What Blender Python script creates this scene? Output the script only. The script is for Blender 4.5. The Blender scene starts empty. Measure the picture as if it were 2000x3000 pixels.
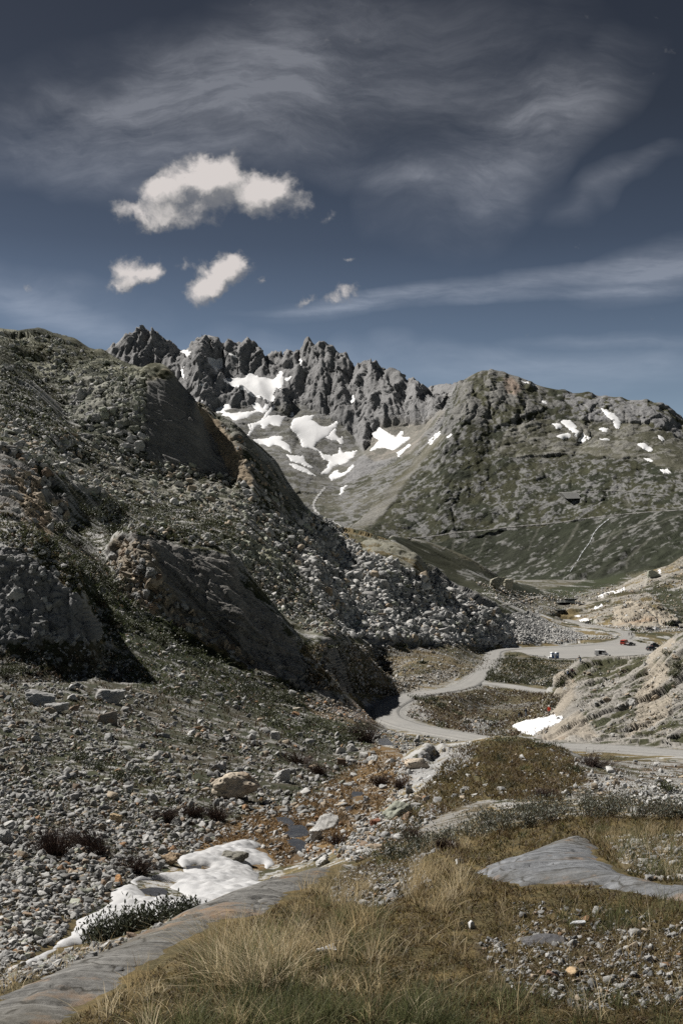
import bpy, bmesh, math, random, time
import numpy as np
from mathutils import Vector, Matrix
T0 = time.time()
rng = np.random.default_rng(11)
random.seed(5)
scene = bpy.context.scene
COL = scene.collection
F = 2917.0            # focal length in photo pixels (35 mm lens on a 24 x 36 mm portrait frame)
CX, HY = 1000.0, 1640.0   # the horizon line of the photo lies at row 1640
PXR = 2.93            # photo pixels per render pixel
SUN_AZ, SUN_EL = math.radians(32), math.radians(45)   # forward of due left; height above the horizon
SUN_DIR = Vector((-math.cos(SUN_EL)*math.cos(SUN_AZ), math.cos(SUN_EL)*math.sin(SUN_AZ), math.sin(SUN_EL)))

# ---------------------------------------------------------------- noise
def _hash(ix, iy, iz, seed):
    h = ix.astype(np.uint32)*np.uint32(374761393) + iy.astype(np.uint32)*np.uint32(668265263) + iz.astype(np.uint32)*np.uint32(2246822519) + np.uint32((seed*3266489917+1) & 0xffffffff)
    h = (h ^ (h >> np.uint32(13)))*np.uint32(1274126177)
    h ^= h >> np.uint32(16)
    return h
def gnoise(p, seed=0):
    """3-D gradient noise in about [-1, 1]; p is (N, 3)."""
    p = np.asarray(p, np.float64)
    i = np.floor(p); f = (p-i).astype(np.float32); i = i.astype(np.int64)
    w = f*f*f*(f*(f*6-15)+10)
    out = np.zeros(len(p), np.float32)
    for dx in (0, 1):
        wx = w[:, 0] if dx else 1-w[:, 0]
        for dy in (0, 1):
            wy = w[:, 1] if dy else 1-w[:, 1]
            for dz in (0, 1):
                wz = w[:, 2] if dz else 1-w[:, 2]
                h = _hash(i[:, 0]+dx, i[:, 1]+dy, i[:, 2]+dz, seed)
                a = (h & np.uint32(1023)).astype(np.float32)/511.5-1
                b = ((h >> np.uint32(10)) & np.uint32(1023)).astype(np.float32)/511.5-1
                c = ((h >> np.uint32(20)) & np.uint32(1023)).astype(np.float32)/511.5-1
                out += wx*wy*wz*(a*(f[:, 0]-dx)+b*(f[:, 1]-dy)+c*(f[:, 2]-dz))
    return out*1.55
def facets(p, seed=0):
    """broken-rock noise: every cell is a tilted plane; returns height and a per-cell random value"""
    p = np.asarray(p, np.float64); b = np.floor(p-0.5).astype(np.int64)
    best = np.full(len(p), 1e9, np.float32); sec = best.copy(); h_ = np.zeros(len(p), np.float32); r_ = np.zeros(len(p), np.float32)
    for dx in (0, 1):
        for dy in (0, 1):
            for dz in (0, 1):
                cx, cy, cz = b[:, 0]+dx, b[:, 1]+dy, b[:, 2]+dz
                h = _hash(cx, cy, cz, seed); g = _hash(cx, cy, cz, seed+77)
                def u(v, s): return ((v >> np.uint32(s)) & np.uint32(1023)).astype(np.float32)/511.5-1
                ex = (p[:, 0]-cx-.5).astype(np.float32)-.38*u(h, 0); ey = (p[:, 1]-cy-.5).astype(np.float32)-.38*u(h, 10); ez = (p[:, 2]-cz-.5).astype(np.float32)-.38*u(h, 20)
                d = ex*ex+ey*ey+ez*ez; m = d < best
                sec = np.where(m, best, np.minimum(sec, d)); best[m] = d[m]; hv = ex*u(g, 0)+ey*u(g, 10)+ez*u(g, 20); rv = u(g, 5)
                h_[m] = (1.1*hv+.4*rv)[m]; r_[m] = rv[m]
    crack = np.clip(1-(np.sqrt(sec)-np.sqrt(best))/.14, 0, 1)
    return h_-.38*crack, r_
def fbm(p, lam, oct=4, gain=0.5, seed=0):
    p = np.asarray(p, np.float64)/lam
    out = np.zeros(len(p), np.float32); a = 1.0; t = 0
    for k in range(oct):
        out += a*gnoise(p*(2.03**k)+k*17.3, seed+k*31); t += a; a *= gain
    return out/t
def sstep(a, b, x):
    t = np.clip((x-a)/(b-a), 0, 1); return t*t*(3-2*t)
def inpoly(px, py, poly):
    poly = np.asarray(poly, float); r = np.zeros(px.shape, bool)
    x0, y0 = poly[:, 0].min(), poly[:, 1].min(); x1, y1 = poly[:, 0].max(), poly[:, 1].max()
    sel = (px >= x0) & (px <= x1) & (py >= y0) & (py <= y1)
    if not sel.any(): return r
    X, Y = px[sel], py[sel]; q = np.zeros(X.shape, bool)
    n = len(poly); j = n-1
    for i in range(n):
        xi, yi = poly[i]; xj, yj = poly[j]
        c = (yi > Y) != (yj > Y)
        with np.errstate(divide='ignore', invalid='ignore'):
            q ^= c & (X < (xj-xi)*(Y-yi)/(yj-yi+1e-12)+xi)
        j = i
    r[sel] = q; return r
def pts(s):
    return [tuple(float(v) for v in t.split(',')) for t in s.replace('\n', ';').split(';') if t.strip()]
def world(px, py, D):
    return np.array(((px-CX)/F*D, D, (HY-py)/F*D))

# ---------------------------------------------------------------- survey points: photo column, photo row, distance; each line is one breakline
SURVEY = """
-600,3761,2.2; 1000,3761,2.2; 2600,3761,2.2
-300,3060,3.2; 300,3000,3.4; 1200,3000,3.42; 2200,3000,3.42
-200,2975,3.7; 0,2921,4.0; 191,2825,4.6; 446,2723,5.6; 733,2608,7.0; 1000,2532,9.0
0,2975,3.7; 223,2960,3.75; 434,2815,4.5; 625,2710,5.2; 850,2634,6.2
-200,2960,4.6; 0,2880,5.2; 60,2848,5.8; 260,2775,6.6; 420,2745,7.6
600,2720,8.5; 760,2660,9.8; 900,2580,12.5
-400,2930,6.5; 13,2841,7.5; 147,2793,8.8; 274,2752,9.8; 450,2690,11.6; 529,2659,12.8; 702,2608,15.5
357,2595,14.2; 523,2512,18.2; 695,2465,21.5; 778,2487,21; 810,2512,20; 765,2583,17
850,2520,19.5; 950,2500,20
0,2700,9.5; 200,2630,12.3
-400,2500,14; 0,2500,14.5; 200,2500,16; 350,2480,18
-400,2300,23; 0,2300,24; 300,2300,28; 600,2300,32; 850,2290,37
0,2150,36; 300,2150,42; 600,2150,50; 850,2150,64
-500,2000,56; 0,2000,58; 300,2000,66; 600,2050,80; 780,2090,92
500,2420,23; 700,2390,27
-500,1880,77; 0,1895,79; 190,1915,80; 270,1905,81; 330,1880,92
-500,1560,86; 0,1600,86; 110,1625,85; 150,1690,84; 200,1725,83; 245,1775,82.5; 268,1850,82
290,1850,98; 285,1780,110; 230,1650,112
-500,1540,105; 0,1555,105; 100,1590,106
350,1800,112; 450,1850,118; 560,1905,120; 700,1960,120
300,1660,140; 280,1600,160; 200,1560,150; 100,1560,130
319,1620,150; 344,1715,134; 408,1768,131; 497,1806,131; 574,1865,131; 657,1890,131; 752,1938,130; 848,1997,129; 931,2042,128; 990,2065,128
340,1580,150; 363,1572,146; 395,1583,138; 440,1635,135; 480,1690,134; 561,1770,133.4; 640,1832,132.6; 700,1857,132
434,1561,143; 485,1583,142; 574,1602,141; 638,1621,140.5; 676,1640,140; 708,1704,139; 752,1768,137.5; 816,1844,135.5; 893,1940,133; 957,2004,131.5; 990,2050,130
600,1590,158; 700,1640,160; 740,1740,165; 850,1870,165; 950,1965,165; 1020,2035,160
1050,2041,166; 960,1990,158; 1120,2052,170; 1148,2048,172
960,1880,176; 1020,1870,180; 1058,1890,180; 1090,1940,178; 1125,1992,176; 1146,2040,174
1060,1905,210; 1110,1960,205; 1160,2020,200
850,1800,235; 960,1840,240; 1000,1858,245; 1060,1893,250; 1090,1902,280
900,1750,270; 800,1650,280; 700,1570,280; 600,1545,270
300,1520,230; 450,1510,290; 550,1505,310; 700,1510,330
-500,1500,130; 0,1500,125; 100,1520,130
-400,1300,190; 0,1310,195; 90,1330,200; 150,1390,198; 185,1450,192; 195,1540,185
0,1420,150; 100,1470,150
-400,1280,260; 0,1290,250; 120,1310,255; 200,1400,240; 300,1440,240
300,1400,330; 500,1430,370; 700,1460,375; 800,1500,385; 900,1580,385; 940,1700,320; 980,1800,295; 1010,1850,290
-400,1220,330; 0,1220,335; 200,1300,350
-400,1050,440; 0,1060,435; 80,1130,415; 130,1200,385; 180,1275,350
110,1100,460; 190,1220,420; 240,1290,380
300,1270,400; 350,1300,396; 421,1335,396; 542,1359,397; 640,1388,400
300,1130,440; 400,1110,425; 427,1112,420; 485,1112,420; 529,1158,418; 574,1182,418
574,1184,432; 610,1262,428; 640,1332,416; 668,1402,404
600,1192,444; 640,1230,436; 690,1300,413; 720,1360,401; 745,1420,391
690,1412,394; 745,1436,386
100,1095,490; 200,1090,490; 350,1085,470; 415,1088,460
-500,975,620; 0,967,600; 60,972,590; 115,962,580; 159,980,570; 217,989,560; 255,1018,550; 300,1024,540; 338,1050,530; 415,1085,500; 485,1107,475; 510,1139,465; 529,1158,460; 574,1180,455; 612,1200,450; 638,1225,446; 676,1232,444; 721,1276,444; 765,1315,446; 810,1359,450; 835,1410,455; 893,1487,465
800,1420,405; 860,1500,410; 830,1450,420
893,1490,500; 900,1506,505; 944,1512,490; 1000,1548,470; 1064,1568,455; 1160,1600,435; 1220,1632,425; 1250,1662,440; 1290,1702,442; 1380,1747,445; 1450,1790,442; 1500,1830,436; 1540,1868,418
850,1620,350; 900,1680,335; 1000,1760,325; 1000,1860,300; 1150,1880,315; 1300,1884,345; 1440,1885,393; 1540,1880,402
1000,1640,420; 1100,1700,380; 1250,1790,385; 1300,1830,372; 1380,1830,402
1560,1802,530; 1600,1850,475; 1700,1868,462
-500,1120,800; 0,1120,760; 338,1200,700; 485,1250,640; 612,1330,600; 765,1450,590; 893,1580,580; 1064,1640,590; 1220,1690,610
-500,1500,1000; 0,1500,1000; 485,1550,850; 765,1620,800; 1000,1670,750
1147,1574,700; 1255,1596,720; 1357,1628,740; 1415,1660,750; 1459,1692,760; 1529,1720,780; 1612,1743,800
1147,1700,640; 1250,1715,640; 1350,1735,640; 1450,1728,640; 1560,1770,700
1147,1650,900; 1357,1690,980; 1459,1712,1000; 1560,1728,1000
1000,1700,1100; 1300,1700,1300; 1450,1712,1200; 1560,1738,1080; 1650,1735,1150; 1740,1738,1100; 1840,1745,1000
1650,1770,760; 1550,1795,600
2000,2206,105; 1829,2193,112; 1638,2184,118; 1434,2166,130; 1280,2141,145; 1203,2126,155; 1142,2105,167; 1128,2082,178; 1152,2060,188; 1211,2037,202; 1337,2016,222; 1383,1997,240; 1414,1969,275; 1433,1946,315; 1446,1922,360; 1452,1908,385; 1490,1901,398; 1549,1898,405; 1638,1893,412; 1733,1887,422; 1797,1880,437; 1829,1871,455; 1838,1860,490; 1823,1850,530; 1785,1842,555; 1733,1833,585; 1689,1823,620
1835,1849,535; 1893,1847,545; 2000,1842,565; 2300,1840,580
1561,1918,373; 1670,1928,361; 1765,1924,366; 1880,1916,376; 1906,1908,388; 2000,1910,385
1400,2080,205; 1525,2101,193; 1560,2105,193
1400,2130,162; 1500,2133,170; 1560,2172,138
1100,1975,290; 1150,1990,240; 1230,1930,300; 1200,1897,322; 1350,1960,290
1600,1985,262; 1560,2030,225; 1600,1945,330; 1750,1960,300; 2000,1960,290
1575,2155,148; 1640,2166,136; 1760,2172,128; 1900,2178,122; 2000,2185,120; 2400,2200,118
1572,2110,162; 1585,2060,176; 1598,2020,186
1622,2100,158; 1628,2060,166; 1640,2000,174; 1663,1978,178; 1702,1943,182; 1765,1934,182; 1848,1927,178; 1893,1921,174; 1906,1908,172; 1950,1876,168; 1976,1860,166; 2000,1855,164; 2400,1800,165
1700,2060,154; 1800,2050,150; 1900,2040,146; 2000,2010,143
1780,1990,165; 1900,1970,158
1640,2060,212; 1750,2050,215; 2000,2050,215; 2400,2050,215
1675,1820,628; 1783,1836,590; 1897,1840,570; 2000,1842,572
1640,1792,690; 1737,1749,760; 1783,1727,790; 1821,1716,800; 1840,1702,800; 1890,1674,830; 1936,1662,840; 1966,1651,850; 2000,1626,860; 2400,1560,880
1740,1810,640; 1800,1790,645; 1860,1764,655; 1930,1768,650; 1975,1800,625; 1990,1825,600
1900,1740,720; 2000,1745,700; 2000,1790,650; 1830,1760,700
1840,1760,1000; 2000,1720,1050; 2400,1700,1050
1400,1700,1700; 1550,1700,1500; 1650,1700,1600; 1750,1696,1650; 2000,1690,1600
1250,2195,43; 1344,2174,46; 1408,2161,47; 1459,2155,48; 1529,2161,48; 1574,2177,46; 1638,2192,44
1250,2240,62; 1350,2235,66; 1459,2245,70; 1574,2250,70; 1700,2235,68
1320,2260,32; 1450,2270,27; 1580,2270,28
1280,2205,44; 1180,2260,38; 1120,2310,33; 1060,2390,26
1170,2200,64; 1040,2250,50; 1010,2300,38; 1030,2340,31; 960,2400,26.5; 875,2440,24.5; 860,2475,22.5; 830,2530,19
1150,2185,80; 1130,2165,98; 1120,2150,118
1200,2165,100; 1280,2165,112; 1330,2172,118
950,2200,66; 1000,2150,90; 1060,2120,120
1250,2360,21; 1100,2430,19; 1050,2500,15.5; 1010,2528,12
1700,2232,50; 2000,2242,52; 2400,2242,52
2000,2222,80; 1800,2215,88
1700,2300,27; 2000,2320,23; 2400,2320,23; 1960,2296,30
1400,2400,15; 1250,2430,15.5; 1150,2480,14
1300,2470,11; 1450,2440,10.8; 1700,2400,10.8; 1900,2400,10.8; 2400,2400,10.8
1200,2500,10.5; 1050,2560,9
1370,2545,7.2; 1540,2490,8.0; 1700,2455,8.6; 1760,2470,8.2
1800,2545,6.5; 2000,2600,5.6; 2400,2620,5.4
1500,2615,5.8; 1700,2640,5.4; 1900,2680,5.0
1000,2650,6.0; 1200,2650,5.7
800,2700,5.3; 600,2800,4.45; 1000,2780,4.45
1200,2800,4.3; 1500,2800,4.25; 1900,2800,4.2; 2400,2800,4.2
338,1020,4500; 355,1010,4480; 376,996,4480; 383,986,4480; 395,982,4480; 408,973,4480; 424,975,4480; 434,992,4480; 444,988,4480; 453,980,4480; 466,988,4480; 478,1002,4480; 510,1024,4470; 529,1027,4470; 561,1018,4460; 578,1006,4460; 593,994,4460; 603,1006,4460; 612,1020,4460; 622,1018,4460; 627,1000,4460; 633,1002,4460; 641,1021,4460; 670,1031,4450; 682,1015,4450; 695,1020,4450; 708,1018,4450; 733,1011,4450; 745,1020,4450; 753,1031,4450; 769,1053,4440; 785,1056,4440; 797,1050,4430; 806,1055,4430; 816,1047,4430; 829,1061,4420; 838,1048,4400; 848,1037,4390; 858,1036,4380; 867,1038,4370; 883,1052,4350; 892,1030,4320; 899,1009,4300; 908,1012,4290; 915,1018,4280; 935,1020,4260; 950,1019,4250; 976,1037,4220; 1000,1052,4190; 1019,1061,4160; 1035,1085,4120; 1051,1078,4080; 1060,1086,4060; 1075,1076,4040; 1086,1068,4020; 1102,1080,3990; 1121,1099,3960; 1140,1104,3920; 1159,1107,3880; 1198,1131,3780; 1210,1138,3740; 1222,1134,3720; 1230,1130,3700; 1238,1140,3680; 1246,1151,3660; 1261,1140,3640; 1270,1147,3600; 1281,1148,3560; 1295,1142,3520; 1313,1139,3480; 1332,1146,3440
-500,1100,4600; 0,1080,4500; 300,1040,4500
650,1106,4230; 700,1092,4270; 740,1092,4270; 790,1100,4270; 830,1085,4260
760,1125,4060; 820,1140,4000; 740,1172,3880; 790,1180,3850
610,1100,4200; 650,1055,4380; 630,1085,4250
545,1110,4150; 560,1065,4150; 575,1042,4150; 590,1040,4150; 605,1070,4120; 638,1110,4060; 702,1142,3960; 742,1172,3880
510,1120,4100; 590,1178,3900; 640,1200,3830; 702,1206,3780; 745,1190,3830
440,1100,4250; 480,1110,4200; 500,1160,4000
829,1095,4180; 812,1145,4000; 795,1185,3880; 848,1214,3860; 918,1214,3820; 989,1240,3740
870,1090,4180; 860,1140,4060; 900,1100,4180
989,1240,3740; 1045,1290,3600; 1090,1270,3580; 1110,1252,3580; 1180,1262,3480; 1240,1250,3380
1083,1318,3300; 1140,1310,3300; 1200,1290,3280
960,1180,3930; 1040,1180,3870; 1120,1180,3740; 1200,1200,3560
700,1230,3600; 760,1290,3400; 850,1260,3500; 900,1330,3250; 960,1390,3080; 1010,1380,3080; 1030,1340,3300
940,1300,3450; 870,1300,3380
990,1410,2950; 940,1430,2750; 920,1470,2600; 950,1510,2450; 990,1545,2300
870,1420,2750; 800,1370,2950; 700,1330,3100; 860,1500,2450
1338,1121,2980; 1370,1105,2960; 1390,1094,2950; 1408,1086,2950; 1434,1083,2940; 1472,1092,2930; 1510,1105,2910; 1542,1118,2890; 1580,1134,2880; 1612,1142,2870; 1651,1142,2860; 1670,1150,2850; 1692,1153,2840; 1721,1148,2830; 1746,1163,2810; 1772,1159,2800; 1816,1163,2780; 1861,1173,2750; 1893,1169,2730; 1918,1179,2710; 1950,1204,2680; 2000,1249,2640; 2200,1400,2500; 2600,1520,2400
1338,1121,2980; 1319,1180,2920; 1265,1270,2860; 1191,1370,2680; 1127,1447,2500; 1051,1536,2300
1350,1200,2780; 1290,1330,2620; 1200,1450,2450; 1110,1545,2280
1430,1200,2760; 1600,1230,2680; 1800,1220,2640; 1950,1260,2540
1430,1300,2600; 1600,1300,2560; 1700,1280,2600; 1800,1300,2500; 2000,1340,2350
1430,1400,2450; 1600,1400,2380; 1800,1400,2280; 2000,1440,2120
1300,1480,2330; 1430,1510,2260; 1600,1510,2180; 1800,1505,2100; 2000,1500,2000
1150,1605,2150; 1300,1642,2080; 1450,1682,2000; 1600,1690,1920; 1750,1684,1820; 2000,1650,1680; 2400,1600,1600
1338,1230,3350; 1408,1180,3350; 1600,1230,3250; 1772,1240,3150; 1950,1290,3000; 2200,1450,2900
-500,1250,5200; 338,1120,5000; 600,1120,5000; 900,1130,4850; 1086,1180,4550; 1230,1240,4200; 1400,1320,4000; 1700,1350,3900; 2400,1450,3900
-500,1450,7000; 600,1400,7000; 1400,1420,7000; 2400,1450,7000
-500,1560,2000; 0,1560,2000; 500,1560,2200; 700,1540,2400; 800,1560,2200
0,1400,3200; 500,1300,3300
-500,1600,1400; 500,1640,1300; 900,1690,1500; 1100,1670,1800
"""
KU = 4.0
def survey_points():
    P = []
    for line in SURVEY.strip().split('\n'):
        L = [((px-CX)/F*KU, math.log(D), (HY-py)/F) for px, py, D in pts(line)]
        far = L[0][1] > 7.7
        step = 0.026 if not far else 0.10
        for a, b in zip(L, L[1:]):
            n = max(1, min(16, int(math.hypot(a[0]-b[0], a[1]-b[1])/step)))
            for k in range(n):
                t = k/n; P.append(tuple(a[i]+(b[i]-a[i])*t for i in range(3)))
        P.append(L[-1])
    P = np.array(P); key = np.round(P[:, :2]/0.004).astype(int)
    _, idx = np.unique(key, axis=0, return_index=True)
    return P[np.sort(idx)]
SP = survey_points()
CJ = np.where(SP[:, 1] > 7.5, .005, .014)**2       # rounding of each survey point: crests stay sharp, near ground is softer
def rbf_fit(P):
    n = len(P); d2 = ((P[:, None, :2]-P[None, :, :2])**2).sum(-1)
    A = np.zeros((n+3, n+3)); A[:n, :n] = -np.sqrt(d2+CJ[None, :])+np.eye(n)*2e-4
    A[:n, n] = 1; A[:n, n+1:] = P[:, :2]; A[n:, :n] = A[:n, n:].T
    b = np.zeros(n+3); b[:n] = P[:, 2]
    return np.linalg.solve(A, b)
SW = rbf_fit(SP)
def rbf_grid(U, S):
    """survey surface tan(elevation) on the grid of lateral tangents U and log distances S"""
    out = np.zeros((len(U), len(S)), np.float32); n = len(SP)
    px, ps, w = SP[:, 0].astype(np.float32), SP[:, 1].astype(np.float32), SW[:n].astype(np.float32)
    ds2 = (S[:, None].astype(np.float32)-ps[None])**2+CJ[None].astype(np.float32)
    for j, u in enumerate(U):
        out[j] = -(np.sqrt(ds2+((u*KU-px)**2)[None])@w)+SW[n]+SW[n+1]*u*KU+SW[n+2]*S
    return out

# ---------------------------------------------------------------- coarse height field
S_MIN, S_MAX, NS = math.log(2.3), math.log(6800), 1500
SG = np.linspace(S_MIN, S_MAX, NS)
UC = np.concatenate([np.linspace(-1.0, -.40, 50), np.linspace(-.395, .395, 500), np.linspace(.40, 1.0, 50)])
SC = np.linspace(S_MIN, S_MAX, 1000); ZC = rbf_grid(UC, SC)
ZW = np.stack([np.interp(SG, SC, z) for z in ZC]).astype(np.float32)   # tan of elevation
print('survey', len(SP), 'coarse', round(time.time()-T0, 1))
# columns of the final mesh
inner = np.arange(-0.362, 0.362, 1.0*PXR/F)
U = np.concatenate([np.linspace(-1.0, -0.56, 30), np.linspace(-0.55, -0.366, 44), inner, np.linspace(0.366, 0.55, 40), np.linspace(0.56, 1.0, 30)])
jj = np.clip(np.searchsorted(UC, U)-1, 0, len(UC)-2); tt = ((U-UC[jj])/(UC[jj+1]-UC[jj]))[:, None].astype(np.float32)
WF = ZW[jj]*(1-tt)+ZW[jj+1]*tt              # fine columns x NS
NC = len(U)
DG = np.exp(SG)

def xy_grid():
    return U[:, None]*DG[None], np.broadcast_to(DG[None], (NC, NS))

# ---- roads and the car park are levelled into the ground
def smooth_path(P, n=8):
    P = np.asarray(P, float); out = []
    Q = np.vstack([2*P[0]-P[1], P, 2*P[-1]-P[-2]])
    for i in range(1, len(Q)-2):
        p0, p1, p2, p3 = Q[i-1:i+3]
        for k in range(n):
            t = k/n
            out.append(0.5*((2*p1)+(-p0+p2)*t+(2*p0-5*p1+4*p2-p3)*t*t+(-p0+3*p1-3*p2+p3)*t**3))
    out.append(Q[-2]); return np.array(out)
ROAD = smooth_path([world(*p) for p in pts("2300,2222,92; 2000,2206,105; 1829,2193,112; 1638,2184,118; 1434,2166,130; 1280,2141,145; 1203,2126,155; 1142,2105,167; 1128,2082,178; 1152,2060,188; 1211,2037,202; 1337,2016,222; 1383,1997,240; 1414,1969,275; 1433,1946,315; 1446,1922,360; 1452,1908,385; 1490,1901,398; 1549,1898,405; 1638,1893,412; 1733,1887,422; 1797,1880,437; 1829,1871,455; 1838,1860,490; 1823,1850,530; 1785,1842,555; 1733,1833,585; 1689,1823,620; 1660,1815,660")])
SPUR = smooth_path([world(*p) for p in pts("1823,1850,530; 1850,1848,537; 1893,1846,546; 2000,1842,565; 2200,1840,575")])
TRACK = smooth_path([world(*p) for p in pts("1383,1997,240; 1420,2001,238; 1480,2006,236; 1540,2016,230; 1600,2025,226; 1680,2032,222")])
LOT_PX = pts("1500,1906; 1549,1901; 1638,1896; 1733,1890; 1800,1882; 1838,1873; 1893,1890; 1925,1900; 1960,1908; 1880,1917; 1765,1925; 1670,1929; 1612,1927; 1561,1919")
LOT_Z = -35.6
LOT = np.array([[(px-CX)/F*(F*-LOT_Z/(py-HY)), F*-LOT_Z/(py-HY)] for px, py in LOT_PX])
def level_path(path, half, ease, drop=0.0):
    global WF
    x, y = xy_grid()
    s0, s1 = np.searchsorted(DG, path[:, 1].min()-ease-half-3), np.searchsorted(DG, path[:, 1].max()+ease+half+3)
    um, ux = (path[:, 0]/path[:, 1]).min()-0.08, (path[:, 0]/path[:, 1]).max()+0.08
    c0, c1 = np.searchsorted(U, um), np.searchsorted(U, ux)
    X = x[c0:c1, s0:s1].ravel(); Y = y[c0:c1, s0:s1].ravel(); Z = (WF[c0:c1, s0:s1]*DG[None, s0:s1]).ravel()
    best = np.full(len(X), 1e9); zb = np.zeros(len(X))
    for a, b in zip(path[:-1], path[1:]):
        ab = b[:2]-a[:2]; L2 = ab@ab+1e-9
        t = np.clip(((X-a[0])*ab[0]+(Y-a[1])*ab[1])/L2, 0, 1)
        d = np.hypot(X-a[0]-t*ab[0], Y-a[1]-t*ab[1])
        m = d < best; best[m] = d[m]; zb[m] = (a[2]+t*(b[2]-a[2]))[m]
    k = 1-sstep(half+0.6, half+ease, best)
    Z = Z*(1-k)+(zb-drop)*k
    WF[c0:c1, s0:s1] = (Z.reshape(c1-c0, s1-s0)/DG[None, s0:s1])
level_path(ROAD, 3.2, 9, 0.18)
level_path(SPUR, 3.0, 8, 0.18)
level_path(TRACK, 2.6, 7, 0.18)
def level_lot():
    x, y = xy_grid(); s0, s1 = np.searchsorted(DG, 340), np.searchsorted(DG, 470)
    X = x[:, s0:s1]; Y = y[:, s0:s1]
    inside = inpoly(X.ravel(), Y.ravel(), LOT*1.0).reshape(X.shape)
    # feather the edge by a small blur over the mask
    m = inside.astype(np.float32)
    for _ in range(5):
        m[1:-1, 1:-1] = np.maximum(m[1:-1, 1:-1], 0.86*np.max([m[:-2, 1:-1], m[2:, 1:-1], m[1:-1, :-2], m[1:-1, 2:]], axis=0))
    z = WF[:, s0:s1]*DG[None, s0:s1]
    WF[:, s0:s1] = (z*(1-m)+(LOT_Z-0.18)*m)/DG[None, s0:s1]
level_lot()

# ---------------------------------------------------------------- rows follow the visible relief, so that every fold gets its share of vertices
NR = 1800
runmax = np.maximum.accumulate(WF, axis=1)
vis = (WF >= runmax-0.004).astype(np.float32)
dW = np.abs(np.diff(WF, axis=1))*F/PXR
dS = (SG[1]-SG[0])*np.full_like(dW, 45.0)
rho = np.sqrt(dS**2+dW**2)*np.where(vis[:, 1:] > 0, 1.0, 0.10)
rho = np.minimum(rho, 14.0)
k = 9
cs = np.cumsum(np.pad(rho, ((k+1, k), (0, 0)), mode='edge'), axis=0)
rho = (cs[2*k+1:]-cs[:-2*k-1])/(2*k+1)
rho += 0.02
cum = np.concatenate([np.zeros((NC, 1)), np.cumsum(rho, axis=1)], axis=1)
S = np.empty((NC, NR)); Wm = np.empty((NC, NR))
for j in range(NC):
    S[j] = np.interp(np.linspace(0, cum[j, -1], NR), cum[j], SG)
    Wm[j] = np.interp(S[j], SG, WF[j])
D = np.exp(S)
P = np.empty((NC, NR, 3)); P[..., 0] = U[:, None]*D; P[..., 1] = D; P[..., 2] = Wm*D
def normals(P):
    du = np.empty_like(P); dv = np.empty_like(P)
    du[1:-1] = P[2:]-P[:-2]; du[0] = P[1]-P[0]; du[-1] = P[-1]-P[-2]
    dv[:, 1:-1] = P[:, 2:]-P[:, :-2]; dv[:, 0] = P[:, 1]-P[:, 0]; dv[:, -1] = P[:, -1]-P[:, -2]
    n = np.cross(du, dv); n /= np.linalg.norm(n, axis=-1, keepdims=True)+1e-12
    n[n[..., 2] < 0] *= -1
    return n
NRM = normals(P)
def unravel(a): return a.reshape(NC, NR)
PP = P.reshape(-1, 3); NN = NRM.reshape(-1, 3); DD = PP[:, 1]
PX = CX+F*PP[:, 0]/DD; PY = HY-F*PP[:, 2]/DD
rd = np.linalg.norm(np.diff(P, axis=1), axis=2); rd = np.concatenate([rd[:, :1], rd], 1)
PIX0 = DD*PXR/F
PIX = np.maximum(PIX0, 0.75*rd.ravel())
N = len(PP)
print('mesh', NC, NR, N, round(time.time()-T0, 1))

# ---------------------------------------------------------------- what the ground is made of, region by region
GREY = (.30, .298, .29); PALE = (.36, .355, .342); TAN = (.34, .28, .21); DARKROCK = (.115, .115, .118); FARROCK = (.175, .175, .178)
LICHEN = (.19, .19, .145); RUST = (.26, .15, .075); BROWN = (.10, .075, .048)
GREEN = (.034, .038, .021); DGREEN = (.022, .026, .016); OLIVE = (.048, .048, .026); STRAW = (.15, .118, .062); MOSS = (.095, .078, .03); TALUS = (.165, .161, .149)
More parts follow.
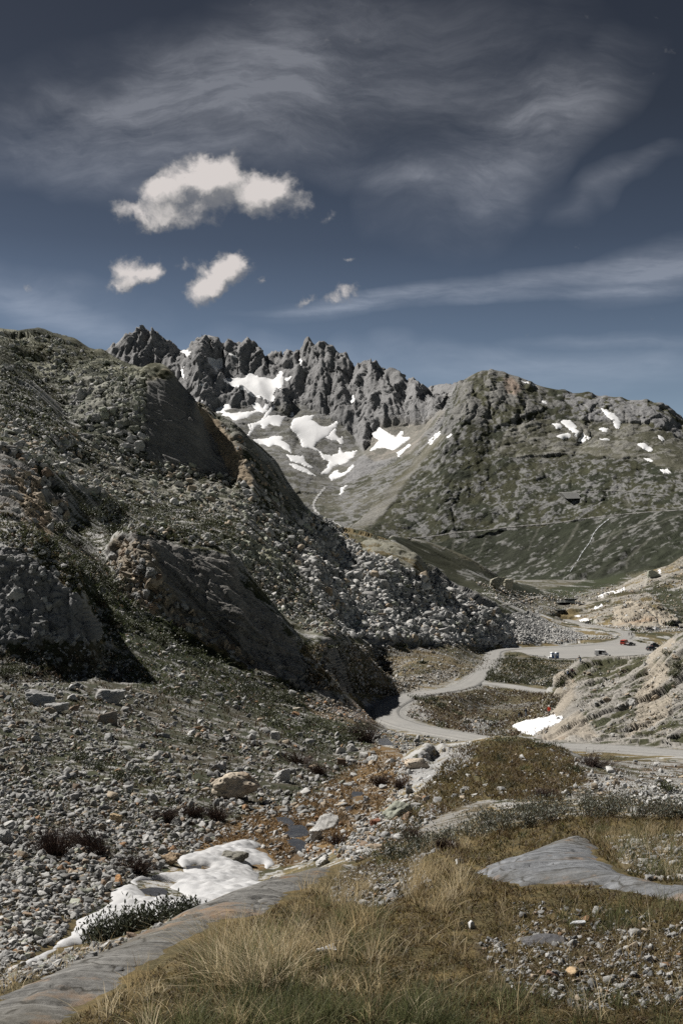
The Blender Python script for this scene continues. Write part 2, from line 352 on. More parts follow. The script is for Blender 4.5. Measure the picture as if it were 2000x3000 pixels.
# (polygon in photo rows and columns, nearest distance, farthest distance, settings)
L_ = (0.74, 0.0, -0.67); R_ = (0.72, 0.25, 0.64); V_ = (0.0, 0.35, 0.93)
REG = [
 (None, 0, 1e9, dict(rf=.35, rc=GREY, vc=OLIVE, v2=STRAW, amp=.5, lo=3, hi=30, dir=None, st=0)),
 # snowy ridge
 (None, 2200, 1e9, dict(rf=.97, rc=FARROCK, vc=(.07, .072, .065), v2=TALUS, amp=1.2, lo=3, hi=60, dir=V_, st=.6)),
 (pts("620,1190; 900,1190; 1010,1250; 1060,1330; 1000,1420; 900,1430; 600,1290"), 2400, 4200, dict(rf=.45, rc=(.17, .17, .168), vc=(.10, .10, .085), v2=(.135, .132, .12), amp=1.0, lo=2, hi=20, dir=None, st=0)),
 (pts("1060,1330; 1110,1250; 1240,1240; 1300,1210; 1200,1340; 1090,1350"), 2400, 4200, dict(rf=.3, rc=(.20, .185, .165), vc=(.125, .122, .108), v2=(.14, .135, .12), amp=.6, lo=2, hi=20, dir=None, st=0)),
 (pts("760,1330; 930,1420; 1010,1420; 1200,1330; 1340,1130; 1120,1500; 990,1560; 880,1500"), 2000, 3450, dict(rf=.34, rc=(.15, .15, .148), vc=(.04, .042, .026), v2=(.085, .083, .066), amp=1.1, lo=1.5, hi=14, dir=None, st=.3)),
 # green mountain
 (pts("1338,1115; 1400,1075; 1560,1110; 1700,1130; 2000,1210; 2700,1300; 2700,1800; 1000,1800; 1000,1560; 1130,1447; 1270,1281"), 1500, 3345, dict(rf=.34, rc=(.14, .14, .137), vc=DGREEN, v2=(.038, .039, .022), amp=1.9, lo=1.0, hi=7, dir=V_, st=.3)),
 (pts("1338,1115; 1400,1075; 1560,1110; 1640,1180; 1520,1230; 1420,1250; 1320,1230"), 1500, 3345, dict(rf=.62, rc=(.15, .148, .14), vc=(.055, .056, .036), v2=OLIVE, amp=.9, lo=3, hi=40, dir=V_, st=.4)),
 (pts("1640,1150; 1900,1160; 2100,1300; 1900,1260; 1700,1230"), 1500, 3345, dict(rf=.75, rc=FARROCK, vc=OLIVE, v2=OLIVE, amp=1.2, lo=3, hi=40, dir=V_, st=.5)),
 (pts("1470,1118; 1500,1112; 1528,1140; 1510,1160; 1475,1150"), 1500, 3345, dict(rf=.75, rc=(.24, .19, .155), vc=OLIVE, v2=OLIVE, amp=.4, lo=3, hi=20, dir=V_, st=0)),
 (pts("1480,1260; 1600,1230; 1900,1240; 2050,1330; 2050,1400; 1850,1340; 1650,1330; 1450,1340"), 1500, 3345, dict(rf=.42, rc=(.15, .147, .132), vc=(.055, .055, .037), v2=(.085, .083, .062), amp=1.1, lo=3, hi=40, dir=None, st=.3)),
 (pts("1280,1270; 1300,1280; 1200,1400; 1130,1500; 1070,1550; 1020,1555; 1110,1460; 1190,1370"), 1500, 3345, dict(rf=.35, rc=TALUS, vc=(.10, .095, .065), v2=TALUS, amp=.35, lo=3, hi=20, dir=(-.7, -.4, -.6), st=0)),
 (pts("1000,1560; 1300,1585; 1700,1520; 2100,1480; 2100,1700; 1500,1720; 1000,1640"), 1500, 2600, dict(rf=.22, rc=(.14, .14, .134), vc=(.024, .027, .018), v2=DGREEN, amp=1.7, lo=1.0, hi=8, dir=(-.5, -.3, -.5), st=.3)),
 (pts("1480,1530; 1760,1510; 2100,1490; 2100,1400; 1600,1380; 1480,1420"), 1500, 2600, dict(rf=.36, rc=(.14, .14, .137), vc=DGREEN, v2=(.038, .039, .022), amp=2.0, lo=1.0, hi=7, dir=V_, st=.35)),
 # far floor
 (None, 620, 1700, dict(rf=.4, rc=TALUS, vc=(.10, .092, .062), v2=(.07, .068, .045), amp=.3, lo=3, hi=15, dir=None, st=0)),
 (pts("1560,1740; 1840,1660; 1840,1700; 1640,1760"), 800, 1700, dict(rf=.1, rc=GREY, vc=(.035, .042, .022), v2=GREEN, amp=.3, lo=3, hi=15, dir=None, st=0)),
 (pts("1100,1560; 1260,1590; 1460,1685; 1640,1750; 1480,1745; 1280,1720; 1150,1640"), 640, 1000, dict(rf=.12, rc=GREY, vc=(.034, .036, .022), v2=DGREEN, amp=.6, lo=3, hi=30, dir=L_, st=.3)),
 # left hill
 (pts("-700,900; 700,900; 900,1480; 1260,1600; 1560,1800; 1440,1890; 1000,1900; 0,1700; -700,1700"), 110, 640, dict(rf=.30, rc=GREY, vc=GREEN, v2=OLIVE, amp=1.1, lo=2, hi=24, dir=L_, st=.6)),
 (pts("-700,900; 600,900; 600,1200; 400,1150; 200,1130; 0,1100; -700,1100"), 330, 640, dict(rf=.24, rc=LICHEN, vc=DGREEN, v2=OLIVE, amp=1.6, lo=2, hi=22, dir=L_, st=.6)),
 (pts("40,975; 90,985; 85,1010; 60,1015; 40,995"), 400, 640, dict(rf=.9, rc=LICHEN, vc=DGREEN, v2=OLIVE, amp=1.3, lo=3, hi=30, dir=None, st=0)),
 (pts("160,1040; 190,1050; 185,1085; 165,1085"), 400, 640, dict(rf=.9, rc=LICHEN, vc=DGREEN, v2=OLIVE, amp=1.3, lo=3, hi=30, dir=None, st=0)),
 (pts("180,1120; 440,1090; 440,1340; 260,1290; 190,1200"), 330, 640, dict(rf=.5, rc=(.18, .18, .155), vc=DGREEN, v2=GREEN, amp=1.5, lo=3, hi=50, dir=L_, st=.6)),
 (pts("60,1330; 250,1300; 560,1350; 680,1400; 850,1560; 560,1470; 300,1460; 150,1400"), 230, 400, dict(rf=.55, rc=(.2, .195, .17), vc=GREEN, v2=OLIVE, amp=.75, lo=3, hi=18, dir=None, st=.3)),
 (pts("425,1105; 520,1105; 580,1180; 640,1310; 690,1400; 560,1375; 425,1345"), 330, 640, dict(rf=1, rc=(.14, .138, .135), vc=DGREEN, v2=DGREEN, amp=.55, lo=3, hi=50, dir=L_, st=0)),
 (pts("574,1182; 610,1195; 645,1232; 680,1290; 715,1350; 745,1430; 680,1400; 640,1310; 600,1220"), 330, 640, dict(rf=.93, rc=(.235, .19, .135), vc=OLIVE, v2=OLIVE, amp=.8, lo=3, hi=40, dir=L_, st=0)),
 (pts("640,1222; 680,1222; 900,1490; 890,1520; 760,1430; 690,1310"), 380, 640, dict(rf=.55, rc=(.15, .148, .13), vc=DGREEN, v2=GREEN, amp=.9, lo=3, hi=40, dir=L_, st=.5)),
 (pts("-700,1290; 60,1310; 150,1390; 200,1450; 205,1560; 60,1560; -700,1600"), 110, 235, dict(rf=.78, rc=(.185, .178, .168), vc=DGREEN, v2=GREEN, amp=1.5, lo=3, hi=60, dir=L_, st=.5)),
 (pts("20,1400; 90,1400; 150,1520; 160,1575; 110,1570; 60,1480"), 110, 235, dict(rf=.8, rc=(.24, .19, .135), vc=DGREEN, v2=GREEN, amp=1.4, lo=3, hi=40, dir=L_, st=.4)),
 (pts("-700,1520; 60,1540; 200,1700; 130,1640; 0,1620; -700,1640"), 90, 165, dict(rf=.7, rc=(.215, .145, .10), vc=GREEN, v2=DGREEN, amp=1.0, lo=3, hi=30, dir=L_, st=.3)),
 (pts("-700,1600; 60,1610; 160,1690; 260,1775; 295,1860; 270,1908; 190,1920; 0,1900; -700,1900"), 70, 92, dict(rf=.97, rc=(.155, .155, .157), vc=DGREEN, v2=DGREEN, amp=1.5, lo=3, hi=60, dir=(.2, .1, -.97), st=0)),
 (pts("230,1640; 420,1780; 600,1890; 720,1960; 600,1965; 290,1880; 260,1760"), 92, 170, dict(rf=.10, rc=GREY, vc=(.042, .050, .025), v2=GREEN, amp=.6, lo=3, hi=20, dir=None, st=0)),
 (pts("319,1610; 363,1568; 434,1558; 500,1580; 645,1618; 685,1640; 715,1700; 830,1845; 1000,2060; 980,2075; 840,2003; 650,1900; 490,1815; 400,1775; 340,1720"), 115, 156, dict(rf=.97, rc=(.175, .168, .158), vc=DGREEN, v2=DGREEN, amp=1.25, lo=3, hi=60, dir=L_, st=0)),
 (pts("330,1570; 460,1620; 480,1700; 570,1790; 640,1850; 760,1940; 650,1900; 490,1815; 400,1775; 340,1720"), 115, 156, dict(rf=.95, rc=(.225, .198, .16), vc=DGREEN, v2=GREEN, amp=1.5, lo=3, hi=40, dir=L_, st=0)),
 (pts("950,1870; 1058,1885; 1090,1930; 1130,1990; 1150,2050; 1050,2050; 950,2000"), 150, 190, dict(rf=.95, rc=(.165, .16, .15), vc=DGREEN, v2=DGREEN, amp=1.3, lo=3, hi=40, dir=L_, st=0)),
 (pts("640,1590; 740,1570; 850,1600; 880,1680; 760,1690; 680,1640"), 190, 300, dict(rf=.9, rc=(.2, .2, .15), vc=GREEN, v2=OLIVE, amp=1.4, lo=3, hi=50, dir=None, st=0)),
 (pts("780,1530; 880,1520; 900,1590; 820,1610"), 230, 345, dict(rf=.8, rc=(.2, .195, .15), vc=GREEN, v2=OLIVE, amp=1.3, lo=3, hi=40, dir=None, st=0)),
 (pts("700,1640; 900,1690; 960,1760; 1000,1880; 860,1850; 720,1720"), 160, 340, dict(rf=.36, rc=(.19, .185, .16), vc=(.055, .058, .034), v2=OLIVE, amp=.4, lo=3, hi=14, dir=None, st=0)),
 (pts("840,1590; 1000,1548; 1250,1650; 1400,1740; 1530,1850; 1440,1892; 1000,1882; 900,1760"), 300, 560, dict(rf=.92, rc=(.19, .188, .184), vc=(.08, .078, .06), v2=OLIVE, amp=1.3, lo=3, hi=14, dir=None, st=0)),
 (pts("980,1540; 1180,1590; 1270,1660; 1240,1690; 1100,1640; 1000,1580"), 300, 560, dict(rf=.5, rc=(.2, .195, .16), vc=OLIVE, v2=STRAW, amp=.8, lo=3, hi=30, dir=L_, st=0)),
 (pts("1440,1800; 1560,1795; 1720,1868; 1640,1885; 1480,1880"), 380, 640, dict(rf=.97, rc=(.21, .208, .2), vc=TALUS, v2=TALUS, amp=.6, lo=2, hi=6, dir=None, st=0)),
 # valley floor
 (pts("860,1880; 1440,1893; 1430,1960; 1200,2030; 1130,2040; 860,2060"), 185, 400, dict(rf=.22, rc=TALUS, vc=(.13, .105, .062), v2=(.065, .062, .035), amp=.3, lo=2, hi=16, dir=(1, 0, 0), st=0)),
 (pts("1150,1985; 1350,1960; 1330,2005; 1160,2035"), 200, 330, dict(rf=.62, rc=(.22, .21, .19), vc=STRAW, v2=TALUS, amp=.3, lo=2, hi=10, dir=(1, 0, 0), st=0)),
 (pts("1440,1905; 1560,1915; 1680,1930; 1960,1920; 1960,2060; 1400,2000; 1420,1960"), 215, 400, dict(rf=.2, rc=TALUS, vc=(.045, .046, .026), v2=(.12, .10, .06), amp=.3, lo=2, hi=16, dir=(1, 0, 0), st=0)),
 (pts("1430,1960; 1620,1955; 1650,2015; 1420,1995"), 215, 330, dict(rf=.3, rc=TALUS, vc=(.12, .102, .062), v2=GREEN, amp=.3, lo=2, hi=16, dir=(1, 0, 0), st=0)),
 (pts("1210,2040; 1400,2010; 1640,2035; 1620,2100; 1560,2160; 1440,2162; 1280,2130; 1200,2115"), 135, 240, dict(rf=.27, rc=TALUS, vc=(.105, .088, .05), v2=(.062, .055, .032), amp=.4, lo=2, hi=14, dir=(1, 0, 0), st=0)),
 (pts("1160,2075; 1210,2065; 1260,2080; 1280,2105; 1210,2112; 1170,2100"), 135, 220, dict(rf=.9, rc=(.23, .225, .215), vc=TALUS, v2=TALUS, amp=.2, lo=2, hi=6, dir=None, st=0)),
 (pts("1360,2110; 1400,2105; 1470,2115; 1480,2150; 1350,2145"), 135, 180, dict(rf=.75, rc=(.22, .22, .215), vc=OLIVE, v2=GREEN, amp=1.6, lo=3, hi=30, dir=None, st=0)),
 # right outcrop
 (pts("1560,2180; 1590,2100; 1630,1980; 1700,1930; 1900,1900; 2000,1850; 2700,1750; 2700,2200; 1700,2190"), 110, 225, dict(rf=.62, rc=(.21, .20, .183), vc=(.045, .048, .028), v2=OLIVE, amp=1.25, lo=3, hi=45, dir=R_, st=.3)),
 (pts("1580,2150; 1600,2080; 1630,1990; 1660,1975; 1690,2000; 1680,2060; 1640,2110; 1700,2090; 1760,2160; 1600,2168"), 110, 225, dict(rf=.93, rc=(.24, .216, .182), vc=OLIVE, v2=OLIVE, amp=1.1, lo=3, hi=45, dir=R_, st=0)),
 (pts("1860,2030; 1890,1960; 1950,1930; 1955,1990; 1900,2050; 1960,2020; 1965,2090; 1850,2150; 1830,2160; 1860,2090"), 110, 225, dict(rf=.95, rc=(.25, .224, .186), vc=OLIVE, v2=OLIVE, amp=1.0, lo=3, hi=45, dir=R_, st=0)),
 (pts("1890,1915; 1960,1870; 1985,1880; 1900,1960"), 110, 225, dict(rf=.95, rc=(.25, .226, .19), vc=OLIVE, v2=OLIVE, amp=1.0, lo=3, hi=45, dir=R_, st=0)),
 # far right outcrop
 (pts("1600,1830; 1650,1780; 1740,1745; 1840,1695; 2000,1620; 2700,1540; 2700,1850; 1780,1840"), 560, 900, dict(rf=.5, rc=(.235, .222, .198), vc=(.05, .05, .03), v2=STRAW, amp=.9, lo=3, hi=30, dir=R_, st=.3)),
 (pts("1790,1830; 1800,1790; 1850,1758; 1910,1775; 1960,1795; 1985,1825; 1900,1842"), 560, 720, dict(rf=.95, rc=(.275, .245, .20), vc=OLIVE, v2=OLIVE, amp=.8, lo=3, hi=30, dir=(.2, 0, 1), st=0)),
 (pts("1880,1730; 2100,1720; 2100,1800; 1990,1830; 1930,1765"), 560, 900, dict(rf=.1, rc=GREY, vc=(.04, .042, .025), v2=GREEN, amp=.6, lo=3, hi=30, dir=R_, st=0)),
 (pts("1600,1838; 1840,1858; 2000,1850; 2000,1842; 1780,1832; 1690,1812"), 440, 640, dict(rf=.35, rc=PALE, vc=GREEN, v2=STRAW, amp=.3, lo=2, hi=10, dir=None, st=0)),
 # near slope with scree
 (pts("-700,1890; 290,1880; 560,1950; 760,1960; 1000,2070; 1120,2060; 1140,2190; 1000,2300; 850,2480; 500,2540; 0,2860; -700,2900"), 7, 135, dict(rf=.25, rc=(.2, .195, .185), vc=(.055, .05, .034), v2=GREEN, amp=.7, lo=2, hi=16, dir=None, st=0)),
 (pts("280,1900; 560,1950; 760,1960; 980,2080; 1090,2170; 940,2220; 700,2050; 400,2000"), 70, 135, dict(rf=.2, rc=GREY, vc=(.042, .048, .026), v2=OLIVE, amp=.5, lo=2, hi=16, dir=None, st=0)),
 (pts("840,2030; 960,2070; 1050,2050; 1120,2060; 1100,2120; 960,2110"), 90, 160, dict(rf=.6, rc=(.235, .19, .155), vc=BROWN, v2=STRAW, amp=.5, lo=2, hi=12, dir=None, st=0)),
 (pts("150,2200; 350,2170; 560,2260; 600,2340; 350,2330; 180,2280"), 20, 45, dict(rf=.25, rc=GREY, vc=(.045, .05, .027), v2=OLIVE, amp=.5, lo=2, hi=16, dir=None, st=0)),
 # stream bed and the right bank
 (pts("560,2480; 640,2420; 780,2350; 900,2340; 1040,2260; 1110,2170; 1180,2200; 1180,2260; 1080,2400; 960,2500; 830,2540; 600,2560"), 12, 80, dict(rf=.25, rc=(.22, .215, .2), vc=(.15, .098, .045), v2=(.085, .058, .032), amp=.5, lo=2, hi=16, dir=None, st=0)),
 (pts("1110,2170; 1150,2110; 1300,2140; 1434,2165; 1340,2178; 1250,2200; 1190,2210"), 70, 140, dict(rf=.25, rc=PALE, vc=(.15, .115, .06), v2=OLIVE, amp=.4, lo=3, hi=16, dir=None, st=0)),
 (pts("1180,2230; 1250,2205; 1350,2180; 1410,2200; 1380,2250; 1250,2300; 1150,2330; 1160,2270"), 26, 66, dict(rf=.85, rc=(.235, .235, .232), vc=OLIVE, v2=STRAW, amp=1.0, lo=3, hi=45, dir=R_, st=0)),
 (pts("1410,2180; 1420,2165; 1530,2155; 1640,2190; 1700,2270; 1600,2330; 1450,2340; 1250,2380; 1300,2300"), 20, 66, dict(rf=.02, rc=GREY, vc=(.095, .072, .035), v2=(.06, .058, .026), amp=.4, lo=3, hi=25, dir=R_, st=0)),
 (pts("1640,2190; 1760,2225; 2100,2240; 2100,2400; 1800,2330; 1650,2330; 1600,2270"), 14, 70, dict(rf=.4, rc=(.22, .218, .21), vc=(.085, .062, .042), v2=OLIVE, amp=.6, lo=3, hi=25, dir=None, st=0)),
 (pts("1700,2290; 1860,2290; 1990,2310; 2100,2340; 2100,2390; 1800,2330; 1690,2320"), 14, 40, dict(rf=.9, rc=(.25, .25, .245), vc=BROWN, v2=OLIVE, amp=1.0, lo=3, hi=30, dir=None, st=0)),
 (pts("1050,2400; 1250,2370; 1450,2340; 1350,2430; 1200,2470; 1050,2530; 1000,2520"), 9, 30, dict(rf=.55, rc=(.185, .18, .17), vc=(.085, .075, .055), v2=(.11, .09, .06), amp=.35, lo=2, hi=10, dir=R_, st=0)),
 # knoll
 (None, 0, 11.5, dict(rf=.0, rc=GREY, vc=(.10, .075, .034), v2=(.062, .052, .026), amp=.35, lo=2, hi=40, dir=None, st=0)),
 (pts("-700,2860; 60,2835; 260,2765; 420,2735; 430,2760; 200,2840; -700,3000"), 4.4, 9, dict(rf=.3, rc=GREY, vc=(.06, .05, .03), v2=(.085, .075, .05), amp=.5, lo=2, hi=16, dir=None, st=0)),
 (pts("1000,2540; 1230,2520; 1260,2600; 1080,2650; 960,2620"), 5, 11.5, dict(rf=.5, rc=(.2, .2, .195), vc=(.07, .062, .045), v2=OLIVE, amp=.4, lo=2, hi=14, dir=None, st=0)),
 (pts("1380,2740; 1800,2700; 2200,2720; 2200,2960; 1700,2970; 1420,2900"), 3, 6, dict(rf=.04, rc=GREY, vc=(.062, .05, .032), v2=(.09, .07, .035), amp=.4, lo=2, hi=10, dir=None, st=0)),
 (pts("1750,2450; 2200,2420; 2200,2570; 1850,2560"), 5, 11.5, dict(rf=.35, rc=PALE, vc=(.09, .078, .05), v2=STRAW, amp=.4, lo=2, hi=14, dir=None, st=0)),
]
wob = fbm(np.stack([PX/60, PY/60, S.ravel()*4], 1), 1.0, 3, .6, 3)*16
wob2 = fbm(np.stack([PX/60+40, PY/60, S.ravel()*4], 1), 1.0, 3, .6, 9)*16
RF = np.zeros(N, np.float32); AMP = np.zeros(N, np.float32); LO = np.zeros(N, np.float32); HI = np.zeros(N, np.float32); ST = np.zeros(N, np.float32)
RC = np.zeros((N, 3), np.float32); VC = np.zeros((N, 3), np.float32); V2 = np.zeros((N, 3), np.float32); DV = np.zeros((N, 3), np.float32)
qx, qy = PX+wob, PY+wob2
for poly, d0, d1, s in REG:
    m = (DD >= d0) & (DD < d1)
    if poly is not None:
        idx = np.nonzero(m)[0]; ok = inpoly(qx[idx], qy[idx], poly); idx = idx[ok]
    else: idx = m
    RF[idx] = s['rf']; AMP[idx] = s['amp']; LO[idx] = s['lo']; HI[idx] = s['hi']; ST[idx] = s['st']
    RC[idx] = s['rc']; VC[idx] = s['vc']; V2[idx] = s['v2']
    DV[idx] = s['dir'] if s['dir'] is not None else (0, 0, 0)
def soften(a, k):
    b = a.reshape(NC, NR, -1).astype(np.float32)
    for ax in (0, 1):
        pad = [(0, 0)]*3; pad[ax] = (k+1, k)
        c = np.cumsum(np.pad(b, pad, mode='edge'), axis=ax, dtype=np.float64)
        b = ((c[2*k+1:]-c[:-2*k-1]) if ax == 0 else (c[:, 2*k+1:]-c[:, :-2*k-1]))/(2*k+1)
    return b.reshape(a.shape).astype(np.float32)
RF = soften(RF, 2)
RF = np.where(DD > 1500, np.clip(RF+.28*(RF < .8)*fbm(PP, 330, 3, .55, 77)*(RF > .05), 0, 1), RF).astype(np.float32); AMP = soften(AMP, 3); RC = soften(RC, 2); VC = soften(VC, 3)
# flat quiet ground under roads and the car park
def dist_path(path, pad):
    d = np.full(N, 1e9, np.float32)
    x0, y0 = path[:, :2].min(0)-pad; x1, y1 = path[:, :2].max(0)+pad
    sel = np.nonzero((PP[:, 0] > x0) & (PP[:, 0] < x1) & (PP[:, 1] > y0) & (PP[:, 1] < y1))[0]
    X, Y = PP[sel, 0], PP[sel, 1]; best = np.full(len(sel), 1e9)
    for a, b in zip(path[:-1], path[1:]):
        ab = b[:2]-a[:2]; t = np.clip(((X-a[0])*ab[0]+(Y-a[1])*ab[1])/(ab@ab+1e-9), 0, 1)
        best = np.minimum(best, np.hypot(X-a[0]-t*ab[0], Y-a[1]-t*ab[1]))
    d[sel] = best; return d
DROAD = np.minimum(np.minimum(dist_path(ROAD, 20), dist_path(SPUR, 20)), dist_path(TRACK, 20)+.6)
LOTM = np.zeros(N, bool); sel = np.nonzero((DD > 335) & (DD < 480))[0]
lc = LOT.mean(0); LOTM[sel] = inpoly(PP[sel, 0], PP[sel, 1], lc+(LOT-lc)*1.04)
flat = sstep(3.2, 6.5, DROAD)*(1-LOTM)
AMP *= flat

# ---------------------------------------------------------------- snow fields of the far ridge lie in smooth hollows
def crop(s, ox, oy, k=.63776):
    return [(ox+x*k, oy+y*k) for x, y in pts(s)]
C1 = lambda s: crop(s, 0, 900); C2 = lambda s: crop(s, 1000, 1000); C3 = lambda s: crop(s, 500, 1000, .5102); C5 = lambda s: crop(s, 0, 2200)
FS = [
 (C3("50,60; 75,45; 130,75; 138,88; 100,108; 85,75"), 'small snow wedge in the notch left of the pointed grey spire'),
 (C3("200,92; 265,110; 298,98; 295,150; 260,178; 238,155; 215,125"), 'snow wedge right behind the pointed grey spire below the crest'),
 (C3("280,212; 425,212; 448,178; 490,200; 535,212; 590,225; 640,172; 648,215; 640,275; 610,265; 590,310; 590,345; 560,350; 520,325; 470,318; 420,280; 340,255"), 'large bright snow basin high between the grey rock walls'),
 (C3("20,235; 45,235; 40,262; 72,240; 68,268; 52,285; 95,285; 118,310; 130,325; 182,340; 172,352; 120,345; 60,305; 30,270"), 'snow strip on the ledge below the dark left towers'),
 (C3("255,400; 330,365; 345,385; 300,405; 350,410; 430,405; 530,390; 540,360; 570,370; 560,385; 520,400; 475,412; 440,440; 360,455; 330,430; 290,428; 330,412; 265,418"), 'thin winding snow bands on the rock steps below the basin'),
 (C3("440,545; 465,500; 455,470; 520,455; 560,430; 670,425; 640,455; 620,490; 570,470; 545,500; 520,500; 540,480; 500,478; 480,500; 460,540"), 'ragged snow band in the middle of the grey rock steps'),
 (C3("460,568; 560,555; 600,545; 645,545; 640,570; 690,600; 695,650; 640,610; 600,590; 570,605"), 'long flat snow field at the left edge of the scree bowl'),
 (C3("660,650; 690,658; 760,655; 775,690; 825,730; 790,725; 740,705; 690,690"), 'snow streak in the lower left of the scree bowl'),
 (C3("675,700; 720,705; 790,735; 840,775; 800,765; 720,735; 690,715"), 'lowest left snow streak above the pale gully mouth'),
 (C3("680,490; 710,445; 775,425; 825,425; 810,450; 860,485; 905,490; 960,460; 945,495; 900,540; 870,560; 835,580; 830,605; 870,640; 880,650; 920,655; 900,690; 925,665; 960,640; 970,610; 985,640; 1065,630; 1050,660; 1000,700; 940,715; 900,760; 850,765; 900,720; 910,690; 880,680; 850,630; 800,612; 760,610; 740,560; 700,520"), 'big forked snow field in the centre of the scree bowl'),
 (C3("890,550; 920,520; 950,500; 945,535; 975,560; 985,545; 990,590; 975,595; 955,570; 925,570"), 'narrow snow finger against the foot of the rock wall'),
 (C3("905,775; 960,740; 965,760; 1000,750; 1050,705; 1050,725; 1000,765; 920,800"), 'curved snow strip at the lower right of the scree bowl'),
 (C3("975,845; 1050,810; 1045,820; 1000,840; 995,865; 970,885"), 'small broken snow spot right of the pale gully'),
 (C3("1035,330; 1050,310; 1055,330; 1035,360; 1030,350"), 'tiny snow spot high in the middle of the rock wall'),
 (C3("742,110; 755,98; 758,120; 748,148"), 'thin snow sliver in the cleft below the tallest tower'),
 (C3("655,210; 690,205; 685,225; 672,235"), 'small snow spot at the right rim of the snow basin'),
 (C3("155,245; 170,238; 188,248; 182,260; 158,258"), 'small snow spot on the middle of the grey buttress'),
 (C3("60,150; 72,150; 80,200; 95,225; 84,228; 70,195"), 'thin snow thread in a couloir of the left towers'),
 (C3("330,70; 350,65; 385,88; 380,96; 350,84"), 'small snow ledge right of the upper snow wedge'),
 (C3("480,355; 500,350; 520,380; 560,400; 530,412; 490,395; 470,375"), 'small snow patch between rock steps below the basin'),
 (C3("575,375; 600,370; 580,410; 540,450; 520,455; 545,415"), 'narrow snow chute under the big snow basin'),
 (C3("440,470; 460,480; 470,520; 450,560; 440,540; 452,515"), 'short snow chute left of the middle snow band'),
 (C3("690,410; 700,410; 706,440; 690,435"), 'tiny snow spot at the foot of the great wall'),
 (C3("1170,530; 1195,500; 1205,510; 1180,545"), 'small snow spot left of the branching snow field'),
 (C3("1300,640; 1370,590; 1380,600; 1320,650; 1310,670"), 'thin snow thread in the gully below the branching field'),
 (C3("1110,830; 1135,808; 1142,815; 1120,832"), 'tiny snow spot on the green slope below the scree bowl'),
 (C2("130,500; 170,455; 140,430; 180,400; 200,410; 215,420; 240,435; 220,470; 270,415; 285,415; 275,445; 295,440; 315,440; 250,495; 185,490; 135,503"), 'branching snow field under the wall left of the green peak'),
]
SMOOTHM = np.zeros(N, np.float32); sel = np.nonzero(DD > 2300)[0]
for poly_, lab_ in FS: SMOOTHM[sel] = np.maximum(SMOOTHM[sel], inpoly(PX[sel], PY[sel], np.array(poly_)).astype(np.float32))
SMOOTHM = np.clip(soften(SMOOTHM, 4)*1.6, 0, 1); AMP *= 1-.8*SMOOTHM
AMP[inpoly(PX, PY, np.array(C5('-60,1040; 130,940; 210,890; 300,820; 330,770; 440,715; 480,640; 540,605; 640,560; 760,550; 800,480; 900,450; 1090,400; 1230,430; 1300,520; 1200,620; 980,760; 830,780; 560,900; 290,925; 60,1030'))) & (DD > 5.5) & (DD < 28)] *= .12
# ---------------------------------------------------------------- relief: octaves of noise pushed along the normal, none finer than two picture points
slope = 1-NN[:, 2]
q = PP-DV*(np.sum(PP*DV, 1, keepdims=True)*np.where(DD > 1900, .88, .84)[:, None])
disp = np.zeros(N, np.float32)
TONE = np.zeros(N, np.float32); TW = np.zeros(N, np.float32)
def octaves(lams, seed):
    for i, lam in enumerate(lams):
        r = lam/PIX0
        w = sstep(1.8, 3.5, lam/PIX)*(1-sstep(60, 140, r))
        sel = np.nonzero(w > 0.01)[0]
        if len(sel): yield lam, sel, w[sel], r[sel], seed+i*7
lams = [0.03*(1.8**k) for k in range(17)]
for lam, sel, w, r, sd in octaves(lams, 100):
    n = gnoise(q[sel]/lam+sd, sd)
    rock = np.clip(RF[sel]*1.3, 0, 1)
    rid = 1-2.2*np.abs(n)
    fc, cell = facets(q[sel]/(lam*1.25)+sd*1.7, sd+2)
    nn = n*(1-0.92*rock)+(rid*0.16+fc*1.05)*rock
    boost = (1+0.9*rock*(1-sstep(5, 22, r)))*(1-(.5+.2*(DD[sel] > 2000))*sstep(14, 40, r))
    disp[sel] += nn*w*lam*0.115*AMP[sel]*boost
    # tone for the mix of rock and turf: the bands between lo and hi picture points
    b = sstep(LO[sel]*0.6, LO[sel]*1.4, r)*(1-sstep(HI[sel], HI[sel]*2.2, r))
    m = gnoise(q[sel]/lam+sd+5.5, sd+3)*.6+cell*.5
    k_ = (0.45+0.55*np.minimum(1, 8/np.maximum(r, 1)))
    TONE[sel] += m*b*k_; TW[sel] += b*b*k_**2
TONE /= np.sqrt(TW+1e-6)*0.42
# cap relief on the very near ground
DIRN = NN.copy(); far_ = DD > 1900; DIRN[far_, 2] *= .25
PP += DIRN*disp[:, None]
# buttresses and clefts that run down the far faces
sel = np.nonzero((DD > 1700) & (slope > .12))[0]
A_ = PP[sel]; rib = np.zeros(len(sel), np.float32); hard = np.where(DD[sel] > 3345, 1.0, 1.0)*sstep(.3, .8, RF[sel]+.25)*sstep(.12, .3, slope[sel])*(1-SMOOTHM[sel])
for lam_, sd_, am_ in ((240, 1, .10), (110, 2, .14), (52, 3, .21), (26, 4, .32), (15, 5, .36)):
    wq = A_/lam_; tq = np.stack([wq[:, 0]+.22*wq[:, 2]*.5+.30*fbm(wq*.5, 1.0, 2, .5, 940+sd_), wq[:, 1]*.2, wq[:, 2]*.10], 1)
    rib += (1-2.3*np.abs(gnoise(tq, 910+sd_)))*lam_*am_
PP[sel, 1] -= rib*hard
sel = np.nonzero(far_ & (RF > .6) & (DD > 3345))[0]
jag = np.zeros(len(sel), np.float32)
for lam_, sd_ in ((90, 1), (44, 2), (22, 3)):
    jag += (1-2.4*np.abs(gnoise(PP[sel]*np.array((1, .35, .03))/lam_, 900+sd_)))*lam_*.24
PP[sel, 2] += jag*sstep(.6, .95, RF[sel])*(1-SMOOTHM[sel])
P = PP.reshape(NC, NR, 3)
NRM = normals(P); NN = NRM.reshape(-1, 3)
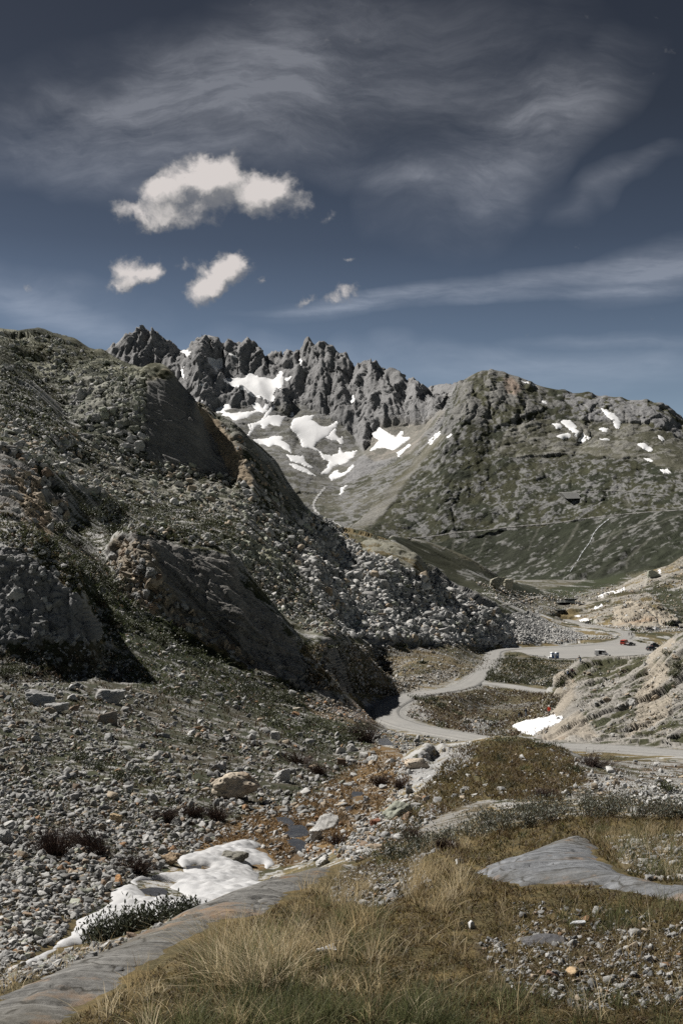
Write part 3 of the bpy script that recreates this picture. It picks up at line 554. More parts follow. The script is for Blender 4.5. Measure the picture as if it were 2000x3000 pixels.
print('relief', round(time.time()-T0, 1))

# ---------------------------------------------------------------- colours
slope2 = 1-NN[:, 2]
# probability-like value of TONE
g = 0.5*(1+np.tanh(TONE*0.80))
rfv = np.clip(RF+ST*sstep(.25, .6, slope2)*(1-RF), 0, 1)
ROCK = sstep(-.10, .10, g-(1-rfv)); ROCK[rfv > .985] = 1; ROCK[rfv < .01] = 0
n1 = fbm(q/np.maximum(PIX, .004)[:, None].clip(.004), 1.0, 1, .5, 55) if False else None
var = np.zeros(N, np.float32); var2 = np.zeros(N, np.float32)
for lam, sel, w, r, sd in octaves(lams, 400):
    ww = (1-sstep(40, 120, r))*w
    fc, cell = facets(q[sel]/(lam*1.25)+sd*1.7, sd-298)
    var[sel] += (gnoise(q[sel]/lam+sd, sd)*.6+cell*.45)*ww*0.36
    big = sstep(12, 25, r)*w
    var2[sel] += gnoise(PP[sel]/lam+sd+3.3, sd+5)*big*0.7
rockc = RC*(1+0.30*np.clip(var, -1.6, 1.8))[:, None]
rust = sstep(.55, 1.1, var2)[:, None]*0.45
near = (DD < 700)[:, None]
rockc = np.where(near, rockc*(1-rust)+rust*np.array(RUST, np.float32)*0.9, rockc)
mixv = sstep(-.5, .5, var2+0.45*var)[:, None]
vegc = (VC*(1-mixv)+V2*mixv)*(1+0.30*np.clip(var, -1.5, 1.5))[:, None]
COLR = np.clip(rockc*ROCK[:, None]+vegc*(1-ROCK[:, None]), .008, .8)
k = (1-sstep(3.0, 4.4, DROAD+0.8*var))[:, None]
COLR = COLR*(1-k)+k*np.array((.21, .207, .197))
def streak(s, w0, colr, k=.8):
    global COLR
    L = np.array(pts(s)); best = np.full(N, 1e9, np.float32)
    sel = np.nonzero((DD > 1500) & (PX > L[:, 0].min()-40) & (PX < L[:, 0].max()+40) & (PY > L[:, 1].min()-20) & (PY < L[:, 1].max()+20))[0]
    X = PX[sel]+wob[sel]*.35; Y = PY[sel]+wob2[sel]*.35; b_ = np.full(len(sel), 1e9)
    for a, b in zip(L[:-1], L[1:]):
        ab = b-a; t = np.clip(((X-a[0])*ab[0]+(Y-a[1])*ab[1])/(ab@ab+1e-9), 0, 1)
        b_ = np.minimum(b_, np.hypot(X-a[0]-t*ab[0], Y-a[1]-t*ab[1]))
    wv_ = w0*(1+.7*np.clip(var2[sel], -1, 1)+.5*np.clip(var[sel], -1, 1))
    m_ = ((1-sstep(wv_*.6, wv_*1.3+.5, b_))*k)[:, None]
    COLR[sel] = COLR[sel]*(1-m_)+m_*np.array(colr, np.float32)
for s_, w_ in (("1690,1535; 1680,1555; 1672,1575; 1655,1600; 1640,1625", 5), ("1337,1558; 1330,1580; 1325,1605; 1318,1630", 5), ("1420,1575; 1412,1600; 1404,1625", 3), ("1460,1655; 1440,1660; 1432,1668", 7), ("1275,1580; 1270,1600", 6), ("1365,1580; 1355,1610", 3),
               ("1575,1545; 1560,1580; 1545,1610", 3), ("1800,1555; 1780,1590; 1750,1630; 1735,1660", 3), ("1900,1520; 1840,1555; 1790,1590; 1760,1600", 3), ("2000,1510; 1920,1535; 1860,1545; 1770,1575; 1740,1590", 3), ("2000,1545; 1900,1580; 1850,1620; 1830,1660", 4),
               ("1287,1274; 1250,1330; 1215,1375; 1179,1408; 1120,1480; 1064,1542", 7), ("1190,1400; 1130,1490; 1080,1550", 5), ("1210,1440; 1160,1510; 1110,1560", 4), ("1230,1220; 1200,1300; 1160,1340", 5), ("1450,1100; 1430,1150; 1420,1200", 6), ("1490,1130; 1480,1180", 5),
               ("1500,1250; 1470,1290; 1440,1310", 7), ("1560,1260; 1540,1310", 6), ("1700,1250; 1760,1290; 1820,1310", 9), ("1590,1350; 1580,1380", 12), ("1820,1200; 1840,1250; 1860,1290", 9), ("1950,1230; 1990,1300; 2020,1360", 9), ("1830,1460; 1840,1480", 10), ("1510,1330; 1600,1345; 1700,1340", 5), ("1500,1255; 1530,1290; 1640,1310; 1760,1330; 1900,1350", 6)):
    streak(s_, w_*.75, (.16, .155, .137), .26)
COLR[LOTM] = (.215, .213, .205)
PX = CX+F*PP[:, 0]/DD; PY = HY-F*PP[:, 2]/DD
# visible-surface lookup: the first point a line of sight meets
WV = P[..., 2]/P[..., 1]; UV_ = P[..., 0]/P[..., 1]
CM = np.maximum.accumulate(WV, axis=1)
def hit(px, py):
    """ground point seen at a photo position"""
    u = (px-CX)/F; w = (HY-py)/F
    j = int(np.clip(np.searchsorted(U, u)-1, 0, NC-2)); t = (u-U[j])/(U[j+1]-U[j])
    best = None
    for jj_, tw in ((j, 1-t), (j+1, t)):
        i = int(np.searchsorted(CM[jj_], w))
        if i >= NR: i = NR-1
        a = P[jj_, max(i-1, 0)]; b = P[jj_, i]
        wa, wb = a[2]/a[1], b[2]/b[1]
        s = 0 if wb <= wa else min(1, max(0, (w-wa)/(wb-wa)))
        d = a[1]+(b[1]-a[1])*s
        if best is None: best = (d, tw)
        else:
            d = best[0]*best[1]+d*tw if abs(math.log(d/best[0])) < 0.08 else min(d, best[0])
            best = (d, 1)
    d = best[0]
    return Vector((u*d, d, w*d))
def zat(x, y):
    """ground height under a point"""
    u = x/y
    j = int(np.clip(np.searchsorted(U, u)-1, 0, NC-2)); t = min(1, max(0, (u-U[j])/(U[j+1]-U[j])))
    return sum(wt*float(np.interp(y, P[c, :, 1], P[c, :, 2])) for c, wt in ((j, 1-t), (j+1, t)))
def nat(x, y, e=None):
    e = e or max(0.05, y*0.004)
    return Vector((-(zat(x+e, y)-zat(x-e, y))/(2*e), -(zat(x, y+e)-zat(x, y-e))/(2*e), 1)).normalized()

# ---------------------------------------------------------------- materials
def nt(name):
    m = bpy.data.materials.new(name); m.use_nodes = True
    n = m.node_tree; b = n.nodes['Principled BSDF']; b.inputs['Specular IOR Level'].default_value = 0.25
    return m, n, b
def add_noise(n, scale, detail=4, rough=.6, vec=None):
    t = n.nodes.new('ShaderNodeTexNoise'); t.inputs['Scale'].default_value = scale; t.inputs['Detail'].default_value = detail; t.inputs['Roughness'].default_value = rough
    if vec is not None: n.links.new(vec, t.inputs['Vector'])
    return t.outputs['Fac']
def mathn(n, op, a, b=None, c=None, clamp=False):
    t = n.nodes.new('ShaderNodeMath'); t.operation = op; t.use_clamp = clamp
    for i, v in enumerate((a, b, c)):
        if v is None: continue
        if isinstance(v, (int, float)): t.inputs[i].default_value = v
        else: n.links.new(v, t.inputs[i])
    return t.outputs[0]
def mixc(n, fac, a, b, blend='MIX'):
    t = n.nodes.new('ShaderNodeMix'); t.data_type = 'RGBA'; t.blend_type = blend
    for sock, v in ((t.inputs[0], fac), (t.inputs[6], a), (t.inputs[7], b)):
        if isinstance(v, (int, float)): sock.default_value = v
        elif isinstance(v, tuple): sock.default_value = (*v[:3], 1)
        else: n.links.new(v, sock)
    return t.outputs[2]
def ramp(n, fac, stops):
    t = n.nodes.new('ShaderNodeValToRGB'); n.links.new(fac, t.inputs[0]); e = t.color_ramp.elements
    while len(e) < len(stops): e.new(0.5)
    for el, (p, c) in zip(e, stops):
        el.position = p; el.color = (*c[:3], 1) if isinstance(c, tuple) else (c, c, c, 1)
    return t.outputs[0]
def objco(n):
    t = n.nodes.new('ShaderNodeTexCoord'); return t.outputs['Object']
def bump(n, b, h, strength, dist):
    t = n.nodes.new('ShaderNodeBump'); t.inputs['Strength'].default_value = strength; t.inputs['Distance'].default_value = dist
    n.links.new(h, t.inputs['Height']); n.links.new(t.outputs[0], b.inputs['Normal'])
def mat_ground(name, lam):
    """surface whose mix of rock, turf and gravel is stored per vertex; grain of size lam added on top"""
    m, n, b = nt(name); co = objco(n)
    a = n.nodes.new('ShaderNodeAttribute'); a.attribute_name = 'surface'
    f1 = add_noise(n, 1/lam, 5, .7, co)
    v = ramp(n, f1, [(.25, .55), (.5, 1.0), (.75, 1.45)])
    c = mixc(n, 1.0, a.outputs['Color'], v, 'MULTIPLY')
    n.links.new(c, b.inputs['Base Color']); b.inputs['Roughness'].default_value = .92
    b.inputs['Specular IOR Level'].default_value = .12
    bump(n, b, f1, .8, lam*.5)
    return m
def mesh_np(name, V, Fq, mat, colors=None, attr='surface', smooth=True, parent=None):
    me = bpy.data.meshes.new(name); Fq = np.asarray(Fq); k = Fq.shape[1]
    me.vertices.add(len(V)); me.vertices.foreach_set('co', np.asarray(V, np.float32).ravel())
    me.loops.add(Fq.size); me.loops.foreach_set('vertex_index', Fq.astype(np.int32).ravel())
    me.polygons.add(len(Fq)); me.polygons.foreach_set('loop_start', np.arange(0, Fq.size, k, dtype=np.int32))
    me.polygons.foreach_set('loop_total', np.full(len(Fq), k, np.int32))
    if smooth: me.polygons.foreach_set('use_smooth', np.ones(len(Fq), bool))
    me.update(calc_edges=True)
    if colors is not None:
        ca = me.color_attributes.new(attr, 'FLOAT_COLOR', 'POINT')
        c4 = np.ones((len(V), 4), np.float32); c4[:, :3] = colors
        ca.data.foreach_set('color', c4.ravel())
    o = bpy.data.objects.new(name, me)
    for mm in (mat if isinstance(mat, (list, tuple)) else [mat]): me.materials.append(mm)
    COL.objects.link(o)
    if parent: o.parent = parent
    return o
def tag(o, label=None, cat=None, group=None, kind=None):
    if label: o['label'] = label
    if cat: o['category'] = cat
    if group: o['group'] = group
    if kind: o['kind'] = kind
    return o

# ---------------------------------------------------------------- the terrain sheet, cut into its landforms
KIND = np.full(N, 0, np.int8)      # 0 near ground
KIND[(DD > 92)] = 2                 # valley floor
m = inpoly(PX, PY, np.array(pts("-900,800; 700,800; 900,1480; 1260,1600; 1560,1800; 1440,1893; 1000,1880; 1170,2055; 990,2080; 600,2000; 290,1930; -900,1930"))) & (DD > 92) & (DD < 640)
KIND[m] = 1
KIND[(DD > 1700)] = 4
m = inpoly(PX, PY, np.array(pts("1338,1000; 1400,1000; 2800,1000; 2800,1800; 900,1800; 1000,1570; 1130,1447; 1270,1281"))) & (DD > 1700) & (DD < 3345)
KIND[m] = 3
m = (DD > 112) & (DD < 214) & (PX > 1575+np.clip((2160-PY)*.3, 0, 60)) & (PY < 2185)
KIND[m] = 5
m = (DD > 575) & (DD < 900) & (PX > 1640) & (PY < 1842) & (PP[:, 2] > -37.4)
KIND[m] = 6
ii = np.arange(N).reshape(NC, NR)
Q = np.stack([ii[:-1, :-1], ii[1:, :-1], ii[1:, 1:], ii[:-1, 1:]], -1).reshape(-1, 4)
fk = KIND[Q[:, 0]]
for kk, nm, lam in ((0, 'ground', .05), (1, 'hillside', .55), (2, 'valley_floor', .5), (3, 'mountain', 6.0), (4, 'mountain', 9.0), (5, 'rock_outcrop', .4), (6, 'rock_outcrop', 1.6)):
    f = Q[fk == kk]; used, inv = np.unique(f, return_inverse=True)
    o = mesh_np(nm, PP[used], inv.reshape(-1, 4), mat_ground(nm+'_surface', lam), COLR[used], smooth=kk in (0, 2))
    tag(o, kind='structure')
print('terrain', round(time.time()-T0, 1))

# ---------------------------------------------------------------- camera, sun, sky
cam = bpy.data.cameras.new('camera'); camo = bpy.data.objects.new('camera', cam); COL.objects.link(camo)
cam.sensor_fit = 'VERTICAL'; cam.sensor_height = 36.0; cam.sensor_width = 24.0; cam.lens = 36.0*F/3000.0
cam.shift_y = (HY-1500)/3000.0; cam.clip_start = 0.1; cam.clip_end = 30000
camo.location = (0, 0, 0); camo.rotation_euler = (math.pi/2, 0, 0)
scene.camera = camo
sun = bpy.data.lights.new('sun', 'SUN'); sun.energy = 5.0; sun.angle = math.radians(.53); sun.color = (1, .955, .89)
suno = bpy.data.objects.new('sun', sun); COL.objects.link(suno)
suno.rotation_euler = (-SUN_DIR).to_track_quat('-Z', 'Y').to_euler()
w = bpy.data.worlds.new('World'); scene.world = w; w.use_nodes = True
n = w.node_tree; bg = n.nodes['Background']
sky = n.nodes.new('ShaderNodeTexSky'); sky.sky_type = 'NISHITA'; sky.sun_disc = False
sky.sun_elevation = SUN_EL; sky.sun_rotation = math.atan2(SUN_DIR.x, SUN_DIR.y); sky.altitude = 1900; sky.air_density = 1.0; sky.dust_density = .6
tc = n.nodes.new('ShaderNodeTexCoord'); dirv = tc.outputs['Generated']
sep = n.nodes.new('ShaderNodeSeparateXYZ'); n.links.new(dirv, sep.inputs[0])
up = mathn(n, 'MAXIMUM', sep.outputs[2], 0.0)
# deep filtered sky: the Nishita colour, muted, darker towards the zenith
hs = n.nodes.new('ShaderNodeHueSaturation'); hs.inputs['Saturation'].default_value = .88; n.links.new(sky.outputs[0], hs.inputs['Color'])
deep = ramp(n, up, [(0.0, (1.55, 1.48, 1.35)), (.12, (1.12, 1.09, 1.04)), (.22, (.68, .67, .66)), (.30, (.43, .41, .40)), (.40, (.31, .275, .25)), (.55, (.27, .225, .195)), (1.0, (.25, .21, .18))])
base = mixc(n, 1.0, hs.outputs[0], deep, 'MULTIPLY')
# directions on the plane y = 1 (azimuth tangent, elevation tangent)
yy = mathn(n, 'MAXIMUM', sep.outputs[1], 0.08)
cu = mathn(n, 'DIVIDE', sep.outputs[0], yy); cv = mathn(n, 'DIVIDE', sep.outputs[2], yy)
cmb = n.nodes.new('ShaderNodeCombineXYZ'); n.links.new(cu, cmb.inputs[0]); n.links.new(cv, cmb.inputs[1])
def warp(vec, scale, amt, detail=4, off=(0, 0, 0)):
    t = n.nodes.new('ShaderNodeTexNoise'); t.inputs['Scale'].default_value = scale; t.inputs['Detail'].default_value = detail; t.inputs['Roughness'].default_value = .6
    ad = n.nodes.new('ShaderNodeVectorMath'); ad.operation = 'ADD'; n.links.new(vec, ad.inputs[0]); ad.inputs[1].default_value = off
    n.links.new(ad.outputs[0], t.inputs['Vector'])
    sb = n.nodes.new('ShaderNodeVectorMath'); sb.operation = 'SUBTRACT'; n.links.new(t.outputs['Color'], sb.inputs[0]); sb.inputs[1].default_value = (.5, .5, .5)
    sc = n.nodes.new('ShaderNodeVectorMath'); sc.operation = 'SCALE'; n.links.new(sb.outputs[0], sc.inputs[0]); sc.inputs[3].default_value = amt
    a2 = n.nodes.new('ShaderNodeVectorMath'); a2.operation = 'ADD'; n.links.new(vec, a2.inputs[0]); n.links.new(sc.outputs[0], a2.inputs[1])
    return a2.outputs[0]
def T(px, py): return ((px-CX)/F, (HY-py)/F)
def blobs(vec, L):
    """sum of soft ellipses; each is (photo column, photo row, half width, half height, tilt in degrees, weight)"""
    tot = None
    for px, py, rx, ry, ang, wt in L:
        mp = n.nodes.new('ShaderNodeMapping'); mp.vector_type = 'TEXTURE'; u, v = T(px, py)
        mp.inputs['Location'].default_value = (u, v, 0); mp.inputs['Rotation'].default_value = (0, 0, math.radians(ang)); mp.inputs['Scale'].default_value = (rx/F, ry/F, 1e6)
        n.links.new(vec, mp.inputs['Vector'])
        ln = n.nodes.new('ShaderNodeVectorMath'); ln.operation = 'LENGTH'; n.links.new(mp.outputs[0], ln.inputs[0])
        f = mathn(n, 'SUBTRACT', 1.0, ln.outputs['Value'], clamp=True)
        f = mathn(n, 'MULTIPLY', mathn(n, 'SMOOTH_MIN', f, 1.0, .1), wt)
        tot = f if tot is None else mathn(n, 'ADD', tot, f)
    return tot
# high streaks
wv = warp(cmb.outputs[0], 2.6, .22, 3)
def aniso(vec, ang, sx, sy, detail, rough, off=0):
    mp = n.nodes.new('ShaderNodeMapping'); mp.inputs['Rotation'].default_value = (0, 0, math.radians(ang)); mp.inputs['Scale'].default_value = (sx, sy, 1); mp.inputs['Location'].default_value = (off, off*.7, 0)
    n.links.new(vec, mp.inputs[0]); return add_noise(n, 1.0, detail, rough, mp.outputs[0])
streak = aniso(warp(wv, 9, .04, 5, (1, 1, 0)), -24, 5, 15, 12, .68)
veil = aniso(wv, -30, 2.6, 4.6, 8, .6, 3.1)
big = blobs(warp(cmb.outputs[0], 3.0, .22, 4, (5, 2, 0)), [
 (900, 260, 1000, 330, 8, 1.3), (1500, 420, 560, 190, 35, 1.5), (500, 330, 620, 200, 14, 1.0), (1250, 560, 330, 90, -4, 1.0), (1800, 560, 260, 60, 12, .8),
 (100, 930, 420, 110, -12, 1.0), (1700, 1090, 800, 110, 0, .8), (900, 1060, 700, 60, 3, .5)])
cir = mathn(n, 'MULTIPLY', big, ramp(n, streak, [(.30, .10), (.48, .42), (.70, 1.0)]))
cir = mathn(n, 'MULTIPLY', cir, ramp(n, veil, [(.30, .15), (.48, .65), (.68, 1.1)]))
thin = blobs(warp(cmb.outputs[0], 5, .035, 5, (4, 4, 0)), [(1500, 835, 800, 46, 7.5, 1.3), (1150, 872, 420, 26, 5, 1.0), (1920, 790, 300, 105, 15, 1.5), (1700, 862, 500, 22, 3, .9), (120, 920, 380, 70, -14, 1.0), (1850, 1000, 420, 28, 2, .8), (1600, 1090, 700, 70, 0, .6), (960, 905, 330, 16, 3, .8)])
streak2 = aniso(warp(cmb.outputs[0], 7, .03, 4, (6, 1, 0)), -9, 5, 34, 9, .66, 1.3)
thin = mathn(n, 'MULTIPLY', thin, ramp(n, streak2, [(.30, .12), (.52, .7), (.72, 1.25)]))
cir = mathn(n, 'ADD', cir, mathn(n, 'MULTIPLY', thin, .62))
cir = mathn(n, 'MULTIPLY', mathn(n, 'MINIMUM', mathn(n, 'MULTIPLY', cir, 1.3), 1.9), 1.0)
c1 = mixc(n, cir, base, (.094, .095, .101), 'ADD')
c1a = c1
# small heaps of cumulus
HEAPS = [
 (560, 535, 190, 85, 18, 1.35), (640, 495, 120, 60, 25, 1.1), (800, 570, 125, 90, -10, 1.7), (700, 555, 160, 75, 0, 1.2), (470, 570, 90, 70, 20, .9), (430, 640, 160, 40, -6, 1.25), (560, 625, 110, 55, 0, .9), (900, 620, 60, 60, 0, .4), (960, 650, 45, 35, 20, .6),
 (390, 790, 105, 68, -8, 1.5), (350, 835, 80, 30, 8, .9), (445, 800, 50, 50, 0, .8),
 (650, 790, 80, 66, 30, 1.5), (605, 850, 85, 55, 25, 1.5), (680, 765, 70, 50, 0, .9), (770, 812, 36, 26, 10, .8), (540, 775, 40, 20, 10, .55),
 (900, 890, 90, 26, 10, .8), (1010, 875, 80, 26, 14, .8), (85, 820, 28, 16, 0, .55), (1010, 775, 40, 12, 0, .5)]
def cumulus(vec):
    wc = warp(warp(vec, 14, .055, 5), 55, .014, 5, (3, 3, 3))
    cum = blobs(wc, HEAPS)
    lowv = add_noise(n, 9, 4, .55, warp(vec, 8, .04, 3, (2, 7, 0)))
    fine = add_noise(n, 30, 9, .68, warp(vec, 20, .03, 3, (8, 1, 0)))
    t = mathn(n, 'ADD', mathn(n, 'MULTIPLY', mathn(n, 'SUBTRACT', fine, .5), 1.7), mathn(n, 'MULTIPLY', mathn(n, 'SUBTRACT', lowv, .5), .8))
    return mathn(n, 'SUBTRACT', mathn(n, 'ADD', cum, t), .26)
cd = cumulus(cmb.outputs[0])
off = n.nodes.new('ShaderNodeVectorMath'); off.operation = 'ADD'; n.links.new(cmb.outputs[0], off.inputs[0]); off.inputs[1].default_value = (-.008, .016, 0)
cds = cumulus(off.outputs[0])       # how much cloud stands between a point and the sun
dens = ramp(n, cd, [(.0, 0.0), (.15, .12), (.45, .55), (.95, .97)])
lit = mathn(n, 'ADD', mathn(n, 'MULTIPLY', mathn(n, 'SUBTRACT', cd, cds), .55), mathn(n, 'MULTIPLY', cd, .55))
shade = ramp(n, lit, [(.0, (.132, .135, .144)), (.35, (.238, .231, .229)), (.62, (.327, .311, .303)), (.95, (.433, .403, .389))])
c2 = mixc(n, dens, c1a, shade)
n.links.new(c2, bg.inputs['Color']); bg.inputs['Strength'].default_value = 1.0
SKY_MUL = .041
hs.inputs['Value'].default_value = SKY_MUL
scene.view_settings.view_transform = 'Standard'; scene.view_settings.look = 'None'; scene.view_settings.gamma = 1; scene.view_settings.exposure = .68
cy = scene.cycles
cy.max_bounces = 4; cy.diffuse_bounces = 2; cy.glossy_bounces = 2; cy.transparent_max_bounces = 8; cy.use_denoising = False; cy.sample_clamp_indirect = 3
print('done', round(time.time()-T0, 1))

# ---------------------------------------------------------------- snow: sheets that lie on the ground with rounded edges
def mat_snow(k=1.0):
    m, n, b = nt('snow'); co = objco(n)
    f = add_noise(n, 2.2, 5, .6, co); f2 = add_noise(n, .5, 4, .6, co)
    c = ramp(n, f, [(.2, (.66*k, .67*k, .69*k)), (.6, (.76*k, .765*k, .775*k))])
    c = mixc(n, ramp(n, f2, [(.52, 0.0), (.75, .35)]), c, (.48*k, .465*k, .435*k))
    n.links.new(c, b.inputs['Base Color']); b.inputs['Roughness'].default_value = .6
    bump(n, b, f, .3, .1); return m
SNOW = mat_snow(.92); SNOW_NEAR = mat_snow(.53)
GB = soften(P.reshape(-1, 3).astype(np.float32), 3).reshape(NC, NR, 3)
GB5 = soften(P.reshape(-1, 3).astype(np.float32), 6).reshape(NC, NR, 3)
PXG, PYG, DG2 = PX.reshape(NC, NR), PY.reshape(NC, NR), DD.reshape(NC, NR)
SNW = fbm(np.stack([PX/30, PY/22, S.ravel()*2], 1), 1.0, 4, .6, 201)
SNX = (PX+SNW*7).reshape(NC, NR); SNY = (PY+np.roll(SNW, 4000)*6).reshape(NC, NR)
def snow_patch(poly, d0, d1, thick, label, holes=(), cups=0.0, group=None, base=None, name='snow_patch', cat='snow patch', mat=None, warpk=1.0):
    poly = np.array(pts(poly)) if isinstance(poly, str) else np.asarray(poly)
    sx = PXG+(SNX-PXG)*warpk; sy = PYG+(SNY-PYG)*warpk
    m = (DG2 > d0) & (DG2 < d1)
    i0, i1 = np.nonzero(m.any(0))[0][[0, -1]]
    sub = np.zeros((NC, NR), bool)
    idx = np.nonzero(m.ravel())[0]
    sub.ravel()[idx] = inpoly(sx.ravel()[idx], sy.ravel()[idx], poly)
    for h in holes:
        sub.ravel()[idx] &= ~inpoly(sx.ravel()[idx], sy.ravel()[idx], np.array(pts(h) if isinstance(h, str) else h))
    if sub.sum() < 12: return None
    sub &= (WV >= CM-.0012)
    g_ = sub.copy(); g_[1:] |= sub[:-1]; g_[:-1] |= sub[1:]; g_[:, 1:] |= sub[:, :-1]; g_[:, :-1] |= sub[:, 1:]; sub = g_
    # depth inside the patch, in grid steps
    dep = sub.astype(np.float32); e = sub.copy()
    for k in range(1, 9):
        e2 = e.copy(); e2[1:] &= e[:-1]; e2[:-1] &= e[1:]; e2[:, 1:] &= e[:, :-1]; e2[:, :-1] &= e[:, 1:]
        e = e2; dep += e
    dep[~sub] = 0
    f = sub[:-1, :-1] & sub[1:, :-1] & sub[1:, 1:] & sub[:-1, 1:]
    a, b_ = np.nonzero(f)
    if len(a) < 4: return None
    left = set(zip(a.tolist(), b_.tolist())); keepc = []
    while left:                                  # one connected sheet per patch
        st = [left.pop()]; comp = [st[0]]
        while st:
            x_, y_ = st.pop()
            for c_ in ((x_+1, y_), (x_-1, y_), (x_, y_+1), (x_, y_-1)):
                if c_ in left: left.discard(c_); st.append(c_); comp.append(c_)
        if len(comp) > len(keepc): keepc = comp
    keepc = np.array(keepc); a, b_ = keepc[:, 0], keepc[:, 1]
    quads = np.stack([ii[a, b_], ii[a+1, b_], ii[a+1, b_+1], ii[a, b_+1]], 1)
    used, inv = np.unique(quads, return_inverse=True)
    G = (GB if base is None else base).reshape(-1, 3)[used]; nn = NN[used]
    up_ = nn*.5+np.array((0, 0, .5)); d = dep.ravel()[used]
    h = thick*(1-np.exp(-(d-1)/2.0))-0.25*thick*(d <= 1)
    V = np.array(G, np.float64)
    # lie on top of the relief
    z0 = P.reshape(-1, 3)[used]
    V += up_*h[:, None]
    lift = np.sum((z0-G)*up_, 1)
    V += up_*np.clip(lift, 0, thick*2.0)[:, None]*(d > 1)[:, None]*.7
    if cups:
        c1 = gnoise(V/cups, 61); c2 = gnoise(V/(cups*.45)+9, 62)
        V[:, 2] += (np.abs(c1)*.26+np.abs(c2)*.1-.1)*cups*np.clip((d-1)/4, 0, 1)
    o = mesh_np(name, V, inv.reshape(-1, 4), mat or SNOW)
    sz = np.linalg.norm(V.max(0)-V.min(0))
    return tag(o, label, cat, group)
far = 'snow fields on the far rock ridge'
for poly, lab in FS:
    snow_patch(poly, 2300, 5000, 3.0, lab, group=far)
gm = 'snow patches on the green mountain'
for poly, lab in [
 (C2("820,176; 870,190; 908,208; 880,204; 845,190"), 'thin snow rim on the crest right of the rounded summit'),
 (C2("960,380; 1005,376; 1012,400; 985,404"), 'small snow patch left of the long snow tongue'),
 (C2("1005,363; 1052,363; 1080,405; 1145,446; 1108,463; 1082,458; 1060,420; 1028,395"), 'long slanting snow tongue on the green mountain'),
 (C2("983,436; 1040,420; 1048,440; 1015,452"), 'small snow patch below the long snow tongue'),
 (C2("1188,303; 1248,330; 1282,370; 1275,404; 1258,402; 1240,360; 1208,340"), 'high snow tongue beside the pale scree under the crest'),
 (C2("1176,402; 1222,398; 1218,416; 1195,414"), 'small flat snow patch between the two snow tongues'),
 (C2("1180,446; 1215,444; 1235,454; 1200,456"), 'thin snow streak above the dark meadow'),
 (C2("1354,474; 1390,468; 1432,495; 1420,509; 1380,496"), 'oval snow patch on the right shoulder of the green mountain'),
 (C2("1386,536; 1410,538; 1434,551; 1405,550"), 'thin snow streak under the oval snow patch'),
 (C2("1458,590; 1500,588; 1512,607; 1480,607"), 'lowest small snow patch near the right edge of the mountain'),
 (C2("1445,430; 1475,440; 1485,456; 1465,456"), 'small snow spot at the top of the right gully'),
 (C2("395,465; 450,415; 455,425; 405,475"), 'narrow snow streak in the pale gully left of the summit'),
 (C2("480,435; 510,424; 508,434; 485,441"), 'tiny snow streak below the summit cliffs'),
 (C2("915,275; 940,275; 945,288; 925,285"), 'tiny snow spot below the crest right of the summit'),
]:
    snow_patch(poly, 1600, 3345, 2.2, lab, group=gm)
CL = lambda s: crop(s, 1400, 1650, .38265)
for poly, lab in [
 (CL("890,268; 960,232; 1020,210; 1040,218; 1080,208; 1130,188; 1120,212; 1060,232; 1000,240; 930,262"), 'long snow strip across the far right rock outcrop'),
 (CL("868,348; 895,336; 910,342; 950,318; 952,334; 915,348; 880,354"), 'small snow spot in the middle of the far rock outcrop'),
 (CL("712,408; 780,396; 825,382; 828,396; 775,412; 725,415"), 'thin snow strip left of the far rock outcrop'),
 (CL("765,440; 850,424; 852,434; 790,446"), 'thin snow strip beside the far road above the dark car'),
 (CL("1370,62; 1405,54; 1400,76; 1378,80"), 'small snow spot near the top of the far outcrop'),
]:
    snow_patch(poly, 560, 1000, .8, lab, group='snow strips on the far outcrop', warpk=.3)
snow_patch("1497,2129; 1530,2115; 1570,2108; 1614,2101; 1650,2098; 1640,2130; 1590,2160; 1545,2151; 1520,2145; 1510,2134", 150, 212, .55, 'smooth white snow patch at the foot of the tan rock outcrop', warpk=.2)
# the melting snow in the gully below the knoll
def zat_v(X, Y, G=None):
    """ground heights under many points"""
    G = P if G is None else G
    u = X/Y; j = np.clip(np.searchsorted(U, u)-1, 0, NC-2); t = np.clip((u-U[j])/(U[j+1]-U[j]), 0, 1); out = np.zeros(len(X))
    for off, wt in ((0, 1-t), (1, t)):
        c = j+off; o_ = np.argsort(c, kind='stable'); cs_ = c[o_]; st = np.concatenate([[0], np.nonzero(np.diff(cs_))[0]+1, [len(cs_)]])
        for a, b in zip(st[:-1], st[1:]):
            if b <= a: continue
            k = o_[a:b]; col = cs_[a]; out[k] += wt[k]*np.interp(Y[k], G[col, :, 1], G[col, :, 2])
    return out
def poly_dist(X, Y, poly):
    d = np.full(len(X), 1e9)
    for a, b in zip(poly, np.roll(poly, -1, axis=0)):
        ab = b-a; t = np.clip(((X-a[0])*ab[0]+(Y-a[1])*ab[1])/(ab@ab+1e-12), 0, 1)
        d = np.minimum(d, np.hypot(X-a[0]-t*ab[0], Y-a[1]-t*ab[1]))
    return d
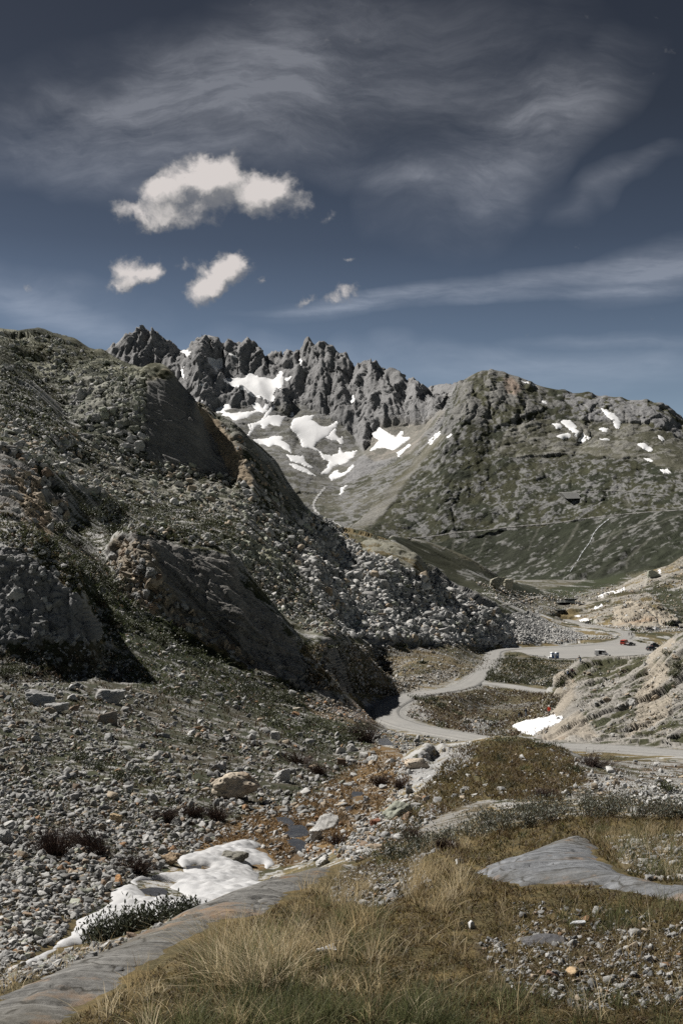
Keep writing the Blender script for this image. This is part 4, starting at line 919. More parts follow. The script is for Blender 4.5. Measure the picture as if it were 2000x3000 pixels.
def plan_snow(poly_px, depth, thick, label, holes=(), step=.04, cups=.30, edge=.25, group=None):
    """thick snow sheet on its own plan grid; depth gives the distance for each photo position"""
    def plan(L): return np.array([((px-CX)/F*depth(px, py), depth(px, py)) for px, py in L])
    pl = plan(poly_px); hs_ = [plan(h) for h in holes]
    x0, y0 = pl.min(0)-.1; x1, y1 = pl.max(0)+.1
    gx, gy = np.meshgrid(np.arange(x0, x1, step), np.arange(y0, y1, step*1.2), indexing='ij'); X, Y = gx.ravel(), gy.ravel()
    wx = X+.05*fbm(np.stack([X, Y, X*0], 1), edge*2, 3, .6, 71); wy = Y+.10*fbm(np.stack([X, Y, X*0+5], 1), edge*2, 3, .6, 72)
    ins = inpoly(wx, wy, pl); d = poly_dist(wx, wy, pl)
    for h in hs_:
        ins &= ~inpoly(wx, wy, h); d = np.minimum(d, poly_dist(wx, wy, h))
    d = np.where(ins, d, 0)
    z = zat_v(X, Y)
    q3 = np.stack([X, Y, X*0], 1)
    c1 = np.abs(gnoise(q3/cups, 61)); c2 = np.abs(gnoise(q3/(cups*.5)+9, 62))
    k = 1-np.exp(-d/edge)
    Z = z-.06+(thick+.06)*k**.6+k*((c1*.55+c2*.22)*cups*.62)
    M = ins.reshape(gx.shape); keep = M.copy(); keep[1:] |= M[:-1]; keep[:-1] |= M[1:]; keep[:, 1:] |= M[:, :-1]; keep[:, :-1] |= M[:, 1:]
    I = np.arange(len(X)).reshape(gx.shape); f = keep[:-1, :-1] & keep[1:, :-1] & keep[1:, 1:] & keep[:-1, 1:]
    a, b = np.nonzero(f); quads = np.stack([I[a, b], I[a+1, b], I[a+1, b+1], I[a, b+1]], 1); used, inv = np.unique(quads, return_inverse=True)
    # outermost ring dives under the ground
    Z = np.where(M.ravel(), Z, z-.12)
    o = mesh_np('snow_patch', np.stack([X, Y, Z], 1)[used], inv.reshape(-1, 4), SNOW_NEAR)
    return tag(o, label, 'snow patch', group)
_rows = [2400, 2465, 2512, 2583, 2608, 2650, 2690, 2752, 2793, 2841, 2900]; _deps = [24.5, 21.3, 19.0, 16.4, 15.2, 13.2, 11.6, 9.8, 8.8, 7.5, 6.6]
def gully_depth(px, py):
    g_ = float(np.interp(py+(560-px)*.02, _rows, _deps)); d = hit(px, py).y
    return d if .8*g_ < d < 1.3*g_ else g_
plan_snow(C5("20,1004; 130,950; 210,905; 300,840; 330,780; 440,730; 500,690; 480,650; 540,620; 620,620; 640,626; 580,600; 630,570; 660,580; 760,560; 850,570; 820,530; 800,492; 900,462; 1030,425; 1090,415; 1180,422; 1215,440; 1160,462; 1240,476; 1275,520; 1205,560; 1195,605; 1270,640; 980,740; 1000,780; 560,930; 430,880; 290,905; 150,985; 60,1015"), gully_depth, .10,
          'dirty white melting snow along the stream below the grassy knoll',
          holes=[crop("640,600; 720,595; 805,605; 765,626; 800,640; 860,680; 790,698; 700,690; 690,660; 660,640", 0, 2200), crop("1160,528; 1205,522; 1215,548; 1180,556", 0, 2200), crop("845,540; 900,525; 960,535; 900,556", 0, 2200)])
for poly, lab in [
 (crop("940,800; 1000,770; 1090,738; 1190,710; 1185,725; 1100,762; 1020,785; 955,806", 850, 2050, .38265), 'longer thin snow strip on the right bank of the stream'),
 (crop("785,1000; 840,965; 890,955; 925,968; 880,990; 800,1020", 850, 2050, .38265), 'small snow scrap on the right bank nearer the knoll'),
]:
    plan_snow(poly, lambda px, py: float(np.interp(py, [2300, 2340, 2360, 2400, 2450], [36, 31, 29, 24, 18])), .10, lab, group='snow scraps by the stream', step=.08)

# ---------------------------------------------------------------- roads
def mat_road(name, c0, c1, lam=.5):
    m, n, b = nt(name); co = objco(n)
    a = n.nodes.new('ShaderNodeAttribute'); a.attribute_name = 'across'
    f = add_noise(n, 1/lam, 6, .7, co); f2 = add_noise(n, .12, 4, .6, co)
    c = mixc(n, ramp(n, f2, [(.35, 0.0), (.65, 1.0)]), c0, c1)
    c = mixc(n, 1.0, c, ramp(n, f, [(.25, .8), (.75, 1.2)]), 'MULTIPLY')
    wob = mathn(n, 'ADD', a.outputs['Fac'], mathn(n, 'MULTIPLY', mathn(n, 'SUBTRACT', f2, .5), .10))
    edge = ramp(n, wob, [(0.0, .86), (.10, .96), (.125, .50), (.15, .95), (.3, 1.04), (.5, .97), (.7, 1.04), (.85, .95), (.872, .50), (.895, .96), (1.0, .86)])
    c = mixc(n, 1.0, c, edge, 'MULTIPLY')
    n.links.new(c, b.inputs['Base Color']); b.inputs['Roughness'].default_value = .9; bump(n, b, f, .4, lam*.3); return m
def strip(name, path, half, mat, lift=.0, step=1.0, na=15, kind='structure', ragged=0.0):
    seg = np.linalg.norm(np.diff(path[:, :2], axis=0), axis=1); L = np.concatenate([[0], np.cumsum(seg)])
    n = max(8, int(L[-1]/step)); t = np.linspace(0, L[-1], n)
    C = np.stack([np.interp(t, L, path[:, i]) for i in range(3)], 1)
    for _ in range(3):
        C[1:-1] = (C[:-2]+C[1:-1]*2+C[2:])/4
    T_ = np.gradient(C[:, :2], axis=0); T_ /= np.linalg.norm(T_, axis=1)[:, None]+1e-9
    Nn = np.stack([-T_[:, 1], T_[:, 0]], 1)
    s = np.linspace(-1, 1, na); V = []; A = []
    rg = 1+ragged*fbm(np.stack([t/(half*3), t*0, t*0], 1), 1, 3, .6, 5)
    rg2 = 1+ragged*fbm(np.stack([t/(half*3), t*0+9, t*0], 1), 1, 3, .6, 6)
    for a in s:
        hh = half*(rg if a < 0 else rg2)
        q_ = C.copy(); q_[:, :2] += Nn*(a*hh)[:, None]; q_[:, 2] += lift-.10*abs(a)**4-(0.4 if abs(a) == 1 else 0)
        V.append(q_); A.append(np.full(n, (a+1)/2))
    V = np.stack(V, 1).reshape(-1, 3); A = np.stack(A, 1).ravel(); I = np.arange(n*na).reshape(n, na)
    Fq = np.stack([I[:-1, :-1], I[1:, :-1], I[1:, 1:], I[:-1, 1:]], -1).reshape(-1, 4)
    o = mesh_np(name, V, Fq, mat, smooth=True)
    at = o.data.attributes.new('across', 'FLOAT', 'POINT'); at.data.foreach_set('value', A.astype(np.float32))
    return tag(o, kind=kind)
strip('road', ROAD, 2.75, mat_road('road_tar', (.20, .198, .191), (.228, .223, .212)), .02)
strip('road', SPUR, 2.6, mat_road('road_gravel', (.222, .22, .213), (.25, .246, .236)), -.01)
strip('path', TRACK, 2.2, mat_road('path_gravel', (.236, .233, .225), (.263, .258, .247)), -.012)
# car park: one levelled sheet
def car_park():
    L = smooth_path([(x, y, LOT_Z) for x, y in LOT]+[(LOT[0][0], LOT[0][1], LOT_Z)], 5)[:-1]
    bm = bmesh.new(); vs = [bm.verts.new((x+random.uniform(-.6, .6), y+random.uniform(-1, 1), LOT_Z-.03)) for x, y, _ in L]
    bm.faces.new(vs); bmesh.ops.recalc_face_normals(bm, faces=bm.faces)
    if bm.faces[:] and bm.faces[:][0].normal.z < 0: bmesh.ops.reverse_faces(bm, faces=bm.faces)
    me = bpy.data.meshes.new('car_park'); bm.to_mesh(me); bm.free()
    o = bpy.data.objects.new('car_park', me); COL.objects.link(o)
    m, n, b = nt('car_park_gravel'); co = objco(n)
    f = add_noise(n, 1.6, 6, .75, co); f2 = add_noise(n, .07, 4, .6, co)
    c = mixc(n, ramp(n, f2, [(.35, 0.0), (.65, 1.0)]), (.214, .212, .205), (.245, .24, .228))
    c = mixc(n, 1.0, c, ramp(n, f, [(.25, .82), (.75, 1.18)]), 'MULTIPLY')
    n.links.new(c, b.inputs['Base Color']); b.inputs['Roughness'].default_value = .95; me.materials.append(m)
    tag(o, kind='structure')
car_park()
# the pass road on the far mountain, its retaining wall, the waterfall and the gullies
def px_path(s, dz=0.0, n=6):
    return smooth_path([np.array(hit(px, py))+np.array((0, 0, dz)) for px, py in [(p[0], p[1]) for p in pts(s)]], n)
def draped(name, s, half, mat, lift, kind='structure', dens=14, na=5, label=None, cat=None, ragged=.5):
    """ribbon on the mountain side: every point of its spine and edges lies on the terrain"""
    pp = smooth_path([(a, b, 0) for a, b in [(p[0], p[1]) for p in pts(s)]], dens)
    V = []; n = 0
    for i, (px, py, _) in enumerate(pp):
        h = hit(px, py); a, b = pp[max(0, i-1)], pp[min(len(pp)-1, i+1)]
        t = np.array(b[:2]-a[:2]); t /= np.linalg.norm(t)+1e-9
        wd = half*(1+ragged*math.sin(i*1.7)*math.sin(i*.61+2))
        for k in range(na):
            o_ = (k/(na-1)*2-1)*wd
            g_ = hit(px-t[1]*o_, py+t[0]*o_)
            if abs(g_.y-h.y) > h.y*.06: g_ = h
            V.append(g_+Vector((0, -lift*.7, lift)))
        n += 1
    I = np.arange(n*na).reshape(n, na)
    Fq = np.stack([I[:-1, :-1], I[1:, :-1], I[1:, 1:], I[:-1, 1:]], -1).reshape(-1, 4)
    o = mesh_np(name, np.array(V), Fq, mat)
    if label: tag(o, label, cat)
    else: tag(o, kind=kind)
    return o
def simple_mat(name, c, lam, rough=.9, var=.25):
    m, n, b = nt(name); f = add_noise(n, 1/lam, 5, .65, objco(n))
    n.links.new(mixc(n, 1.0, c, ramp(n, f, [(.25, 1-var), (.75, 1+var)]), 'MULTIPLY'), b.inputs['Base Color']); b.inputs['Roughness'].default_value = rough
    bump(n, b, f, .4, lam*.3)
    return m
M_PASS = simple_mat('pass_road_stone', (.135, .133, .126), 6)
draped('road', "1191,1577; 1268,1571; 1332,1561; 1408,1555; 1485,1545; 1549,1539; 1638,1531; 1700,1522; 1765,1513; 1893,1501; 2000,1494", 1.4, M_PASS, .6, ragged=.9)
draped('road', "1689,1440; 1735,1441; 1778,1438; 1840,1441; 1887,1447; 1960,1452", 1.0, M_PASS, .6, ragged=.6)
M_TAL = simple_mat('gully_debris', (.22, .215, .20), 8)
def water_mat(name, c, rough):
    m, n, b = nt(name); f = add_noise(n, 2.5, 5, .6, objco(n))
    b.inputs['Base Color'].default_value = (*c, 1); b.inputs['Roughness'].default_value = rough; b.inputs['Specular IOR Level'].default_value = .5
    bump(n, b, f, .35, .06); return m
M_FALL = simple_mat('white_water', (.36, .375, .39), 4, .5, .35)
draped('waterfall', "1782,1522; 1770,1530; 1750,1548; 1738,1563; 1730,1580; 1724,1592; 1712,1608; 1702,1622; 1692,1640; 1682,1655; 1668,1676", .75, M_FALL, .8, dens=8, label='thin white waterfall running down the dark green mountain side', cat='waterfall', ragged=.9)
draped('stream', "952,1428; 938,1445; 925,1462; 918,1480; 926,1500; 950,1518; 978,1532; 1010,1550", 3.0, simple_mat('pale_stream_bed', (.33, .33, .325), 5), .6, ragged=.8)
# retaining wall: a real slab standing out of the slope, coursed stone
def retaining_wall():
    A = [hit(*p) for p in ((1651, 1441), (1697, 1440), (1701, 1460), (1661, 1461))]
    y = min(p.y for p in A)-3
    out = [Vector(((px-CX)/F*y, y+(1461-py)*1.1, (HY-py)/F*y)) for px, py in ((1651, 1441), (1697, 1440), (1701, 1460), (1661, 1461))]
    bm = bmesh.new(); f0 = [bm.verts.new(p) for p in out]; f1 = [bm.verts.new(p+Vector((0, 45, 4))) for p in out]
    bm.faces.new(f0); bm.faces.new(f1[::-1])
    for i in range(4): bm.faces.new((f0[i], f1[i], f1[(i+1) % 4], f0[(i+1) % 4]))
    bmesh.ops.recalc_face_normals(bm, faces=bm.faces)
    bmesh.ops.bevel(bm, geom=bm.edges[:], offset=.4, segments=1, affect='EDGES')
    me = bpy.data.meshes.new('retaining_wall'); bm.to_mesh(me); bm.free()
    m, n, b = nt('wall_masonry'); br = n.nodes.new('ShaderNodeTexBrick'); br.inputs['Scale'].default_value = .25
    mp = n.nodes.new('ShaderNodeMapping'); mp.inputs['Rotation'].default_value = (math.pi/2, 0, 0); n.links.new(objco(n), mp.inputs[0]); n.links.new(mp.outputs[0], br.inputs[0])
    br.inputs['Color1'].default_value = (.22, .22, .215, 1); br.inputs['Color2'].default_value = (.17, .17, .165, 1); br.inputs['Mortar'].default_value = (.12, .12, .115, 1)
    n.links.new(br.outputs[0], b.inputs['Base Color']); me.materials.append(m)
    o = bpy.data.objects.new('retaining_wall', me); COL.objects.link(o)
    tag(o, 'grey trapezoid retaining wall under the upper road on the green mountain', 'wall')
retaining_wall()

# ---------------------------------------------------------------- water
M_POND = water_mat('pond_water', (.045, .055, .062), .08); M_BROOK = water_mat('brook_water', (.028, .027, .026), .10)
def pool(poly, lift, mat, name='water', label=None, grow=1.0):
    ps = np.array(poly, float); c = ps.mean(0)
    g0 = hit(*c); zs = sorted(hit(*p).z for p in ps); z = zs[len(zs)//4]+lift
    W = []
    L = smooth_path([(x, y, 0) for x, y in ps]+[(ps[0][0], ps[0][1], 0)], 5)[:-1]
    for x, y, _ in L:
        x, y = c[0]+(x-c[0])*grow, c[1]+(y-c[1])*grow
        if y <= HY+2: y = HY+2
        d = min(-z*F/(y-HY), g0.y*1.6); W.append(((x-CX)/F*d, d, z))
    bm = bmesh.new(); f = bm.faces.new([bm.verts.new(p) for p in W]); f.normal_update()
    if f.normal.z < 0: f.normal_flip()
    me = bpy.data.meshes.new(name); bm.to_mesh(me); bm.free(); me.materials.append(mat)
    o = bpy.data.objects.new(name, me); COL.objects.link(o); tag(o, kind='structure'); return o
for s in ("560,340; 620,320; 680,335; 660,355; 600,360", "590,295; 640,275; 700,272; 760,290; 880,285; 870,300; 760,302; 680,300; 600,302", "640,270; 720,262; 760,270; 700,275", "750,300; 830,298; 840,308; 770,310", "490,375; 540,380; 560,392; 510,388"):
    pool(CL(s), .25, M_POND)
draped('stream', "1469,1773; 1510,1768; 1530,1762; 1550,1755; 1572,1750; 1590,1747", 2.2, simple_mat('stream_gravel', (.29, .28, .26), 1.5), .35, ragged=.4)
POOLS = (crop("690,320; 740,310; 790,350; 800,400; 890,420; 885,455; 820,450; 790,430; 710,410", 850, 2050, .38265),
          crop("480,710; 540,715; 555,750; 530,800; 480,790; 470,750", 850, 2050, .38265),
          crop("400,830; 470,815; 480,830; 430,855", 850, 2050, .38265),
          crop("780,500; 860,495; 905,540; 890,570; 820,565; 790,540", 500, 2200, .44643),
          crop("770,590; 830,580; 880,605; 870,630; 810,635", 500, 2200, .44643),
          crop("700,440; 760,440; 800,470; 790,500; 720,470", 500, 2200, .44643),
          crop("820,640; 870,640; 860,700; 840,750; 800,760; 820,700", 500, 2200, .44643),
          C5("640,640; 720,632; 760,650; 720,690; 680,680"), C5("860,530; 920,530; 900,555; 868,555"), C5("1310,380; 1380,350; 1410,380; 1400,400; 1330,400"))
for s in POOLS:
    pool(s, .12, M_BROOK, grow=1.2)
print('snow roads water', round(time.time()-T0, 1))

# ---------------------------------------------------------------- loose rock
def ico(sub):
    bm = bmesh.new(); bmesh.ops.create_icosphere(bm, subdivisions=sub, radius=1)
    V = np.array([v.co[:] for v in bm.verts]); Fq = np.array([[v.index for v in f.verts] for f in bm.faces]); bm.free(); return V, Fq
ICO = {k: ico(k) for k in (1, 2, 3, 4)}
def rock_shape(seed, sub=2, planes=11, sx=1.0, sy=.8, sz=.62, rough=.0, roundness=.25):
    """angular block: the convex hull of a few points, its faces then split and roughened"""
    r = np.random.default_rng(seed); bm = bmesh.new(); k = int(planes)
    d = r.normal(size=(k, 3)); d /= np.linalg.norm(d, axis=1)[:, None]
    if roundness < .3: d = np.sign(d)*np.abs(d)**.62; d /= np.abs(d).max(1)[:, None]**.55     # pushed towards a block
    d *= r.uniform(.78, 1.05, (k, 1))
    for q_ in d: bm.verts.new(q_)
    h = bmesh.ops.convex_hull(bm, input=bm.verts)
    bmesh.ops.delete(bm, geom=[v for v in bm.verts if not v.link_faces], context='VERTS')
    if sub >= 3: bmesh.ops.bevel(bm, geom=bm.edges[:], offset=.05+.10*roundness, segments=1, affect='EDGES', clamp_overlap=True)
    bmesh.ops.triangulate(bm, faces=bm.faces)
    if sub >= 3:
        bmesh.ops.subdivide_edges(bm, edges=[e for e in bm.edges if e.calc_length() > .22], cuts=1, use_grid_fill=True); bmesh.ops.triangulate(bm, faces=bm.faces)
    if sub >= 4:
        for lim in (.2, .12, .08):
            bmesh.ops.subdivide_edges(bm, edges=[e for e in bm.edges if e.calc_length() > lim], cuts=1, use_grid_fill=True); bmesh.ops.triangulate(bm, faces=bm.faces)
    bm.normal_update(); bm.verts.index_update()
    V = np.array([v.co[:] for v in bm.verts]); Nv = np.array([v.normal[:] for v in bm.verts]); Fq = np.array([[v.index for v in f.verts] for f in bm.faces]); bm.free()
    if rough:
        V = V+Nv*(fbm(V+seed*3.1, .5, 4, .55, seed)*rough*1.1)[:, None]
        h, _ = facets(V*2.4+seed, seed); V = V+Nv*(h*rough*.55)[:, None]
    return V*np.array((sx, sy, sz)), Fq
SHAPES1 = [rock_shape(100+k, 1, 10, 1, random.uniform(.65, .95), random.uniform(.45, .8)) for k in range(24)]
SHAPES2 = [rock_shape(200+k, 3, 12, 1, random.uniform(.6, .95), random.uniform(.4, .85), .05, .06) for k in range(24)]
SHAPES3 = [rock_shape(400+k, 4, 11, 1, random.uniform(.5, .9), random.uniform(.5, .9), .16, .1) for k in range(16)]
def mat_rock(name, lam):
    m, n, b = nt(name); co = objco(n)
    a = n.nodes.new('ShaderNodeAttribute'); a.attribute_name = 'surface'
    f = add_noise(n, 1/lam, 6, .7, co); f2 = add_noise(n, .35/lam, 4, .6, co)
    c = mixc(n, 1.0, a.outputs['Color'], ramp(n, f, [(.25, .62), (.5, 1.0), (.75, 1.35)]), 'MULTIPLY')
    c = mixc(n, ramp(n, f2, [(.55, 0.0), (.70, .30)]), c, (.13, .12, .085))
    n.links.new(c, b.inputs['Base Color']); b.inputs['Roughness'].default_value = .88; b.inputs['Specular IOR Level'].default_value = .18
    bump(n, b, f, .7, lam*.35); return m
ROCK_S = mat_rock('stone_small', .03); ROCK_M = mat_rock('stone', .09); ROCK_L = mat_rock('boulder_rock', .9)
PAL = {'grey': (.27, .27, .266), 'pale grey': (.38, .376, .365), 'dark grey': (.15, .152, .15), 'tan': (.31, .26, .20), 'rusty orange': (.29, .18, .105), 'brown': (.20, .15, .11), 'greenish grey': (.26, .27, .225)}
def pick_colour(weights):
    ks = list(weights); w_ = np.array([weights[k] for k in ks]); return ks[int(rng.choice(len(ks), p=w_/w_.sum()))]
def rot_z_tilt(tilt=.5):
    a = random.uniform(0, 2*math.pi)
    return np.array((Matrix.Rotation(a, 3, 'Z') @ Matrix.Rotation(random.gauss(0, tilt), 3, 'X') @ Matrix.Rotation(random.gauss(0, tilt), 3, 'Y')))
BLOCKED = []          # photo polygons kept free of scattered stones
def sample_zone(poly, n, smin, smax, power, colours, dmin=0, dmax=1e9, cap=44, clump=0.0):
    """stones spread over a photo polygon: list of (point, size in metres, colour, photo position)"""
    poly = np.array(pts(poly) if isinstance(poly, str) else poly); lo, hi = poly.min(0), poly.max(0); out = []; tries = 0
    while len(out) < n and tries < 40:
        tries += 1
        q_ = rng.uniform(lo, hi, size=(n, 2)); ok = inpoly(q_[:, 0], q_[:, 1], poly)
        for b in BLOCKED: ok &= ~inpoly(q_[:, 0], q_[:, 1], b)
        q_ = q_[ok]
        if clump:
            c_ = fbm(np.stack([q_[:, 0]/70, q_[:, 1]/45, q_[:, 0]*0], 1), 1, 3, .6, 33); q_ = q_[rng.random(len(q_)) < sstep(-clump, clump*.8, c_)]
        for px, py in q_:
            h = hit(px, py)
            if not (dmin < h.y < dmax): continue
            if h.y > 90 and near_road(h.x, h.y): continue
            u = rng.random(); s = (smin**-power+u*(smax**-power-smin**-power))**(-1/power)
            lim = cap*h.y/F*(.45+.55*rng.random())
            if s > lim: s = lim*(.25+.75*rng.random()**2)
            out.append((h, s, pick_colour(colours), (px, py)))
            if len(out) >= n: break
    return out
_rp = np.concatenate([ROAD[:, :2], SPUR[:, :2], TRACK[:, :2]])
_lotc = LOT.mean(0); _lotp = [tuple(_lotc+(q_-_lotc)*1.03) for q_ in LOT]
def near_road(x, y):
    if np.min((_rp[:, 0]-x)**2+(_rp[:, 1]-y)**2) < 4.2**2: return True
    if not (330 < y < 480): return False
    ins = False; j = len(_lotp)-1
    for i in range(len(_lotp)):
        xi, yi = _lotp[i]; xj, yj = _lotp[j]
        if (yi > y) != (yj > y) and x < (xj-xi)*(y-yi)/(yj-yi)+xi: ins = not ins
        j = i
    return ins
def stones_mesh(name, items, shapes, mat, sink=.22, vary=.22, gain=1.0):
    """many small stones as one sheet of scree"""
    Vs, Fs, Cs = [], [], []; off = 0
    for h, s, c, _ in items:
        V, Fq = shapes[int(rng.integers(len(shapes)))]
        W = (V@rot_z_tilt().T)*(s*.5); W += np.array(h)+np.array((0, 0, s*.5*(.5-sink)*(1 if sink < .5 else 2.4)))
        Vs.append(W); Fs.append(Fq+off); off += len(V)
        col = np.array(PAL[c])*gain*rng.uniform(1-vary, 1+vary); Cs.append(np.broadcast_to(col, (len(V), 3)))
    if not Vs: return None
    o = mesh_np(name, np.concatenate(Vs), np.concatenate(Fs), mat, np.concatenate(Cs), smooth=False)
    return tag(o, kind='stuff')
MIX = {'grey': 5, 'pale grey': 3.2, 'dark grey': 1.6, 'tan': 1.2, 'rusty orange': .28, 'brown': .6, 'greenish grey': .8}
MIXS = {'grey': 4, 'pale grey': 3, 'dark grey': 1, 'tan': 1.6, 'rusty orange': .55, 'brown': .6}
MIXF = {'grey': 5, 'pale grey': 5, 'dark grey': .8, 'tan': .9, 'greenish grey': .8}
SNOW_PX = np.array(C5("20,1004; 130,950; 210,905; 300,840; 330,780; 440,730; 500,690; 480,650; 540,620; 640,626; 580,600; 630,570; 760,560; 850,570; 820,530; 800,492; 900,462; 1030,425; 1090,415; 1180,422; 1240,476; 1275,520; 1205,560; 1195,605; 1270,640; 980,740; 830,760; 560,880; 430,880; 290,905; 150,985"))
BLOCKED.append(SNOW_PX)
BLOCKED += [np.array([((x-np.mean([a for a, _ in s_]))*1.1+np.mean([a for a, _ in s_]), (y-np.mean([b for _, b in s_]))*1.15+np.mean([b for _, b in s_])) for x, y in s_]) for s_ in POOLS]
NEAR = "-120,1900; 290,1900; 560,1960; 760,1970; 980,2070; 1110,2070; 1140,2180; 1020,2290; 900,2400; 600,2470; 500,2530; 340,2600; 290,2670; 215,2705; 140,2780; 15,2850; -120,2900"
near_s = sample_zone(NEAR, 11000, .08, 1.5, 1.65, MIX, 6, 135, clump=.42)
near_s += sample_zone("-120,2250; 300,2300; 560,2400; 700,2440; 500,2540; 340,2605; 295,2672; 220,2710; 145,2785; 15,2855; -120,2900", 4200, .05, .42, 1.5, MIX, 6, 60)
turf = sample_zone("280,1900; 560,1955; 760,1965; 980,2080; 1090,2170; 940,2220; 700,2050; 400,2000", 900, .12, .7, 2.0, MIX, 70, 135)
stream_s = sample_zone("700,2440; 790,2340; 930,2300; 1040,2240; 1110,2180; 1190,2210; 1210,2280; 1180,2400; 1080,2500; 960,2520; 830,2545; 780,2500", 900, .07, .9, 1.3, MIXS, 12, 80, clump=.35)
stream_s += sample_zone("1040,2420; 1180,2330; 1250,2340; 1300,2380; 1180,2460; 1050,2525; 1000,2520", 1500, .04, .3, 1.7, MIXS, 9, 40)
field_s = sample_zone("860,1640; 960,1560; 1040,1600; 1250,1690; 1380,1755; 1530,1850; 1440,1888; 1200,1880; 1010,1865; 930,1760", 6500, .9, 7.5, 1.75, MIXF, 250, 520)
field_s += sample_zone("880,1500; 960,1520; 1060,1600; 1000,1640; 900,1600", 700, .8, 4.5, 1.8, MIXF, 250, 560)
cone_s = sample_zone("1430,1830; 1500,1800; 1570,1805; 1640,1835; 1720,1866; 1640,1884; 1500,1884; 1440,1888", 4200, .45, 1.6, 2.0, {'pale grey': 5, 'grey': 4}, 330, 620)
hill_s = sample_zone("0,1220; 200,1250; 420,1345; 560,1365; 690,1400; 850,1520; 960,1560; 860,1640; 700,1560; 560,1480; 320,1480; 180,1400; 0,1310", 2600, .6, 5.0, 1.6, {'tan': 2, 'greenish grey': 3, 'pale grey': 3, 'grey': 3}, 150, 480, clump=.42)
hill_s += sample_zone("690,1570; 860,1640; 960,1760; 1010,1870; 900,1850; 760,1750; 680,1650", 1800, .4, 2.4, 1.9, {'tan': 2, 'greenish grey': 3, 'pale grey': 2, 'grey': 3}, 150, 480, clump=.8)
hill_s += sample_zone("0,980; 120,970; 420,1090; 420,1330; 200,1300; 0,1250", 1100, .6, 3.0, 2.0, {'greenish grey': 3, 'pale grey': 2, 'grey': 2}, 300, 640, clump=.8)
hill_s += sample_zone("290,1560; 360,1560; 330,1640; 420,1790; 560,1890; 700,1970; 560,1950; 290,1880; 250,1740", 900, .15, .9, 1.9, MIX, 90, 200, clump=.8)
hill_s += sample_zone('300,1480; 560,1470; 700,1500; 690,1600; 560,1595; 360,1560; 290,1540', 1300, .3, 1.8, 1.9, {'tan': 2, 'greenish grey': 3, 'pale grey': 2, 'grey': 3}, 120, 400, clump=.6)
hill_s += sample_zone('0,1500; 200,1540; 310,1520; 335,1620; 300,1720; 220,1740; 100,1620; 0,1590', 1000, .12, .8, 1.9, MIX, 80, 180, clump=.6)
hill_s += sample_zone('0,1060; 180,1140; 200,1280; 0,1250', 500, .5, 2.5, 1.9, {'greenish grey': 3, 'pale grey': 2, 'grey': 2}, 250, 520, clump=.6)
floor_s = sample_zone("880,1890; 1440,1895; 1430,1960; 1200,2030; 1150,2040; 900,2020", 2200, .25, 1.3, 2.0, {'pale grey': 3, 'grey': 3, 'tan': 2}, 185, 400, clump=.7)
floor_s += sample_zone("1210,2045; 1400,2010; 1640,2035; 1600,2150; 1440,2160; 1280,2130; 1190,2100", 2200, .14, .8, 2.1, {'pale grey': 3, 'grey': 3, 'tan': 2, 'brown': 1}, 135, 240, clump=.7)
floor_s += sample_zone("1440,1930; 1700,1935; 1640,2015; 1420,1995", 1400, .2, 1.0, 2.1, {'pale grey': 3, 'grey': 3, 'tan': 2}, 215, 380, clump=.7)
floor_s += sample_zone("1300,1890; 1800,1872; 1830,1862; 1720,1870; 1640,1885; 1440,1890", 900, .4, 1.6, 2.0, {'pale grey': 3, 'grey': 2, 'tan': 2}, 330, 520)
floor_s += sample_zone("1640,1815; 1840,1855; 2000,1850; 2000,1836; 1780,1834", 700, .4, 1.8, 2.0, {'pale grey': 4, 'tan': 2}, 440, 640)
floor_s += sample_zone("1380,1700; 1560,1740; 1660,1730; 1840,1700; 1780,1740; 1640,1800; 1500,1800", 1500, .6, 3.0, 2.0, {'pale grey': 3, 'tan': 3, 'grey': 2}, 550, 1700)
out_s = sample_zone("1640,2010; 1710,1950; 1900,1925; 2000,1870; 2000,2160; 1760,2160", 450, .15, 1.1, 2.1, {'pale grey': 3, 'tan': 3, 'grey': 1}, 110, 225, clump=.5)
out_s += sample_zone("1690,1815; 1840,1700; 2000,1640; 2000,1830", 900, .5, 2.6, 2.0, {'pale grey': 2, 'tan': 3, 'grey': 1}, 560, 900)
bank_s = sample_zone("1640,2215; 2000,2245; 2000,2400; 1750,2330; 1640,2330", 700, .05, .6, 2.0, {'pale grey': 3, 'grey': 3, 'tan': 1}, 14, 75, clump=.5)
bank_s += sample_zone("1180,2230; 1340,2180; 1640,2195; 1640,2330; 1400,2350; 1250,2380", 350, .05, .6, 2.0, {'pale grey': 3, 'grey': 3, 'tan': 1}, 14, 75, clump=.6)
bank_s += sample_zone("1060,2140; 1300,2140; 1430,2165; 1200,2200; 1100,2190", 700, .12, .7, 2.0, MIXS, 60, 140)
bank_s += sample_zone("850,2030; 1050,2060; 1120,2110; 960,2110", 900, .12, .8, 2.0, {'tan': 3, 'pale grey': 2, 'rusty orange': .8, 'grey': 2}, 90, 170)
PEB = {'grey': 5, 'pale grey': 5, 'dark grey': 2, 'tan': 1.2, 'rusty orange': .25, 'brown': .5}
peb_s = sample_zone("1000,2560; 1100,2520; 1230,2530; 1260,2590; 1120,2660; 960,2640", 1500, .012, .085, 1.8, PEB, 4, 12)
peb_s += sample_zone("1400,2760; 1560,2730; 1800,2720; 2000,2740; 2000,2960; 1700,2960; 1500,2900", 2300, .008, .075, 1.7, PEB, 2.5, 7, clump=.5)
peb_s += sample_zone("1780,2470; 2000,2440; 2000,2580; 1900,2580", 700, .015, .10, 1.8, PEB, 4, 12, clump=.5)
peb_s += sample_zone("1500,2640; 1900,2680; 2000,2700; 2000,2740; 1500,2740", 300, .01, .07, 1.7, PEB, 2.5, 8, clump=.5)
peb_s += sample_zone("1050,2500; 1250,2440; 1350,2470; 1200,2530", 500, .02, .12, 1.8, PEB, 6, 16, clump=.5)
